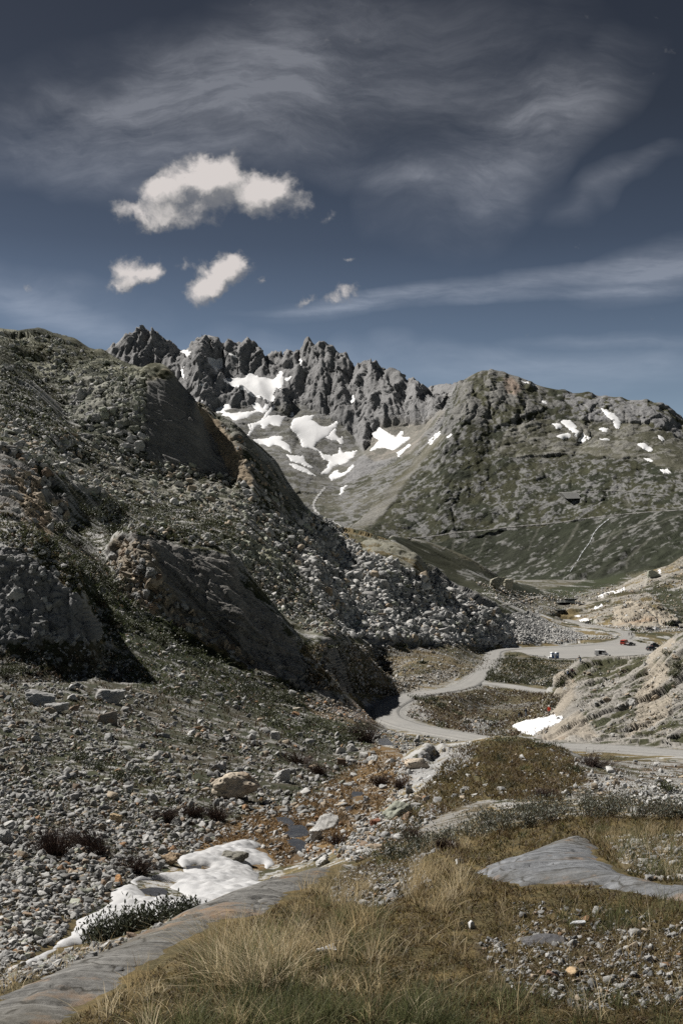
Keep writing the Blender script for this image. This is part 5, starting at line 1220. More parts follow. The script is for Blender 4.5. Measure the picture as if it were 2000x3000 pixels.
peb_s += sample_zone("0,2900; 190,2840; 360,2780; 380,2760; 200,2800; 0,2860", 350, .015, .09, 1.8, PEB, 4, 10)
near_s += sample_zone('20,2845; 130,2812; 300,2768; 420,2740; 440,2700; 560,2650; 760,2600; 800,2570; 830,2575; 620,2665; 440,2735; 200,2830; 40,2890', 900, .02, .16, 1.5, MIX, 4.5, 22)
print('stones sampled', round(time.time()-T0, 1))
# bedrock crags that break through the turf of the left hill
CR = {'greenish grey': 3, 'grey': 3, 'pale grey': 2}; CRT = {'tan': 3, 'grey': 3, 'brown': 1}
crag_s = sample_zone("180,1120; 430,1095; 430,1330; 260,1290; 190,1200", 170, 3.0, 11, 1.2, CR, 300, 640, cap=62)
crag_s += sample_zone("0,975; 120,970; 330,1055; 420,1095; 180,1120; 0,1100", 120, 2.5, 9, 1.4, CR, 300, 660, cap=48, clump=.5)
crag_s += sample_zone("0,1310; 90,1335; 190,1440; 200,1545; 60,1550; 0,1500", 130, 1.5, 6, 1.2, CRT, 110, 235, cap=70)
crag_s += sample_zone("325,1590; 440,1570; 480,1700; 570,1790; 640,1850; 760,1945; 650,1900; 490,1815; 400,1770; 340,1715", 170, .9, 3.4, 1.3, CRT, 115, 160, cap=60)
crag_s += sample_zone("640,1590; 740,1570; 860,1600; 880,1680; 760,1690; 680,1640", 80, 2, 7, 1.2, {'greenish grey': 4, 'pale grey': 1}, 190, 400, cap=70)
crag_s += sample_zone("690,1410; 780,1450; 900,1500; 900,1590; 800,1600; 700,1500", 110, 2, 7, 1.3, CR, 230, 520, cap=55)
crag_s += sample_zone("650,1240; 720,1290; 880,1490; 760,1440; 700,1330", 90, 2, 7, 1.4, CRT, 380, 520, cap=40)
crag_s += sample_zone("0,1600; 110,1640; 240,1780; 270,1890; 0,1880", 60, .6, 2.4, 1.4, {'grey': 3, 'dark grey': 2}, 70, 95, cap=70)
crag_s += sample_zone("1640,2000; 1720,1950; 1900,1925; 2000,1880; 2000,2150; 1760,2150; 1620,2130", 40, .6, 3.0, 1.4, {'tan': 2, 'pale grey': 3}, 110, 225, cap=70)
crag_s += sample_zone("1690,1815; 1840,1710; 2000,1650; 2000,1830", 90, 1.5, 6, 1.4, {'tan': 2, 'pale grey': 2}, 560, 900, cap=40)
# the 270 loose rocks that show largest are objects of their own
def px_size(it): return it[1]*F/it[0].y
def where(px, py, zone):
    if zone == 'field':
        return 'low in the rockfall above the meadow' if py > 1800 else ('on the upper left of the pale rockfall' if px < 1100 else 'on the crest side of the pale rockfall')
    if zone == 'stream':
        return 'in the stream bed below the grass hummock' if py < 2330 else ('beside the dark pools of the stream' if px < 960 else 'on the right bank of the stream')
    if py < 2060: return 'on the slope just under the dark cliff' if px < 560 else 'on the turf below the long rock rib'
    if py < 2250: return 'on the scree above the orange boulder' if px > 350 else 'on the scree below the left cliff'
    if px > 480: return 'on the scree between orange boulder and stream'
    return 'on the scree beside the melting snow' if py > 2420 else 'on the scree left of the orange boulder'
def single_rock(h, s, c, lab, group, shape=None, dims=None, rz=None, sub=3, name='rock', mat=None, sink=.25, tint=None, rough=.08, planes=12, roundness=.06, tilt=.35, seed=None):
    seed = int(rng.integers(1e6)) if seed is None else seed
    d = dims or (1, random.uniform(.68, .95), random.uniform(.5, .82))
    V, Fq = rock_shape(seed, sub, planes, *d, rough, roundness)
    R_ = rot_z_tilt(tilt) if rz is None else np.array(Matrix.Rotation(rz, 3, 'Z') @ Matrix.Rotation(random.gauss(0, .12), 3, 'X'))
    W = (V@R_.T)*(s*.5)
    col = np.array(tint if tint is not None else PAL[c])*rng.uniform(.88, 1.12)
    vn = fbm(W/s+seed % 97, .45, 3, .6, 7); cc = np.broadcast_to(col, (len(W), 3))*(1+.3*vn)[:, None]
    ru = sstep(.05, .4, fbm(W/s+seed % 53, .7, 3, .6, 8))[:, None]*(.6 if c in ('tan', 'rusty orange', 'brown') else .10)
    cc = cc*(1-ru)+ru*np.array(PAL['rusty orange'])
    o = mesh_np(name, W, Fq, mat or ROCK_M, cc, smooth=False)
    o.location = h+Vector((0, 0, s*.5*d[2]*(1-2*sink)))
    return tag(o, lab, 'rock', group)
def split_singles(items, k, zone, group, mat=None):
    items = [it for it in items if 0 < it[3][0] < 2000]
    order = sorted(range(len(items)), key=lambda i: -px_size(items[i])); top = set(order[:k])
    for i in order[:k]:
        h, s, c, (px, py) = items[i]
        single_rock(h, s, c, f"{'broad' if px_size(items[i]) > 45 else 'angular'} {c} {'block' if zone == 'field' else 'rock'} {where(px, py, zone)}", group, mat=mat)
    return [it for i, it in enumerate(items) if i not in top]
near_s = split_singles(near_s, 110, 'near', 'loose rocks on the scree slope')
stream_s = split_singles(stream_s, 60, 'stream', 'rocks along the stream')
field_s = split_singles(field_s, 95, 'field', 'fallen blocks of the rockfall', ROCK_L)
def by_size(items, name, mat, thr=9, gain=1.0):
    big = [it for it in items if px_size(it) > thr]; small = [it for it in items if px_size(it) <= thr]
    for part, sh in ((big, SHAPES2), (small, SHAPES1)):
        stones_mesh(name, part, sh, mat, gain=gain)
by_size(near_s+turf, 'scree', ROCK_M, gain=.86); by_size(stream_s, 'stream_gravel', ROCK_M); by_size(field_s+cone_s, 'rockfall_debris', ROCK_L, gain=1.08)
stones_mesh('crags', crag_s, SHAPES3, ROCK_L, sink=.62)
by_size(hill_s, 'loose_stones', ROCK_L); by_size(floor_s+out_s, 'loose_stones', ROCK_L); by_size(bank_s, 'loose_stones', ROCK_M); by_size(peb_s, 'gravel', ROCK_S, 12, gain=.70)

# ---------------------------------------------------------------- the rocks one would point at
def named(px, py, wpx, dims, c, lab, rz=None, sub=4, rough=.13, sink=.2, tint=None, D=None, planes=14, roundness=.15, mat=None, seed=None, name='boulder', cat='boulder'):
    """rock whose foot stands at a photo position, wpx photo pixels wide"""
    h = hit(px, py)
    if D: h = Vector(world(px, py, D))
    s = wpx*h.y/F
    o = single_rock(h, s, c, lab, None, None, dims, rz if rz is not None else random.uniform(0, 6), sub, name, mat or ROCK_M, sink, tint, rough, planes, roundness, seed=seed)
    o['category'] = cat; return o
named(690, 2342, 158, (1, .85, .62), 'tan', 'largest boulder, orange stained, on the scree above the stream', .3, tint=(.44, .385, .31), sink=.12, seed=3, roundness=.3)
named(955, 2432, 80, (1, .8, .72), 'pale grey', 'squared grey boulder standing beside the dark stream pool', .1, seed=12, rough=.08)
named(925, 2462, 56, (1, .8, .8), 'pale grey', 'white pointed rock leaning under the squared grey boulder', seed=14)
named(688, 2530, 112, (1, .7, .45), 'dark grey', 'dark rounded rock rising through the melting snow', .1, tint=(.15, .145, .125), sink=.15, seed=8, roundness=.6)
named(347, 2592, 40, (.9, .9, .95), 'rusty orange', 'orange upright stone at the upper edge of the melting snow', tint=(.36, .2, .09), seed=9)
named(505, 2535, 60, (1, .7, .8), 'brown', 'brown split stone at the top edge of the melting snow', tint=(.24, .18, .12), seed=10)
named(484, 2502, 38, (1, .8, .8), 'grey', 'small grey stone resting just above the brown split stone', seed=16)
named(1170, 2395, 105, (1, .7, .55), 'greenish grey', 'broad greenish boulder with a sharp edge on the right bank', .5, seed=11, planes=9, roundness=.12)
named(1102, 2417, 40, (1, .7, .6), 'rusty orange', 'dark red stone left of the broad greenish boulder', tint=(.20, .085, .055), seed=13)
named(1197, 2325, 42, (1, .9, .9), 'dark grey', 'dark round stone on the right bank above the snow strip', tint=(.2, .2, .2), seed=15, roundness=.6)
named(1215, 2248, 110, (1, .6, .40), 'tan', 'smooth pale tan slab at the foot of the light outcrop', .35, tint=(.40, .35, .285), seed=17, roundness=.6, sink=.25)
named(12, 2470, 60, (1, .9, .9), 'grey', 'large grey rock cut by the left edge of the scree', seed=18)
named(112, 2752, 52, (1, .8, 1.0), 'greenish grey', 'pointed grey stone left of the lower snow tongue', seed=19)
named(118, 2062, 96, (1, .7, .6), 'grey', 'light grey ledge of rock below the left cliff', .6, seed=20)
named(165, 2085, 74, (1, .7, .5), 'grey', 'dark fissured rock beside the light grey ledge', seed=21)
named(322, 2056, 95, (1, .6, .5), 'grey', 'long grey block on the scree below the cliff shadow', .2, seed=22)
named(312, 2118, 66, (1, .7, .7), 'brown', 'brownish upright block under the long grey block', tint=(.25, .22, .19), seed=23)
named(805, 2166, 34, (.9, .8, 1.0), 'pale grey', 'white upright stone on the green slope right of the scree', tint=(.46, .455, .44), seed=24)
named(878, 2083, 44, (1, .7, .35), 'pale grey', 'flat pale slab on the turf under the long rib', tint=(.42, .38, .32), seed=25)
named(868, 2096, 28, (1, .7, .5), 'rusty orange', 'small orange block under the flat pale slab', seed=26)
named(240, 2274, 34, (1, .9, .8), 'pale grey', 'round white stone in the middle of the scree', seed=27, roundness=.6)
named(338, 2412, 40, (1, .8, .9), 'tan', 'tan angular stone on the scree above the bushes', tint=(.38, .29, .18), seed=28)
named(446, 2352, 38, (.9, .8, 1.05), 'grey', 'upright grey stone left of the orange boulder', seed=29)
named(828, 2288, 58, (1, .7, .75), 'pale grey', 'light grey boulder with a dark shadow right of the orange boulder', .5, seed=30)
named(943, 2536, 62, (1, .7, .5), 'pale grey', 'flat whitish rock just behind the sloping rock slab', seed=31)
named(1092, 2238, 46, (1, .8, .8), 'grey', 'grey boulder at the lower end of the dark pool', seed=32)
named(1068, 2352, 30, (1, .8, .9), 'grey', 'grey upright stone in front of the middle pool', seed=33)
named(1455, 1726, 46, (1, .9, .85), 'greenish grey', 'left half of the giant twin boulder below the dark spur', .2, tint=(.30, .29, .235), mat=ROCK_L, seed=34, sink=.05)
named(1483, 1728, 38, (1, .9, .95), 'greenish grey', 'right half of the giant twin boulder below the dark spur', .4, tint=(.31, .295, .235), mat=ROCK_L, seed=35, sink=.05)
named(1910, 1690, 42, (1, .8, .75), 'greenish grey', 'big grey boulder on the skyline of the far outcrop', .2, mat=ROCK_L, seed=36)
named(952, 2796, 70, (1, .7, .5), 'pale grey', 'white flat stone lying in the dry foreground grass', .2, tint=(.46, .465, .48), mat=ROCK_S, seed=37, name='stone', cat='stone', sub=3)
named(1381, 2722, 36, (.75, .6, 1.0), 'pale grey', 'small upright white stone in the moss', tint=(.44, .44, .44), mat=ROCK_S, seed=38, name='stone', cat='stone', sub=3)
named(1592, 2764, 150, (1, .6, .10), 'dark grey', 'flat dark plate of rock sunk in the moss', .05, tint=(.085, .085, .09), mat=ROCK_S, seed=39, name='stone', cat='stone', sub=3)
named(1690, 2712, 48, (1, .7, .5), 'pale grey', 'pale blue grey stone above the gravel patch', tint=(.42, .44, .46), mat=ROCK_S, seed=40, name='stone', cat='stone', sub=3)
named(275, 2862, 38, (1, .7, .7), 'dark grey', 'black stone lying on the sloping rock slab', tint=(.07, .07, .072), mat=ROCK_S, seed=41, name='stone', cat='stone', sub=3)
named(348, 2853, 36, (1, .8, .6), 'dark grey', 'smaller dark stone beside the black stone on the slab', tint=(.10, .10, .10), mat=ROCK_S, seed=42, name='stone', cat='stone', sub=3)
named(1620, 2862, 60, (1, .7, .45), 'brown', 'brown flat stone in the foreground gravel', tint=(.15, .10, .075), mat=ROCK_S, seed=43, name='stone', cat='stone', sub=3)
named(1672, 2856, 46, (1, .8, .55), 'tan', 'orange white stone beside the brown flat stone', tint=(.42, .31, .19), mat=ROCK_S, seed=44, name='stone', cat='stone', sub=3)
named(1345, 2530, 26, (1, .9, .8), 'pale grey', 'white stone at the left tip of the blue rock slab', mat=ROCK_S, seed=45, name='stone', cat='stone', sub=3)
print('rocks', round(time.time()-T0, 1))

# ---------------------------------------------------------------- polished bedrock slabs on the knoll
def bedrock(poly, label, crest, tint, seed, rise=.10, foli=(1, .3, .1)):
    """ice-worn slab: follows the ground, stands proud of it and rounds off at its rim"""
    pl_px = np.array(pts(poly)); W = np.array([np.array(hit(*p)) for p in pl_px]); pl = W[:, :2]
    x0, y0 = pl.min(0)-.05; x1, y1 = pl.max(0)+.05; st = .022
    gx, gy = np.meshgrid(np.arange(x0, x1, st), np.arange(y0, y1, st*1.3), indexing='ij'); X, Y = gx.ravel(), gy.ravel()
    q3 = np.stack([X, Y, X*0], 1)
    wx = X+.05*fbm(q3, .35, 3, .6, seed); wy = Y+.07*fbm(q3+7, .35, 3, .6, seed+1)
    ins = inpoly(wx, wy, pl); d = np.where(ins, poly_dist(wx, wy, pl), 0)
    z = zat_v(X, Y, GB5)
    fo = np.array(foli); qq = q3-np.outer(q3@fo/(fo@fo), fo)*.8
    wxx = fbm(q3, .9, 3, .5, seed+8); crk = np.abs(fbm(qq*1.0+wxx[:, None]*.3, .55, 2, .5, seed+6)); Z = z-.02+rise*(1-np.exp(-d/.16))-.03*(1-sstep(0, .035, crk))+.012*facets(qq/.16, seed)[0]+.010*fbm(q3, .6, 4, .5, seed+2)+.005*fbm(qq, .10, 3, .6, seed+3)-.012*sstep(.35, .6, np.abs(fbm(qq+3, .25, 2, .5, seed+4)))
    M = ins.reshape(gx.shape); keep = M.copy(); keep[1:] |= M[:-1]; keep[:-1] |= M[1:]; keep[:, 1:] |= M[:, :-1]; keep[:, :-1] |= M[:, 1:]
    I = np.arange(len(X)).reshape(gx.shape); f = keep[:-1, :-1] & keep[1:, :-1] & keep[1:, 1:] & keep[:-1, 1:]
    a, b = np.nonzero(f); quads = np.stack([I[a, b], I[a+1, b], I[a+1, b+1], I[a, b+1]], 1); used, inv = np.unique(quads, return_inverse=True)
    Z = np.where(M.ravel(), Z, z-.10)
    o = mesh_np('rock_slab', np.stack([X, Y, Z], 1)[used], inv.reshape(-1, 4), None or bed_mat(tint))
    return tag(o, label, 'rock slab')
def bed_mat(tint):
    m, n, b = nt('ice_worn_rock'); co = objco(n)
    f = add_noise(n, 22, 9, .78, co); f2 = add_noise(n, 2.2, 5, .6, co); f4 = add_noise(n, 60, 4, .7, co)
    mp = n.nodes.new('ShaderNodeMapping'); mp.inputs['Rotation'].default_value = (0, 0, math.radians(-28)); mp.inputs['Scale'].default_value = (1.2, 16, 4); n.links.new(co, mp.inputs[0])
    f3 = add_noise(n, 1.0, 7, .65, mp.outputs[0])
    t = np.array(tint)
    c = ramp(n, f, [(.28, tuple(t*.38)), (.5, tuple(t)), (.72, tuple(t*1.6))])
    c = mixc(n, ramp(n, f3, [(.52, 0.0), (.62, .7)]), c, tuple(t*1.75))
    c = mixc(n, ramp(n, f3, [(.34, .75), (.46, 0.0)]), c, tuple(t*.45))
    f5 = add_noise(n, 1.1, 6, .62, co); c = mixc(n, ramp(n, f5, [(.46, 0.0), (.62, .55)]), c, (.085, .078, .062))
    c = mixc(n, ramp(n, f2, [(.57, 0.0), (.68, .7)]), c, (.24, .15, .085))
    c = mixc(n, ramp(n, f4, [(.62, 0.0), (.72, .7)]), c, (.10, .10, .095))
    wv_ = n.nodes.new('ShaderNodeVectorMath'); wv_.operation = 'ADD'; n.links.new(co, wv_.inputs[0]); tn = n.nodes.new('ShaderNodeTexNoise'); tn.inputs['Scale'].default_value = 3; tn.inputs['Detail'].default_value = 5
    sv_ = n.nodes.new('ShaderNodeVectorMath'); sv_.operation = 'SCALE'; n.links.new(co, tn.inputs['Vector']); n.links.new(tn.outputs['Color'], sv_.inputs[0]); sv_.inputs[3].default_value = .25; n.links.new(sv_.outputs[0], wv_.inputs[1])
    mpv = n.nodes.new('ShaderNodeMapping'); mpv.inputs['Rotation'].default_value = (0, 0, math.radians(-28)); mpv.inputs['Scale'].default_value = (1.0, 2.6, 1); n.links.new(wv_.outputs[0], mpv.inputs[0])
    vo = n.nodes.new('ShaderNodeTexVoronoi'); vo.feature = 'DISTANCE_TO_EDGE'; vo.inputs['Scale'].default_value = 1.5; n.links.new(mpv.outputs[0], vo.inputs['Vector'])
    c = mixc(n, ramp(n, vo.outputs['Distance'], [(.0, .9), (.026, 0.0)]), c, (.035, .033, .028))
    n.links.new(c, b.inputs['Base Color']); b.inputs['Roughness'].default_value = .85; b.inputs['Specular IOR Level'].default_value = .12
    h = mathn(n, 'ADD', mathn(n, 'MULTIPLY', f3, .6), f)
    bump(n, b, h, .55, .02); return m
bedrock("-160,2995; -60,2935; 40,2888; 200,2818; 357,2762; 446,2720; 606,2650; 733,2605; 829,2568; 944,2538; 1010,2534; 960,2580; 850,2632; 790,2680; 640,2706; 545,2772; 440,2830; 385,2888; 280,2940; 220,2990; 60,3060; -160,3120", 'long sloping grey bedrock slab between the snow gully and the grass', None, (.118, .116, .111), 51, .07)
bedrock("1370,2552; 1440,2528; 1540,2502; 1600,2470; 1660,2458; 1735,2456; 1760,2478; 1745,2500; 1800,2535; 1860,2570; 1960,2590; 2080,2610; 2080,2660; 1960,2645; 1900,2628; 1780,2610; 1720,2598; 1600,2595; 1520,2606; 1470,2590; 1400,2575", 'smooth blue grey bedrock slab with rusty streaks among the moss', None, (.118, .123, .131), 61, .09, (1, -.4, 0))
print('slabs', round(time.time()-T0, 1))

# ---------------------------------------------------------------- plants
def mat_leaf(name, trans=.0, rough=.6, lam=.02):
    m, n, b = nt(name)
    a = n.nodes.new('ShaderNodeAttribute'); a.attribute_name = 'surface'
    n.links.new(a.outputs['Color'], b.inputs['Base Color']); b.inputs['Roughness'].default_value = rough
    b.inputs['Specular IOR Level'].default_value = .3
    if trans:
        t = n.nodes.new('ShaderNodeBsdfTranslucent'); n.links.new(a.outputs['Color'], t.inputs['Color'])
        mx = n.nodes.new('ShaderNodeMixShader'); mx.inputs[0].default_value = trans
        n.links.new(b.outputs[0], mx.inputs[1]); n.links.new(t.outputs[0], mx.inputs[2]); n.links.new(mx.outputs[0], n.nodes['Material Output'].inputs[0])
    return m
M_GRASS = mat_leaf('grass_blades', .5); M_LEAF = mat_leaf('willow_leaves', .15, .5); M_TWIG = mat_leaf('twigs', 0, .8)
def blades(roots, lengths, widths, lean, colours, seg=4, curl=.5):
    """arched ribbons: roots (N,3), lean (N,2) sideways drift of the tip in blade lengths"""
    n_ = len(roots); t = np.linspace(0, 1, seg+1)
    az = rng.uniform(0, 2*np.pi, n_); side = np.stack([np.cos(az), np.sin(az), az*0], 1)
    V = np.zeros((n_, seg+1, 2, 3))
    for k, tk in enumerate(t):
        c = roots.copy(); c[:, :2] += lean*lengths[:, None]*(tk**1.7); c[:, 2] += lengths*(tk-curl*np.minimum(np.linalg.norm(lean, axis=1), 1.4)*.45*tk**2.4)
        w_ = widths*(1-.85*tk**1.5)*.5
        V[:, k, 0] = c-side*w_[:, None]; V[:, k, 1] = c+side*w_[:, None]
    I = np.arange(n_*(seg+1)*2).reshape(n_, seg+1, 2)
    Fq = np.stack([I[:, :-1, 0], I[:, :-1, 1], I[:, 1:, 1], I[:, 1:, 0]], -1).reshape(-1, 4)
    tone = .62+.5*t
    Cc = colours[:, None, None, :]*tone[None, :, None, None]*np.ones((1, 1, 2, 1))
    return V.reshape(-1, 3), Fq, Cc.reshape(-1, 3)
def tufts(poly, n, cnt, ln, spread, cols, leanw=.5, wind=(.0, 0), wd=.0022, dens=None):
    poly = np.array(pts(poly) if isinstance(poly, str) else poly); lo, hi = poly.min(0), poly.max(0); got = 0; R = []; Ls = []; Ws = []; Ln = []; Cs = []
    while got < n:
        q_ = rng.uniform(lo, hi)
        if not inpoly(q_[:1], q_[1:], poly)[0]: continue
        if any(inpoly(q_[:1], q_[1:], b)[0] for b in BLOCKED): continue
        h = hit(*q_); got += 1
        if h.y > 60: continue
        k = int(rng.integers(cnt[0], cnt[1]+1)); col = np.array(cols[int(rng.integers(len(cols)))])
        L0 = rng.uniform(*ln); r_ = np.abs(rng.normal(0, spread, k)); a_ = rng.uniform(0, 2*np.pi, k)
        off = np.stack([np.cos(a_)*r_, np.sin(a_)*r_], 1)
        X = h.x+off[:, 0]; Y = h.y+off[:, 1]
        R.append(np.stack([X, Y, np.full(k, h.z)], 1)); Ls.append(L0*rng.uniform(.45, 1.1, k)); Ws.append(rng.uniform(.7, 1.4, k)*wd)
        ln_ = off/(spread+1e-6)*leanw*.5+rng.normal(0, leanw*.4, (k, 2))+np.array(wind); Ln.append(ln_)
        Cs.append(col[None]*rng.uniform(.7, 1.3, (k, 1)))
    R = np.concatenate(R); R[:, 2] = zat_v(R[:, 0], R[:, 1])-.01
    return R, np.concatenate(Ls), np.concatenate(Ws), np.concatenate(Ln), np.concatenate(Cs)
def grow(name, sets, mat=None):
    Vs, Fs, Cs = [], [], []; off = 0
    for st in sets:
        V, Fq, Cc = blades(*st); Vs.append(V); Fs.append(Fq+off); Cs.append(Cc); off += len(V)
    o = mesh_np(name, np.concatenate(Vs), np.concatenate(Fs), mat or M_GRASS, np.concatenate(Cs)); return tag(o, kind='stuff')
STR = [(.55, .45, .28), (.46, .37, .22), (.60, .51, .35), (.40, .31, .17)]; GRN = [(.10, .115, .05), (.14, .15, .07), (.075, .085, .04), (.17, .17, .085)]; BRN = [(.14, .095, .05), (.11, .085, .045), (.17, .115, .05)]
SLAB1 = np.array(pts("-160,3010; 40,2898; 357,2772; 606,2660; 829,2576; 1010,2540; 950,2585; 850,2632; 790,2680; 640,2706; 545,2772; 440,2830; 385,2888; 280,2940; 220,2990; -160,3120"))
SLAB2 = np.array(pts("1370,2552; 1540,2502; 1660,2458; 1760,2478; 1745,2500; 1860,2570; 2080,2610; 2080,2660; 1900,2628; 1720,2598; 1520,2606; 1400,2575"))
BLOCKED += [SLAB1.mean(0)+(SLAB1-SLAB1.mean(0))*.95, SLAB2.mean(0)+(SLAB2-SLAB2.mean(0))*.93]
TA = "660,2810; 760,2740; 800,2690; 900,2640; 1000,2620; 1100,2640; 1200,2700; 1180,2780; 1000,2860; 700,2900; 520,2860"
TB = "470,2950; 590,2890; 700,2890; 1000,2860; 1200,2900; 1350,2960; 1300,3040; 380,3070; 400,2990"
TC = "1200,2560; 1300,2540; 1380,2580; 1370,2660; 1260,2680; 1180,2640"
TM = "560,2880; 650,2810; 760,2770; 850,2800; 820,2890; 660,2920"
dry = [tufts(TM, 24, (60, 100), (.16, .27), .05, STR, 1.0, (-.35, .05)), tufts(TA, 21, (45, 80), (.11, .23), .05, STR, .9, (-.12, .05)), tufts(TB, 20, (24, 50), (.07, .15), .05, STR, 1.0, (-.1, 0)), tufts(TC, 26, (25, 45), (.14, .27), .04, STR, .7),
       tufts("900,2560; 1060,2560; 1100,2660; 960,2700; 860,2680", 12, (30, 50), (.12, .22), .04, STR, .8),
       tufts("1000,2600; 2000,2650; 2000,2990; 1000,2990", 60, (5, 14), (.08, .24), .03, STR, 1.1), tufts("1700,2440; 2000,2430; 2000,2590; 1850,2560", 40, (14, 30), (.10, .2), .05, STR, .8), tufts("1180,2480; 1340,2420; 1500,2430; 1360,2510; 1200,2540", 30, (12, 26), (.10, .24), .05, STR, .8), tufts("0,2850; 200,2800; 350,2770; 200,2860; 0,2930", 26, (6, 14), (.05, .14), .03, STR, .7), tufts("1150,2340; 1600,2260; 2000,2330; 2000,2400; 1400,2400; 1180,2450", 120, (8, 18), (.08, .2), .06, STR, .8), tufts("250,2960; 420,2870; 520,2900; 320,2990", 12, (14, 24), (.06, .15), .04, STR, .8)]
green = [tufts(TM, 16, (40, 70), (.16, .26), .05, GRN, .7), tufts(TA, 24, (30, 60), (.08, .17), .045, GRN, .7), tufts(TB, 46, (30, 60), (.06, .15), .05, GRN, .8), tufts("480,2960; 1250,2930; 1400,3040; 440,3060", 52, (40, 70), (.07, .15), .05, GRN, .8), tufts("1200,2880; 2000,2930; 2000,3040; 1200,3040", 50, (16, 40), (.04, .12), .05, GRN, .8), tufts("1720,2440; 2000,2420; 2000,2590; 1850,2560", 50, (20, 40), (.08, .18), .05, GRN, .6), tufts("1620,2690; 2000,2650; 2000,2720; 1650,2740", 24, (16, 30), (.08, .16), .04, GRN, .7), tufts("1000,2500; 1200,2480; 1180,2540; 1030,2540", 30, (14, 30), (.07, .15), .05, GRN, .6)]
grow('dry_grass', dry); grow('green_grass', green)
# moss, crowberry and lichen: a low nap of tiny shoots over the knoll
KN = "0,3040; 250,2960; 460,2840; 660,2710; 860,2640; 1010,2560; 1200,2470; 1400,2420; 1700,2400; 2000,2400; 2000,3040"
def nap(poly, n, cols, ln, cl=.35, mx=2.2):
    poly = np.array(pts(poly)); lo, hi = poly.min(0), poly.max(0); q_ = rng.uniform(lo, hi, (n*2, 2)); ok = inpoly(q_[:, 0], q_[:, 1], poly)
    for b in BLOCKED: ok &= ~inpoly(q_[:, 0], q_[:, 1], b)
    cn = fbm(np.stack([q_[:, 0]/90, q_[:, 1]/40, q_[:, 0]*0], 1), 1, 4, .6, 44); ok &= rng.random(len(q_)) < sstep(-cl, cl, cn)*.85+.15
    q_ = q_[ok][:n]; Hs = np.array([hit(*a) for a in q_]); k = len(Hs)
    tone = fbm(np.stack([q_[:, 0]/60, q_[:, 1]/28, q_[:, 0]*0+5], 1), 1, 3, .6, 45)
    ci = np.clip(((tone+.6)/1.2*len(cols)).astype(int), 0, len(cols)-1); C_ = np.array(cols)[ci]*rng.uniform(.6, 1.35, (k, 1))
    Hs[:, 2] -= .004
    return Hs, rng.uniform(*ln, k)*np.clip(Hs[:, 1]/5, .7, mx), rng.uniform(.004, .009, k)*np.clip(Hs[:, 1]/5, .7, mx*1.15), rng.normal(0, .8, (k, 2)), C_
MOSSC = [(.05, .05, .024), (.075, .062, .03), (.13, .10, .045), (.10, .07, .035), (.17, .135, .06), (.085, .085, .035)]
V_n = []
def nap_obj(name, sets):
    Vs, Fs, Cs = [], [], []; off = 0
    for st in sets:
        V, Fq, Cc = blades(*st, seg=2); Vs.append(V); Fs.append(Fq+off); Cs.append(Cc); off += len(V)
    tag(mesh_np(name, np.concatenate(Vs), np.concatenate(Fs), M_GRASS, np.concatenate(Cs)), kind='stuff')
nap_obj('low_heath', [nap('0,1220; 200,1250; 420,1345; 560,1365; 690,1400; 850,1520; 960,1570; 1000,1860; 860,1840; 700,1640; 560,1480; 320,1480; 180,1400; 0,1310', 7000, [(.035, .042, .02), (.052, .058, .028), (.07, .066, .035)], (.010, .022), .2, 56),
    nap("300,1480; 560,1470; 700,1500; 690,1600; 560,1595; 360,1560; 290,1540", 5000, [(.03, .036, .018), (.045, .05, .024), (.06, .055, .03)], (.010, .024), .3, 36),
    nap("0,1500; 200,1540; 310,1520; 335,1620; 300,1720; 220,1740; 100,1620; 0,1590", 5500, [(.03, .036, .018), (.045, .05, .024), (.06, .055, .03)], (.010, .024), .3, 20),
    nap("0,970; 120,965; 330,1055; 430,1095; 200,1130; 200,1290; 0,1250", 6000, [(.026, .03, .016), (.038, .042, .02), (.05, .046, .026)], (.010, .022), .3, 60),nap("-50,1900; 290,1900; 560,1955; 760,1965; 980,2075; 1110,2170; 1040,2240; 900,2350; 640,2420; 460,2540; 250,2640; 0,2830", 16000, [(.03, .036, .018), (.045, .05, .024), (.06, .05, .03), (.085, .06, .042), (.10, .085, .045)], (.012, .03), .22, 14),
    nap("280,1900; 560,1955; 760,1965; 980,2080; 1090,2170; 940,2220; 700,2080; 400,2020", 9000, [(.03, .038, .017), (.045, .055, .024), (.06, .065, .03)], (.012, .03), .4, 16),
    nap("230,1640; 420,1780; 600,1890; 720,1960; 560,1950; 290,1880; 260,1760", 5000, [(.03, .038, .017), (.045, .055, .024), (.06, .065, .03)], (.012, .03), .4, 24),
    nap("880,1890; 1440,1895; 1430,1960; 1200,2030; 1150,2040; 900,2020", 5000, [(.07, .06, .03), (.11, .085, .05), (.045, .045, .025)], (.010, .02), .3, 36),
    nap("1210,2045; 1400,2010; 1640,2035; 1600,2150; 1440,2160; 1280,2130; 1190,2100", 5000, [(.05, .055, .028), (.09, .065, .04), (.12, .10, .05)], (.010, .02), .3, 30),
    nap("1440,1930; 1700,1935; 1640,2015; 1420,1995", 4500, [(.035, .04, .02), (.05, .052, .026), (.10, .085, .045)], (.010, .02), .3, 44),
    nap("1640,2010; 1710,1950; 1900,1925; 2000,1870; 2000,2160; 1760,2160", 1600, [(.035, .04, .02), (.05, .05, .026), (.09, .08, .045)], (.012, .024), .12, 14)])
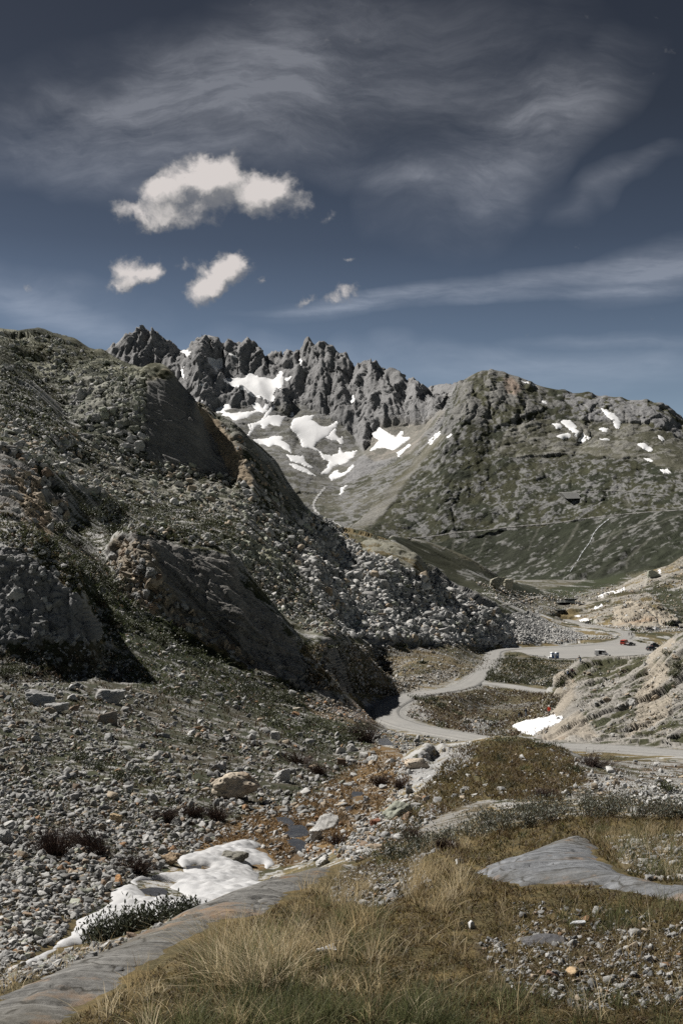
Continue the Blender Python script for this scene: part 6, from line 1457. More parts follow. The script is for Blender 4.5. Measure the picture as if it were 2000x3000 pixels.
nap_obj('moss', [nap(KN, 26000, [(.15, .135, .04), (.11, .115, .035), (.20, .165, .06), (.14, .10, .04)], (.008, .018), .12), nap(KN, 85000, MOSSC, (.010, .035)), nap("1180,2480; 1260,2400; 1450,2330; 1640,2200; 1560,2165; 1430,2165; 1340,2185; 1250,2300; 1100,2440; 1040,2530", 24000, MOSSC, (.014, .034), .9, 5), nap("1400,2200; 1560,2160; 1660,2195; 1720,2290; 1640,2345; 1440,2345", 9000, MOSSC, (.014, .034), .9, 5), nap("1640,2200; 2000,2250; 2000,2420; 1400,2400; 1600,2300", 8000, MOSSC, (.012, .03)), nap("0,2925; 0,2850; 60,2835; 200,2790; 360,2750; 440,2720; 420,2750; 200,2835; 40,2905", 5000, [(.05, .045, .03), (.09, .075, .05), (.14, .13, .11)], (.01, .03)),
                 nap("560,2470; 700,2400; 900,2350; 1020,2300; 1060,2360; 960,2470; 830,2545; 780,2500; 640,2520", 15000, [(.16, .10, .048), (.21, .135, .065), (.10, .068, .036)], (.008, .02), .35, 6), nap("860,2340; 1010,2260; 1110,2180; 1190,2205; 1200,2290; 1090,2400; 960,2500; 900,2430", 9000, [(.16, .10, .048), (.20, .135, .068), (.10, .068, .036)], (.008, .02), .2, 9)])
print('grass', round(time.time()-T0, 1))
# leafy shrubs: stems and leaves are the two parts of each
def leaf_mesh(centres, dirs, ln, wd, cols):
    """pointed oval leaves, six corners each"""
    k = len(centres); d = dirs/np.linalg.norm(dirs, axis=1)[:, None]; r_ = rng.normal(size=(k, 3)); s_ = np.cross(d, r_); s_ /= np.linalg.norm(s_, axis=1)[:, None]; nn = np.cross(d, s_)
    prof = ((0, 0, 0), (.35, .5, .06), (.75, .36, .05), (1, 0, -.05), (.75, -.36, .05), (.35, -.5, .06))
    V = np.stack([centres+d*(a*ln)[:, None]+s_*(b*wd)[:, None]+nn*(c*ln)[:, None] for a, b, c in prof], 1)
    I = np.arange(k*6).reshape(k, 6); Fq = np.concatenate([I[:, [0, 1, 2, 3]], I[:, [0, 3, 4, 5]]])
    return V.reshape(-1, 3), Fq, np.repeat(cols, 6, axis=0)
def tube_lines(starts, ends, r0, mid=.08):
    """thin three-sided bent twigs"""
    k = len(starts); m = (starts+ends)/2+rng.normal(0, 1, (k, 3))*np.linalg.norm(ends-starts, axis=1)[:, None]*mid; V = np.zeros((k, 3, 3, 3))
    a = np.array([0, 2.094, 4.188])
    for j, (c, f) in enumerate(((starts, 1.0), (m, .8), (ends, .35))):
        for i in range(3): V[:, j, i] = c+np.array((math.cos(a[i]), math.sin(a[i]), 0))*(r0*f)[:, None]
    I = np.arange(k*9).reshape(k, 3, 3); Fq = []
    for j in range(2):
        for i in range(3): Fq.append(np.stack([I[:, j, i], I[:, j, (i+1) % 3], I[:, j+1, (i+1) % 3], I[:, j+1, i]], 1))
    return V.reshape(-1, 3), np.concatenate(Fq)
def empty(name, loc):
    o = bpy.data.objects.new(name, None); o.location = loc; o.empty_display_size = .1; COL.objects.link(o); return o
def shrub(name, base, w_, h_, nst, nleaf, ll, lw, cols, label, group, stemc=(.08, .06, .045), depth=None, leaves='leaves', up=.7):
    o = empty(name, base); dpt = depth or w_*.7
    # crown made of several mounds so that the outline is uneven and gaps show
    nm = max(3, int(rng.integers(4, 7))); mc = np.stack([rng.normal(0, w_*.24, nm), rng.normal(0, dpt*.24, nm), rng.uniform(.35, .72, nm)*h_], 1); mr = rng.uniform(.20, .36, nm)
    ends = []
    for i in range(nst):
        j = int(rng.integers(nm)); e = mc[j]+rng.normal(0, .5, 3)*np.array((w_*mr[j], dpt*mr[j], h_*mr[j])); e[2] = max(e[2], .15*h_); ends.append(e)
    ends = np.array(ends); starts = ends*np.array((.25, .25, 0))+np.array((0, 0, -.02*h_))
    V, Fq = tube_lines(starts, ends, np.full(nst, max(.0025, h_*.008)))
    mesh_np('stems', V, Fq, M_TWIG, np.broadcast_to(np.array(stemc), (len(V), 3)), smooth=False, parent=o)
    if nleaf:
        k = rng.integers(nst, size=nleaf); t = rng.uniform(.3, 1.05, nleaf)[:, None]
        c = starts[k]*(1-t)+ends[k]*t+rng.normal(0, .05*h_+ll*.3, (nleaf, 3)); c[:, 2] = np.maximum(c[:, 2], .02*h_)
        d = rng.normal(0, .8, (nleaf, 3)); d[:, 2] = np.abs(d[:, 2])*.6+up
        cc = np.array(cols)[rng.integers(len(cols), size=nleaf)]*rng.uniform(.65, 1.35, (nleaf, 1))
        V, Fq, Cc = leaf_mesh(c, d, rng.uniform(.7, 1.2, nleaf)*ll, rng.uniform(.7, 1.2, nleaf)*lw, cc)
        mesh_np(leaves, V, Fq, M_LEAF, Cc, smooth=False, parent=o)
    return tag(o, label, 'shrub', group)
WIL = [(.075, .085, .058), (.055, .062, .042), (.11, .12, .09), (.045, .05, .032)]; SIL = [(.14, .15, .125), (.10, .11, .085), (.075, .078, .05), (.19, .20, .175), (.11, .10, .055)]
h = hit(445, 2770); h = Vector(world(440, 2790, 6.6))
for k, (px, py, D_, wp, hp) in enumerate(((350, 2800, 6.5, 200, 130), (450, 2790, 6.7, 210, 130), (545, 2750, 7.0, 150, 95))):
    b_ = Vector(world(px, py, D_)); b_.z = min(zat(b_.x, b_.y), b_.z+.03)
    shrub('willow_shrub', b_, wp*D_/F, hp*D_/F*1.1, 130, 3000, .033, .012, WIL, ('left', 'middle', 'right')[k]+' dark leafy willow clump between the snow and the sloping slab', 'dark willows by the snow')
gp = 'silvery willows behind the blue slab'
spots = [(1150, 2520, 200), (1215, 2505, 190), (1240, 2470, 190), (1300, 2480, 210), (1320, 2445, 200), (1390, 2455, 220), (1400, 2420, 200), (1470, 2435, 220), (1480, 2405, 210), (1550, 2425, 220), (1560, 2392, 200), (1630, 2405, 220), (1640, 2380, 200), (1710, 2395, 220), (1720, 2370, 200), (1790, 2395, 220), (1800, 2365, 190), (1870, 2400, 210), (1930, 2385, 200), (1990, 2400, 200)]
for px, py, wp in spots:
    b_ = hit(px, py); D_ = b_.y
    if D_ > 18: continue
    shrub('willow_shrub', b_, wp*D_/F*.9, random.uniform(.24, .38)*min(1, .55+(px-1100)/900), 60, 620, .030, .011, SIL if px > 1250 else WIL, 'low silvery willow shrub in the belt behind the blue rock slab', gp, (.10, .075, .05))
twg = 'leafless brown shrubs beside the snow and the stream'
for px, py, wp, hp, lab in ((480, 2410, 110, 60, 'left of the melting snow top'), (300, 2500, 210, 110, 'on the scree left of the snow'), (160, 2510, 200, 110, 'near the left edge above the snow'), (400, 2555, 150, 70, 'just above the orange upright stone'), (640, 2405, 130, 70, 'below the largest boulder'), (560, 2395, 100, 60, 'left below the largest boulder'), (1115, 2305, 100, 46, 'between pool and right bank'), (1160, 2312, 70, 40, 'left of the dark round stone'),
                            (940, 2270, 120, 46, 'on the left bank above the middle pool'), (880, 2240, 130, 50, 'on the slope above the middle pool'), (1080, 2175, 150, 70, 'above the dark pool by the road'), (985, 2475, 110, 46, 'beside the flat whitish rock'), (1210, 2470, 100, 60, 'under the snow scraps'), (1310, 2490, 110, 46, 'at the left end of the willow belt'), (1730, 2245, 170, 60, 'below the road on the right'), (1600, 2340, 110, 40, 'on the back of the hummock')):
    b_ = hit(px, py); D_ = b_.y
    shrub('bare_shrub', b_, wp*D_/F, hp*D_/F, 420, 160, .03*D_/16+.01, .008*D_/16+.004, [(.09, .06, .045), (.13, .085, .06), (.06, .045, .035)], 'leafless brown twiggy shrub '+lab, twg, (.075, .05, .042), leaves='dry_leaves')
gs = 'dark green bushes on the rocky slopes'
GB_ = [(.045, .055, .026), (.06, .07, .032), (.035, .042, .02), (.085, .09, .045)]
bush = [(270, 1690, 110, 60), (330, 1740, 150, 80), (300, 1780, 120, 60), (340, 1830, 130, 50), (420, 1850, 120, 50), (480, 1890, 120, 50), (520, 1870, 90, 40), (560, 1920, 120, 40), (620, 1950, 90, 40), (20, 1985, 110, 60), (90, 1975, 70, 35), (330, 1570, 120, 60), (260, 1520, 120, 50), (290, 1480, 110, 40), (360, 1505, 90, 36), (560, 1520, 90, 30), (490, 1500, 80, 26), (600, 1545, 90, 26), (530, 1560, 90, 26), (180, 1560, 80, 50), (230, 1600, 80, 40), (140, 1500, 60, 30),
        (700, 2035, 120, 40), (780, 2050, 130, 40), (860, 2060, 110, 36), (640, 2030, 90, 34), (760, 2100, 120, 40), (900, 2130, 120, 40), (960, 2150, 130, 44), (1000, 2180, 110, 44), (560, 2040, 90, 30), (820, 2130, 100, 34), (300, 2260, 120, 46), (230, 2230, 100, 40), (350, 2290, 120, 40), (420, 2275, 90, 34), (560, 2180, 80, 30), (1250, 2060, 70, 24), (1290, 2075, 70, 22), (1220, 2050, 60, 20), (1975, 1985, 60, 40), (1990, 1960, 60, 36), (1950, 1920, 40, 20),
        (1270, 2055, 50, 18), (1190, 1725, 40, 14), (1963, 1832, 38, 14), (1850, 1849, 26, 9), (1480, 1930, 70, 14), (1560, 1935, 70, 12), (1630, 1945, 80, 14), (1520, 1955, 70, 12), (1600, 1960, 60, 12), (900, 1890, 60, 16), (960, 1900, 50, 12), (1180, 1897, 40, 9), (1240, 1945, 36, 9), (1960, 2320, 90, 30), (1680, 2265, 70, 26), (1560, 2190, 110, 30), (1480, 2175, 100, 24)]
for i, (px, py, wp, hp) in enumerate(bush):
    b_ = hit(px, py); D_ = b_.y; L_m = max(.05, 4.5*D_/F)
    zone = 'in the gully between the left cliffs' if py < 1960 and px < 640 and py > 1600 else ('on the terrace above the long rock rib' if py < 1600 and px < 640 else ('on the turf below the long rib' if px < 1050 and py < 2200 and px > 540 else ('on the scree left of the orange boulder' if px < 600 else ('on the valley meadow beside the road' if py < 2100 and px < 1700 else 'on the right slopes by the road'))))
    shrub('bush', b_, wp*D_/F, hp*D_/F, 40, int(np.clip(wp*hp*.10, 120, 900)), L_m*1.1, L_m*.6, GB_, 'low dark green bush '+zone, gs, up=.3)
print('plants', round(time.time()-T0, 1))

# ---------------------------------------------------------------- vehicles, cabins and people in the valley
def paint(name, c, rough=.35, spec=.5, metal=0):
    m, n, b = nt(name); f = add_noise(n, 1.5, 4, .6, objco(n))
    n.links.new(mixc(n, 1.0, c, ramp(n, f, [(.3, .88), (.7, 1.1)]), 'MULTIPLY'), b.inputs['Base Color'])
    b.inputs['Roughness'].default_value = rough; b.inputs['Specular IOR Level'].default_value = spec; b.inputs['Metallic'].default_value = metal; return m
PT = {'black': paint('car_black', (.018, .019, .02)), 'white': paint('car_white', (.74, .74, .74)), 'red': paint('car_red', (.45, .06, .035)), 'dark': paint('car_dark_grey', (.045, .048, .05)), 'glass': paint('car_glass', (.012, .014, .016), .08), 'tyre': paint('tyre_rubber', (.02, .02, .02), .9, .2), 'rim': paint('wheel_rim', (.35, .35, .36), .4, .5, .6),
      'lamp': paint('lamp_glass', (.7, .7, .68), .15), 'tail': paint('tail_lamp_red', (.45, .02, .015), .2), 'blue': paint('cabin_blue', (.05, .13, .33), .5), 'cabw': paint('cabin_white', (.75, .76, .77), .5), 'orange': paint('orange_fabric', (.75, .12, .035), .8, .2), 'cloth_shade': paint('dark_fabric_and_shade', (.02, .02, .024), .9, .2)}
def obj_bm(name, bm, mat, parent=None, smooth=False):
    bmesh.ops.recalc_face_normals(bm, faces=bm.faces)
    me = bpy.data.meshes.new(name); bm.to_mesh(me); bm.free(); me.materials.append(mat)
    if smooth: me.polygons.foreach_set('use_smooth', [True]*len(me.polygons))
    o = bpy.data.objects.new(name, me); COL.objects.link(o)
    if parent: o.parent = parent
    return o
def prism(bm, prof, wf):
    """closed side outline (x, z) given width by wf(z)"""
    a = [bm.verts.new((x, -wf(z), z)) for x, z in prof]; b = [bm.verts.new((x, wf(z), z)) for x, z in prof]; n_ = len(prof)
    bm.faces.new(a); bm.faces.new(b[::-1])
    for i in range(n_): bm.faces.new((a[i], b[i], b[(i+1) % n_], a[(i+1) % n_]))
def box(bm, x0, x1, y0, y1, z0, z1):
    v = [bm.verts.new((x, y, z)) for x in (x0, x1) for y in (y0, y1) for z in (z0, z1)]
    for f in ((0, 1, 3, 2), (4, 6, 7, 5), (0, 4, 5, 1), (2, 3, 7, 6), (0, 2, 6, 4), (1, 5, 7, 3)): bm.faces.new([v[i] for i in f])
STYLE = {
 'suv': dict(body=[(-2.25, .38), (-2.3, .75), (-2.22, 1.05), (-2.1, 1.12), (1.0, 1.10), (1.95, .98), (2.22, .85), (2.28, .45), (2.1, .34)], cab=[(-2.12, 1.10), (-1.95, 1.62), (-1.6, 1.72), (.15, 1.70), (.95, 1.12)], win=[[(-1.85, 1.18), (-1.72, 1.56), (-.95, 1.58), (-.95, 1.18)], [(-.88, 1.18), (-.88, 1.58), (.08, 1.58), (.62, 1.18)]], w=.92, wt=.70, zt=1.72, wh=(-1.35, 1.42), r=.36),
 'car': dict(body=[(-2.1, .36), (-2.15, .7), (-2.05, .92), (-1.5, .96), (.9, .94), (1.85, .82), (2.1, .68), (2.12, .4), (1.95, .3)], cab=[(-2.0, .93), (-1.55, 1.38), (-1.1, 1.47), (.05, 1.45), (.95, .94)], win=[[(-1.6, 1.0), (-1.35, 1.33), (-.75, 1.37), (-.75, 1.0)], [(-.68, 1.0), (-.68, 1.37), (.0, 1.37), (.6, 1.0)]], w=.88, wt=.64, zt=1.47, wh=(-1.3, 1.32), r=.32),
 'van': dict(body=[(-2.5, .40), (-2.52, 1.0), (-2.5, 1.2), (1.2, 1.2), (2.2, 1.05), (2.45, .9), (2.48, .45), (2.3, .34)], cab=[(-2.5, 1.19), (-2.44, 2.0), (-2.3, 2.12), (.9, 2.12), (1.25, 1.95), (1.75, 1.13)], win=[[(-2.2, 1.35), (-2.2, 1.85), (-1.05, 1.85), (-1.05, 1.35)], [(.15, 1.3), (.15, 1.85), (1.05, 1.85), (1.42, 1.3)]], w=.98, wt=.86, zt=2.12, wh=(-1.55, 1.6), r=.36)}
def vehicle(name, style, col, pos, heading, label, group=None, extra=None):
    st = STYLE[style]; o = empty(name, pos); o.rotation_euler = (0, 0, heading)
    wf = lambda z: st['w'] if z < 1.2 else st['w']+(st['wt']-st['w'])*min(1, (z-1.0)/(st['zt']-1.0))
    wc = lambda z: st['w']*.97+(st['wt']-st['w']*.97)*min(1, max(0, (z-.95)/(st['zt']-.95)))
    bm = bmesh.new(); prism(bm, st['body'], lambda z: st['w']*(1-.06*abs(z-.7))); prism(bm, st['cab'], wc); bmesh.ops.bevel(bm, geom=bm.edges[:], offset=.035, segments=2, affect='EDGES', clamp_overlap=True)
    obj_bm('body', bm, PT[col], o)
    for sgn in (-1, 1):
        for wn in st['win']:
            bm = bmesh.new(); vs = [bm.verts.new((x, sgn*(wc(z)+.012), z)) for x, z in wn]; vi = [bm.verts.new((x, sgn*(wc(z)-.02), z)) for x, z in wn]; bm.faces.new(vs); bm.faces.new(vi[::-1])
            for i in range(4): bm.faces.new((vs[i], vi[i], vi[(i+1) % 4], vs[(i+1) % 4]))
            obj_bm('side_window', bm, PT['glass'], o)
    c = st['cab']
    for nm, a, b in (('windscreen', c[-2], c[-1]), ('rear_window', c[1], c[0])):
        ax, az = a[0]+(b[0]-a[0])*.10, a[1]+(b[1]-a[1])*.10; bx, bz = a[0]+(b[0]-a[0])*(.92 if nm == 'windscreen' else .7), a[1]+(b[1]-a[1])*(.92 if nm == 'windscreen' else .7)
        d = .02 if nm == 'windscreen' else -.02; bm = bmesh.new()
        vs = [bm.verts.new((x+d+e, s*(wc(z)-.08), z+abs(d)*.6)) for e in (0, -d*1.5) for x, z, s in ((ax, az, -1), (ax, az, 1), (bx, bz, 1), (bx, bz, -1))]
        bm.faces.new(vs[:4]); bm.faces.new(vs[4:][::-1])
        for i in range(4): bm.faces.new((vs[i], vs[4+i], vs[4+(i+1) % 4], vs[(i+1) % 4]))
        obj_bm(nm, bm, PT['glass'], o)
    for x in st['wh']:
        for s in (-1, 1):
            bm = bmesh.new(); bmesh.ops.create_cone(bm, cap_ends=True, segments=20, radius1=st['r'], radius2=st['r'], depth=.24, matrix=Matrix.Translation((x, s*(st['w']-.10), st['r'])) @ Matrix.Rotation(math.pi/2, 4, 'X'))
            bmesh.ops.bevel(bm, geom=[e for e in bm.edges if len(e.link_faces) == 2 and any(len(f.verts) > 4 for f in e.link_faces)], offset=.03, segments=2, affect='EDGES')
            w_ = obj_bm('wheel', bm, PT['tyre'], o)
            bm = bmesh.new(); bmesh.ops.create_cone(bm, cap_ends=True, segments=16, radius1=st['r']*.6, radius2=st['r']*.52, depth=.06, matrix=Matrix.Translation((x, s*(st['w']+.01), st['r'])) @ Matrix.Rotation(-s*math.pi/2, 4, 'X'))
            obj_bm('rim', bm, PT['rim'], w_)
    xf = max(p[0] for p in st['body']); xr = min(p[0] for p in st['body']); zl = .72 if style == 'car' else .82
    for s in (-1, 1):
        for nm, x, m_ in (('headlight', xf-.03, 'lamp'), ('tail_light', xr+.02, 'tail')):
            bm = bmesh.new(); box(bm, x-.06, x+.04, s*(st['w']-.32), s*(st['w']-.06), zl, zl+.16); bmesh.ops.bevel(bm, geom=bm.edges[:], offset=.02, segments=2, affect='EDGES'); obj_bm(nm, bm, PT[m_], o)
    if extra: extra(o, st, wc)
    return tag(o, label, 'van' if style == 'van' else 'car', group)
def on_ground(px, py, dz=0.0):
    h = hit(px, py); h.z += dz; return h
def at_dist(px, py, D):
    x = (px-CX)/F*D; return Vector((x, D, zat(x, D)+.08))
def on_lot(px, py):
    d = F*(-LOT_Z+.03)/(py-HY); return Vector(((px-CX)/F*d, d, LOT_Z-.03))
def roof_box(o, st, wc):
    bm = bmesh.new(); box(bm, -1.5, .1, -.45, .45, st['zt']+.05, st['zt']+.38); bmesh.ops.bevel(bm, geom=bm.edges[:], offset=.12, segments=3, affect='EDGES'); obj_bm('roof_box', bm, PT['black'], o)
def open_door(o, st, wc):
    bm = bmesh.new(); box(bm, -1.0, .1, -(st['w']+.012), -(st['w']-.06), .5, 1.95); obj_bm('dark_doorway_panel', bm, PT['cloth_shade'], o)  # solid dark slab on the body stands in for the shaded interior
    bm = bmesh.new(); box(bm, -2.15, -1.05, -(st['w']+.09), -(st['w']+.03), .45, 1.98); bmesh.ops.bevel(bm, geom=bm.edges[:], offset=.02, segments=1, affect='EDGES'); obj_bm('sliding_door', bm, PT['white'], o)
vg = None
vehicle('parked_car', 'suv', 'black', on_ground(1721, 1828, .1), -2.3, 'dark off-road car on the far road beside the thin snow strip')
vehicle('parked_car', 'suv', 'dark', at_dist(1902, 1849, 546), .25, 'dark car parked on the side road left of the white car')
vehicle('parked_car', 'suv', 'white', at_dist(1923, 1849, 549), .5, 'white car parked on the side road at the far right')
vehicle('parked_car', 'car', 'black', at_dist(1997, 1847, 563), .1, 'black car cut by the right edge on the side road')
vehicle('parked_van', 'van', 'red', on_lot(1828, 1889), .9, 'red van seen from behind at the corner of the car park')
vehicle('parked_car', 'car', 'black', on_lot(1846, 1891), .55, 'low black car parked right beside the red van')
vehicle('parked_car', 'suv', 'dark', on_lot(1908, 1906), .35, 'dark grey car near the tan rock at the right of the car park')
vehicle('parked_car', 'suv', 'black', on_lot(1920, 1898), .3, 'black car with a roof box behind the dark grey car', extra=roof_box)
vehicle('camper_van', 'van', 'white', on_lot(1761, 1921), -.3, 'white van with its dark side door open on the gravel car park', extra=open_door)
# two portable toilets and a white crate
def cabin(pos, rz, label):
    o = empty('portable_toilet', pos); o.rotation_euler = (0, 0, rz)
    bm = bmesh.new(); box(bm, -.58, .58, -.58, .58, .10, 2.08); bmesh.ops.bevel(bm, geom=bm.edges[:], offset=.05, segments=2, affect='EDGES'); obj_bm('cabin_wall', bm, PT['cabw'], o)
    bm = bmesh.new(); prof = [(-.66, 2.06), (-.6, 2.18), (-.3, 2.30), (.3, 2.30), (.6, 2.18), (.66, 2.06)]; prism(bm, prof, lambda z: .66-.25*(z-2.06)); obj_bm('roof', bm, PT['cabw'], o)
    bm = bmesh.new(); box(bm, -.48, .48, -.625, -.575, .16, 2.02); bmesh.ops.bevel(bm, geom=bm.edges[:], offset=.015, segments=1, affect='EDGES'); d = obj_bm('door', bm, PT['blue'], o)
    bm = bmesh.new(); box(bm, -.17, .17, -.645, -.62, 1.05, 1.75); obj_bm('door_sign', bm, PT['cabw'], d)
    bm = bmesh.new(); box(bm, .34, .42, -.665, -.62, 1.0, 1.18); obj_bm('handle', bm, PT['dark'], d)
    bm = bmesh.new(); box(bm, -.66, .66, -.64, .64, 0, .11); obj_bm('base', bm, PT['dark'], o)
    for s in (-1, 1):
        bm = bmesh.new(); box(bm, -.35, .35, s*.584, s*.60, 1.75, 1.95) if False else box(bm, s*.575, s*.595, -.4, .4, 1.72, 1.92); obj_bm('vent', bm, PT['blue'], o)
    return tag(o, label, 'portable toilet', 'portable toilets on the car park')
cabin(on_lot(1617, 1929), .25, 'left blue and white portable toilet beside the white crate')
cabin(on_lot(1630, 1929), .22, 'right blue and white portable toilet farther from the white crate')
bm = bmesh.new(); box(bm, -.55, .55, -.5, .5, 0, .62); box(bm, -.58, .58, -.53, .53, .60, .68); bmesh.ops.bevel(bm, geom=bm.edges[:], offset=.03, segments=1, affect='EDGES')
o = obj_bm('crate', bm, PT['cabw']); o.location = on_lot(1609, 1929); tag(o, 'low white crate standing left of the portable toilets', 'crate')
V_, F_ = rock_shape(901, 3, 20, 1, .8, .7, .12, .5)
o = mesh_np('orange_bundle', V_*.75, F_, PT['orange'], smooth=True); o.location = on_lot(1774, 1921)+Vector((0, 0, .42)); tag(o, 'bright orange fabric bundle lying right beside the white van', 'bundle')
V_, F_ = rock_shape(902, 3, 20, 1, .7, .8, .10, .5)
o = mesh_np('travel_bag', V_*.42, F_, PT['cloth_shade'], smooth=True); o.location = on_lot(1785, 1922)+Vector((0, 0, .25)); tag(o, 'small black bag on the gravel right of the orange bundle', 'bag')

SKIN = paint('skin', (.45, .29, .21), .6, .2); HAIR = paint('hair', (.05, .035, .025), .8, .2)
CLOTH = {k: paint('cloth_shade_'+k.replace(' ', '_'), c, .9, .15) for k, c in {'navy': (.02, .025, .045), 'black': (.014, .014, .016), 'jeans': (.07, .11, .20), 'grey blue': (.16, .20, .27), 'red': (.55, .06, .03), 'plum': (.05, .018, .03), 'slate': (.10, .12, .16), 'white': (.75, .75, .75), 'brown': (.10, .07, .05)}.items()}
POSES = {   # joint positions in metres, facing -y; feet at z = 0
 'stand': dict(pelvis=(0, 0, .93), chest=(0, -.01, 1.28), neck=(0, 0, 1.47), head=(0, -.02, 1.63), hipL=(.10, 0, .90), kneeL=(.12, -.02, .50), footL=(.13, .02, .08), toeL=(.15, -.17, .04), hipR=(-.10, 0, .90), kneeR=(-.11, -.05, .50), footR=(-.12, -.02, .08), toeR=(-.14, -.21, .04), shL=(.19, 0, 1.41), elL=(.26, .03, 1.13), haL=(.24, -.10, .90), shR=(-.19, 0, 1.41), elR=(-.25, .04, 1.13), haR=(-.23, -.08, .90)),
 'walk': dict(pelvis=(0, 0, .91), chest=(0, -.04, 1.26), neck=(0, -.05, 1.45), head=(0, -.09, 1.61), hipL=(.10, 0, .88), kneeL=(.11, -.20, .50), footL=(.11, -.24, .09), toeL=(.12, -.43, .05), hipR=(-.10, 0, .88), kneeR=(-.10, .05, .47), footR=(-.11, .32, .12), toeR=(-.11, .18, .03), shL=(.19, -.03, 1.39), elL=(.25, .12, 1.13), haL=(.24, .02, .92), shR=(-.19, -.04, 1.39), elR=(-.24, -.12, 1.12), haR=(-.20, -.33, 1.0)),
 'sit': dict(pelvis=(0, .05, .14), chest=(0, -.02, .48), neck=(0, -.06, .66), head=(0, -.10, .82), hipL=(.10, .02, .13), kneeL=(.15, -.38, .42), footL=(.13, -.52, .06), toeL=(.14, -.72, .03), hipR=(-.10, .02, .13), kneeR=(-.16, -.36, .40), footR=(-.12, -.55, .06), toeR=(-.13, -.75, .03), shL=(.19, -.04, .60), elL=(.26, -.20, .40), haL=(.12, -.40, .46), shR=(-.19, -.04, .60), elR=(-.27, -.18, .38), haR=(-.10, -.40, .45)),
 'kneel': dict(pelvis=(0, .05, .44), chest=(0, -.12, .76), neck=(0, -.22, .92), head=(0, -.30, 1.05), hipL=(.10, .03, .42), kneeL=(.13, -.36, .46), footL=(.13, -.30, .08), toeL=(.14, -.50, .04), hipR=(-.10, .03, .42), kneeR=(-.12, -.10, .06), footR=(-.12, .34, .09), toeR=(-.12, .40, .03), shL=(.19, -.18, .88), elL=(.24, -.36, .64), haL=(.14, -.52, .46), shR=(-.19, -.18, .88), elR=(-.24, -.34, .62), haR=(-.10, -.52, .44)),
 'climb': dict(pelvis=(0, 0, .72), chest=(0, -.22, 1.0), neck=(0, -.34, 1.14), head=(0, -.44, 1.26), hipL=(.10, -.02, .70), kneeL=(.14, -.34, .62), footL=(.13, -.30, .24), toeL=(.14, -.48, .22), hipR=(-.10, 0, .69), kneeR=(-.12, -.12, .36), footR=(-.12, .10, .08), toeR=(-.12, -.08, .03), shL=(.19, -.28, 1.10), elL=(.25, -.52, .98), haL=(.20, -.70, .84), shR=(-.19, -.28, 1.10), elR=(-.25, -.48, .92), haR=(-.18, -.68, .80))}
RAD = dict(pelvis=.155, chest=.17, neck=.06, head=.095, hipL=.10, kneeL=.07, footL=.055, toeL=.04, hipR=.10, kneeR=.07, footR=.055, toeR=.04, shL=.08, elL=.052, haL=.040, shR=.08, elR=.052, haR=.040)
BONES = [('pelvis', 'chest'), ('chest', 'neck'), ('neck', 'head'), ('pelvis', 'hipL'), ('hipL', 'kneeL'), ('kneeL', 'footL'), ('footL', 'toeL'), ('pelvis', 'hipR'), ('hipR', 'kneeR'), ('kneeR', 'footR'), ('footR', 'toeR'), ('chest', 'shL'), ('shL', 'elL'), ('elL', 'haL'), ('chest', 'shR'), ('shR', 'elR'), ('elR', 'haR')]
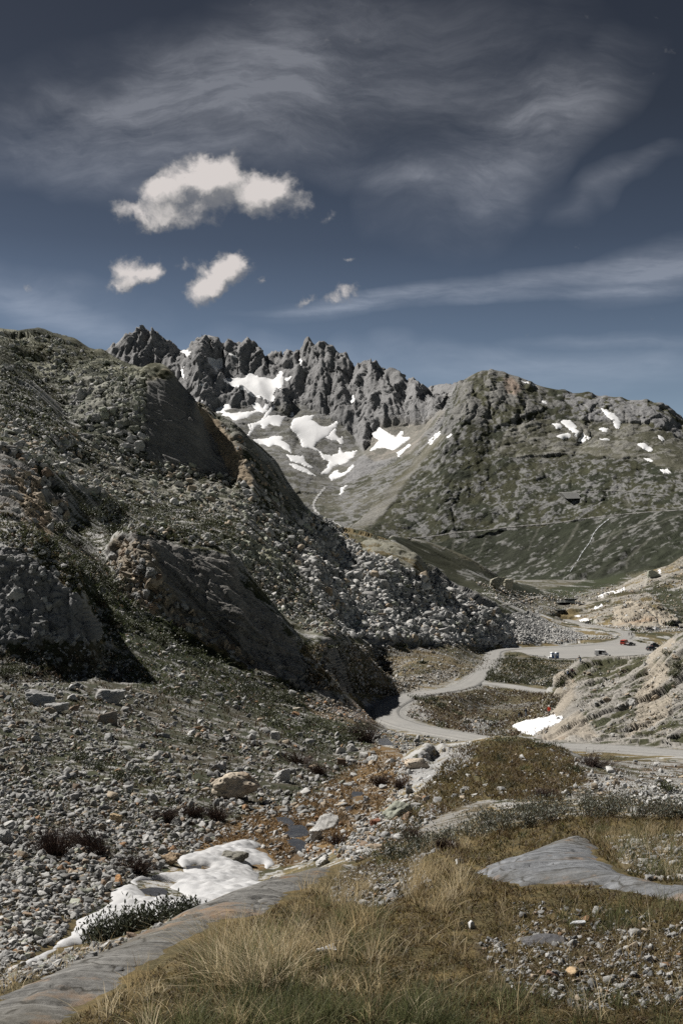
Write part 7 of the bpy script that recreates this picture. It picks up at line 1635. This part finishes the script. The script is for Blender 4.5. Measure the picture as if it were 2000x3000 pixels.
def person(pose, pos, rz, top, legs, label, helmet=None, pack=False, scale=1.0, group=None):
    J = POSES[pose]; names = list(J); verts = [Vector(J[k]) for k in names]; edges = [(names.index(a), names.index(b)) for a, b in BONES]; rads = [RAD[k] for k in names]
    # five fingers and a thumb start on each palm
    for sd, sx in (('L', 1), ('R', -1)):
        h_ = Vector(J['ha'+sd]); e_ = Vector(J['el'+sd]); d = (h_-e_).normalized(); sv = d.cross(Vector((0, 1, .2))).normalized()
        pi = len(verts); verts.append(h_+d*.06); rads.append(.036); edges.append((names.index('ha'+sd), pi))
        for k in range(4):
            ln = (.075, .085, .08, .062)[k]; o_ = sv*((k-1.5)*.020)
            a = len(verts); verts.append(h_+d*.10+o_); verts.append(h_+d*(.10+ln*.6)+o_*1.1+Vector((0, -.012, 0))); verts.append(h_+d*(.10+ln)+o_*1.1+Vector((0, -.03, -.01)))
            rads += [.010, .009, .008]; edges += [(pi, a), (a, a+1), (a+1, a+2)]
        a = len(verts); verts += [h_+d*.05+sv*sx*.035+Vector((0, -.02, 0)), h_+d*.085+sv*sx*.05+Vector((0, -.03, 0))]; rads += [.011, .009]; edges += [(pi, a), (a, a+1)]
    me = bpy.data.meshes.new('person_body'); me.from_pydata([v[:] for v in verts], edges, []); o_ = bpy.data.objects.new('tmp_body', me); COL.objects.link(o_)
    sk = o_.modifiers.new('skin', 'SKIN'); sb = o_.modifiers.new('sub', 'SUBSURF'); sb.levels = 1; sb.render_levels = 1
    for i, v in enumerate(me.skin_vertices[0].data): v.radius = (rads[i], rads[i]*(.72 if i < 2 else 1)); v.use_root = i == 0
    dg = bpy.context.evaluated_depsgraph_get(); new = bpy.data.meshes.new_from_object(o_.evaluated_get(dg)); bpy.data.objects.remove(o_)
    # head shape: brow, nose, chin and eye hollows
    hc = Vector(J['head'])
    for v in new.vertices:
        r_ = v.co-hc
        if r_.length < .15 and v.co.z > J['neck'][2]+.04:
            v.co.z = hc.z+(r_.z)*1.22
            if r_.y < -.02 and abs(r_.x) < .03 and abs(r_.z) < .035: v.co.y -= .022
            if r_.y < -.04 and .02 < abs(r_.x) < .055 and .0 < r_.z < .04: v.co.y += .008
    for m_ in (CLOTH[top], CLOTH[legs], SKIN, CLOTH['black'], HAIR): new.materials.append(m_)
    waist = J['pelvis'][2]+.06; hands = [Vector(J['haL']), Vector(J['haR'])]; feet = [Vector(J[k]) for k in ('footL', 'footR', 'toeL', 'toeR')]; legj = [Vector(J[k]) for k in ('hipL', 'hipR', 'kneeL', 'kneeR', 'footL', 'footR')]
    def seg(p, a, b):
        ab = b-a; t = max(0, min(1, (p-a).dot(ab)/ab.length_squared)); return (p-a-ab*t).length
    for pl in new.polygons:
        c = pl.center; mi = 0
        dl = min(seg(c, Vector(J[a]), Vector(J[b])) for a, b in (('hipL', 'kneeL'), ('kneeL', 'footL'), ('hipR', 'kneeR'), ('kneeR', 'footR'), ('pelvis', 'hipL'), ('pelvis', 'hipR')))
        da = min(seg(c, Vector(J[a]), Vector(J[b])) for a, b in (('chest', 'shL'), ('shL', 'elL'), ('elL', 'haL'), ('chest', 'shR'), ('shR', 'elR'), ('elR', 'haR'), ('chest', 'neck'))); dp = seg(c, Vector(J['pelvis'])+Vector((0, 0, .1)), Vector(J['chest']))
        if dl < min(da, dp): mi = 1
        if min((c-f).length for f in feet) < .105: mi = 3
        if min((c-h__).length for h__ in hands) < .075 or any((c-h__).length < .2 and (c-h__).dot(h__-Vector(J['el'+s])) > .001 for h__, s in zip(hands, 'LR')): mi = 2
        if (c-hc).length < .17 and c.z > J['neck'][2]+.03: mi = 4 if (c.z > hc.z+.05 or c.y > hc.y+.04) else 2
        pl.material_index = mi
    new.polygons.foreach_set('use_smooth', [True]*len(new.polygons))
    o = bpy.data.objects.new('person', new); COL.objects.link(o); o.location = pos; o.rotation_euler = (0, 0, rz); o.scale = (scale,)*3
    bm = bmesh.new()
    if helmet:
        bmesh.ops.create_uvsphere(bm, u_segments=16, v_segments=10, radius=.135, matrix=Matrix.Translation(hc+Vector((0, .01, .035))) @ Matrix.Diagonal((.92, 1.08, .95, 1)))
        bmesh.ops.delete(bm, geom=[v for v in bm.verts if v.co.z < hc.z+.015], context='VERTS'); bmesh.ops.solidify(bm, geom=bm.faces[:], thickness=.012)
        obj_bm('helmet', bm, CLOTH[helmet], o, True)
    else:
        bmesh.ops.create_uvsphere(bm, u_segments=14, v_segments=9, radius=.118, matrix=Matrix.Translation(hc+Vector((0, .022, .03))) @ Matrix.Diagonal((.92, 1.0, 1.02, 1)))
        bmesh.ops.delete(bm, geom=[v for v in bm.verts if v.co.z < hc.z-.02 or (v.co.y < hc.y-.05 and v.co.z < hc.z+.07)], context='VERTS'); obj_bm('hair', bm, HAIR, o, True)
    return tag(o, label, 'person', group)
def rucksack(pos, rz, label):
    o = empty('backpack', pos); o.rotation_euler = (0, 0, rz)
    bm = bmesh.new(); bmesh.ops.create_cube(bm, size=1, matrix=Matrix.Translation((0, 0, .26)) @ Matrix.Diagonal((.34, .24, .52, 1))); bmesh.ops.bevel(bm, geom=bm.edges[:], offset=.08, segments=3, affect='EDGES'); obj_bm('sack', bm, CLOTH['navy'], o, True)
    bm = bmesh.new(); bmesh.ops.create_cube(bm, size=1, matrix=Matrix.Translation((0, -.14, .18)) @ Matrix.Diagonal((.24, .10, .24, 1))); bmesh.ops.bevel(bm, geom=bm.edges[:], offset=.03, segments=2, affect='EDGES'); obj_bm('front_pocket', bm, CLOTH['black'], o, True)
    bm = bmesh.new(); bmesh.ops.create_cube(bm, size=1, matrix=Matrix.Translation((0, 0, .54)) @ Matrix.Diagonal((.32, .26, .10, 1))); bmesh.ops.bevel(bm, geom=bm.edges[:], offset=.035, segments=2, affect='EDGES'); obj_bm('lid', bm, CLOTH['black'], o, True)
    return tag(o, label, 'backpack')
person('kneel', on_ground(1519, 2101), 1.2, 'black', 'jeans', 'person in a dark top and blue jeans crouching beside a backpack', scale=1.05)
rucksack(on_ground(1527, 2101), .3, 'dark backpack on the meadow beside the crouching person')
person('stand', on_ground(1540, 2101), 2.2, 'navy', 'grey blue', 'standing person with white helmet and navy jacket above the snow patch', helmet='white')
person('stand', on_ground(1607, 2099), .4, 'red', 'black', 'person in a red jacket and white helmet where snow meets rock', helmet='white')
person('sit', on_ground(1661, 1977), .9, 'grey blue', 'slate', 'seated person in grey blue with white helmet on the rock edge', helmet='white')
person('sit', on_ground(1674, 1971), .7, 'plum', 'black', 'seated person in dark plum jacket with white helmet on the rock', helmet='white')
person('climb', on_ground(1701, 1943), -1.3, 'navy', 'jeans', 'person in a dark jacket bent over on the upper rock rim')
person('walk', on_ground(1841, 1864, .05), 2.9, 'black', 'black', 'left of two dark figures walking on the far road bend')
person('stand', on_ground(1848, 1864, .05), 2.6, 'brown', 'slate', 'right of two dark figures walking on the far road bend')
print('valley life', round(time.time()-T0, 1))
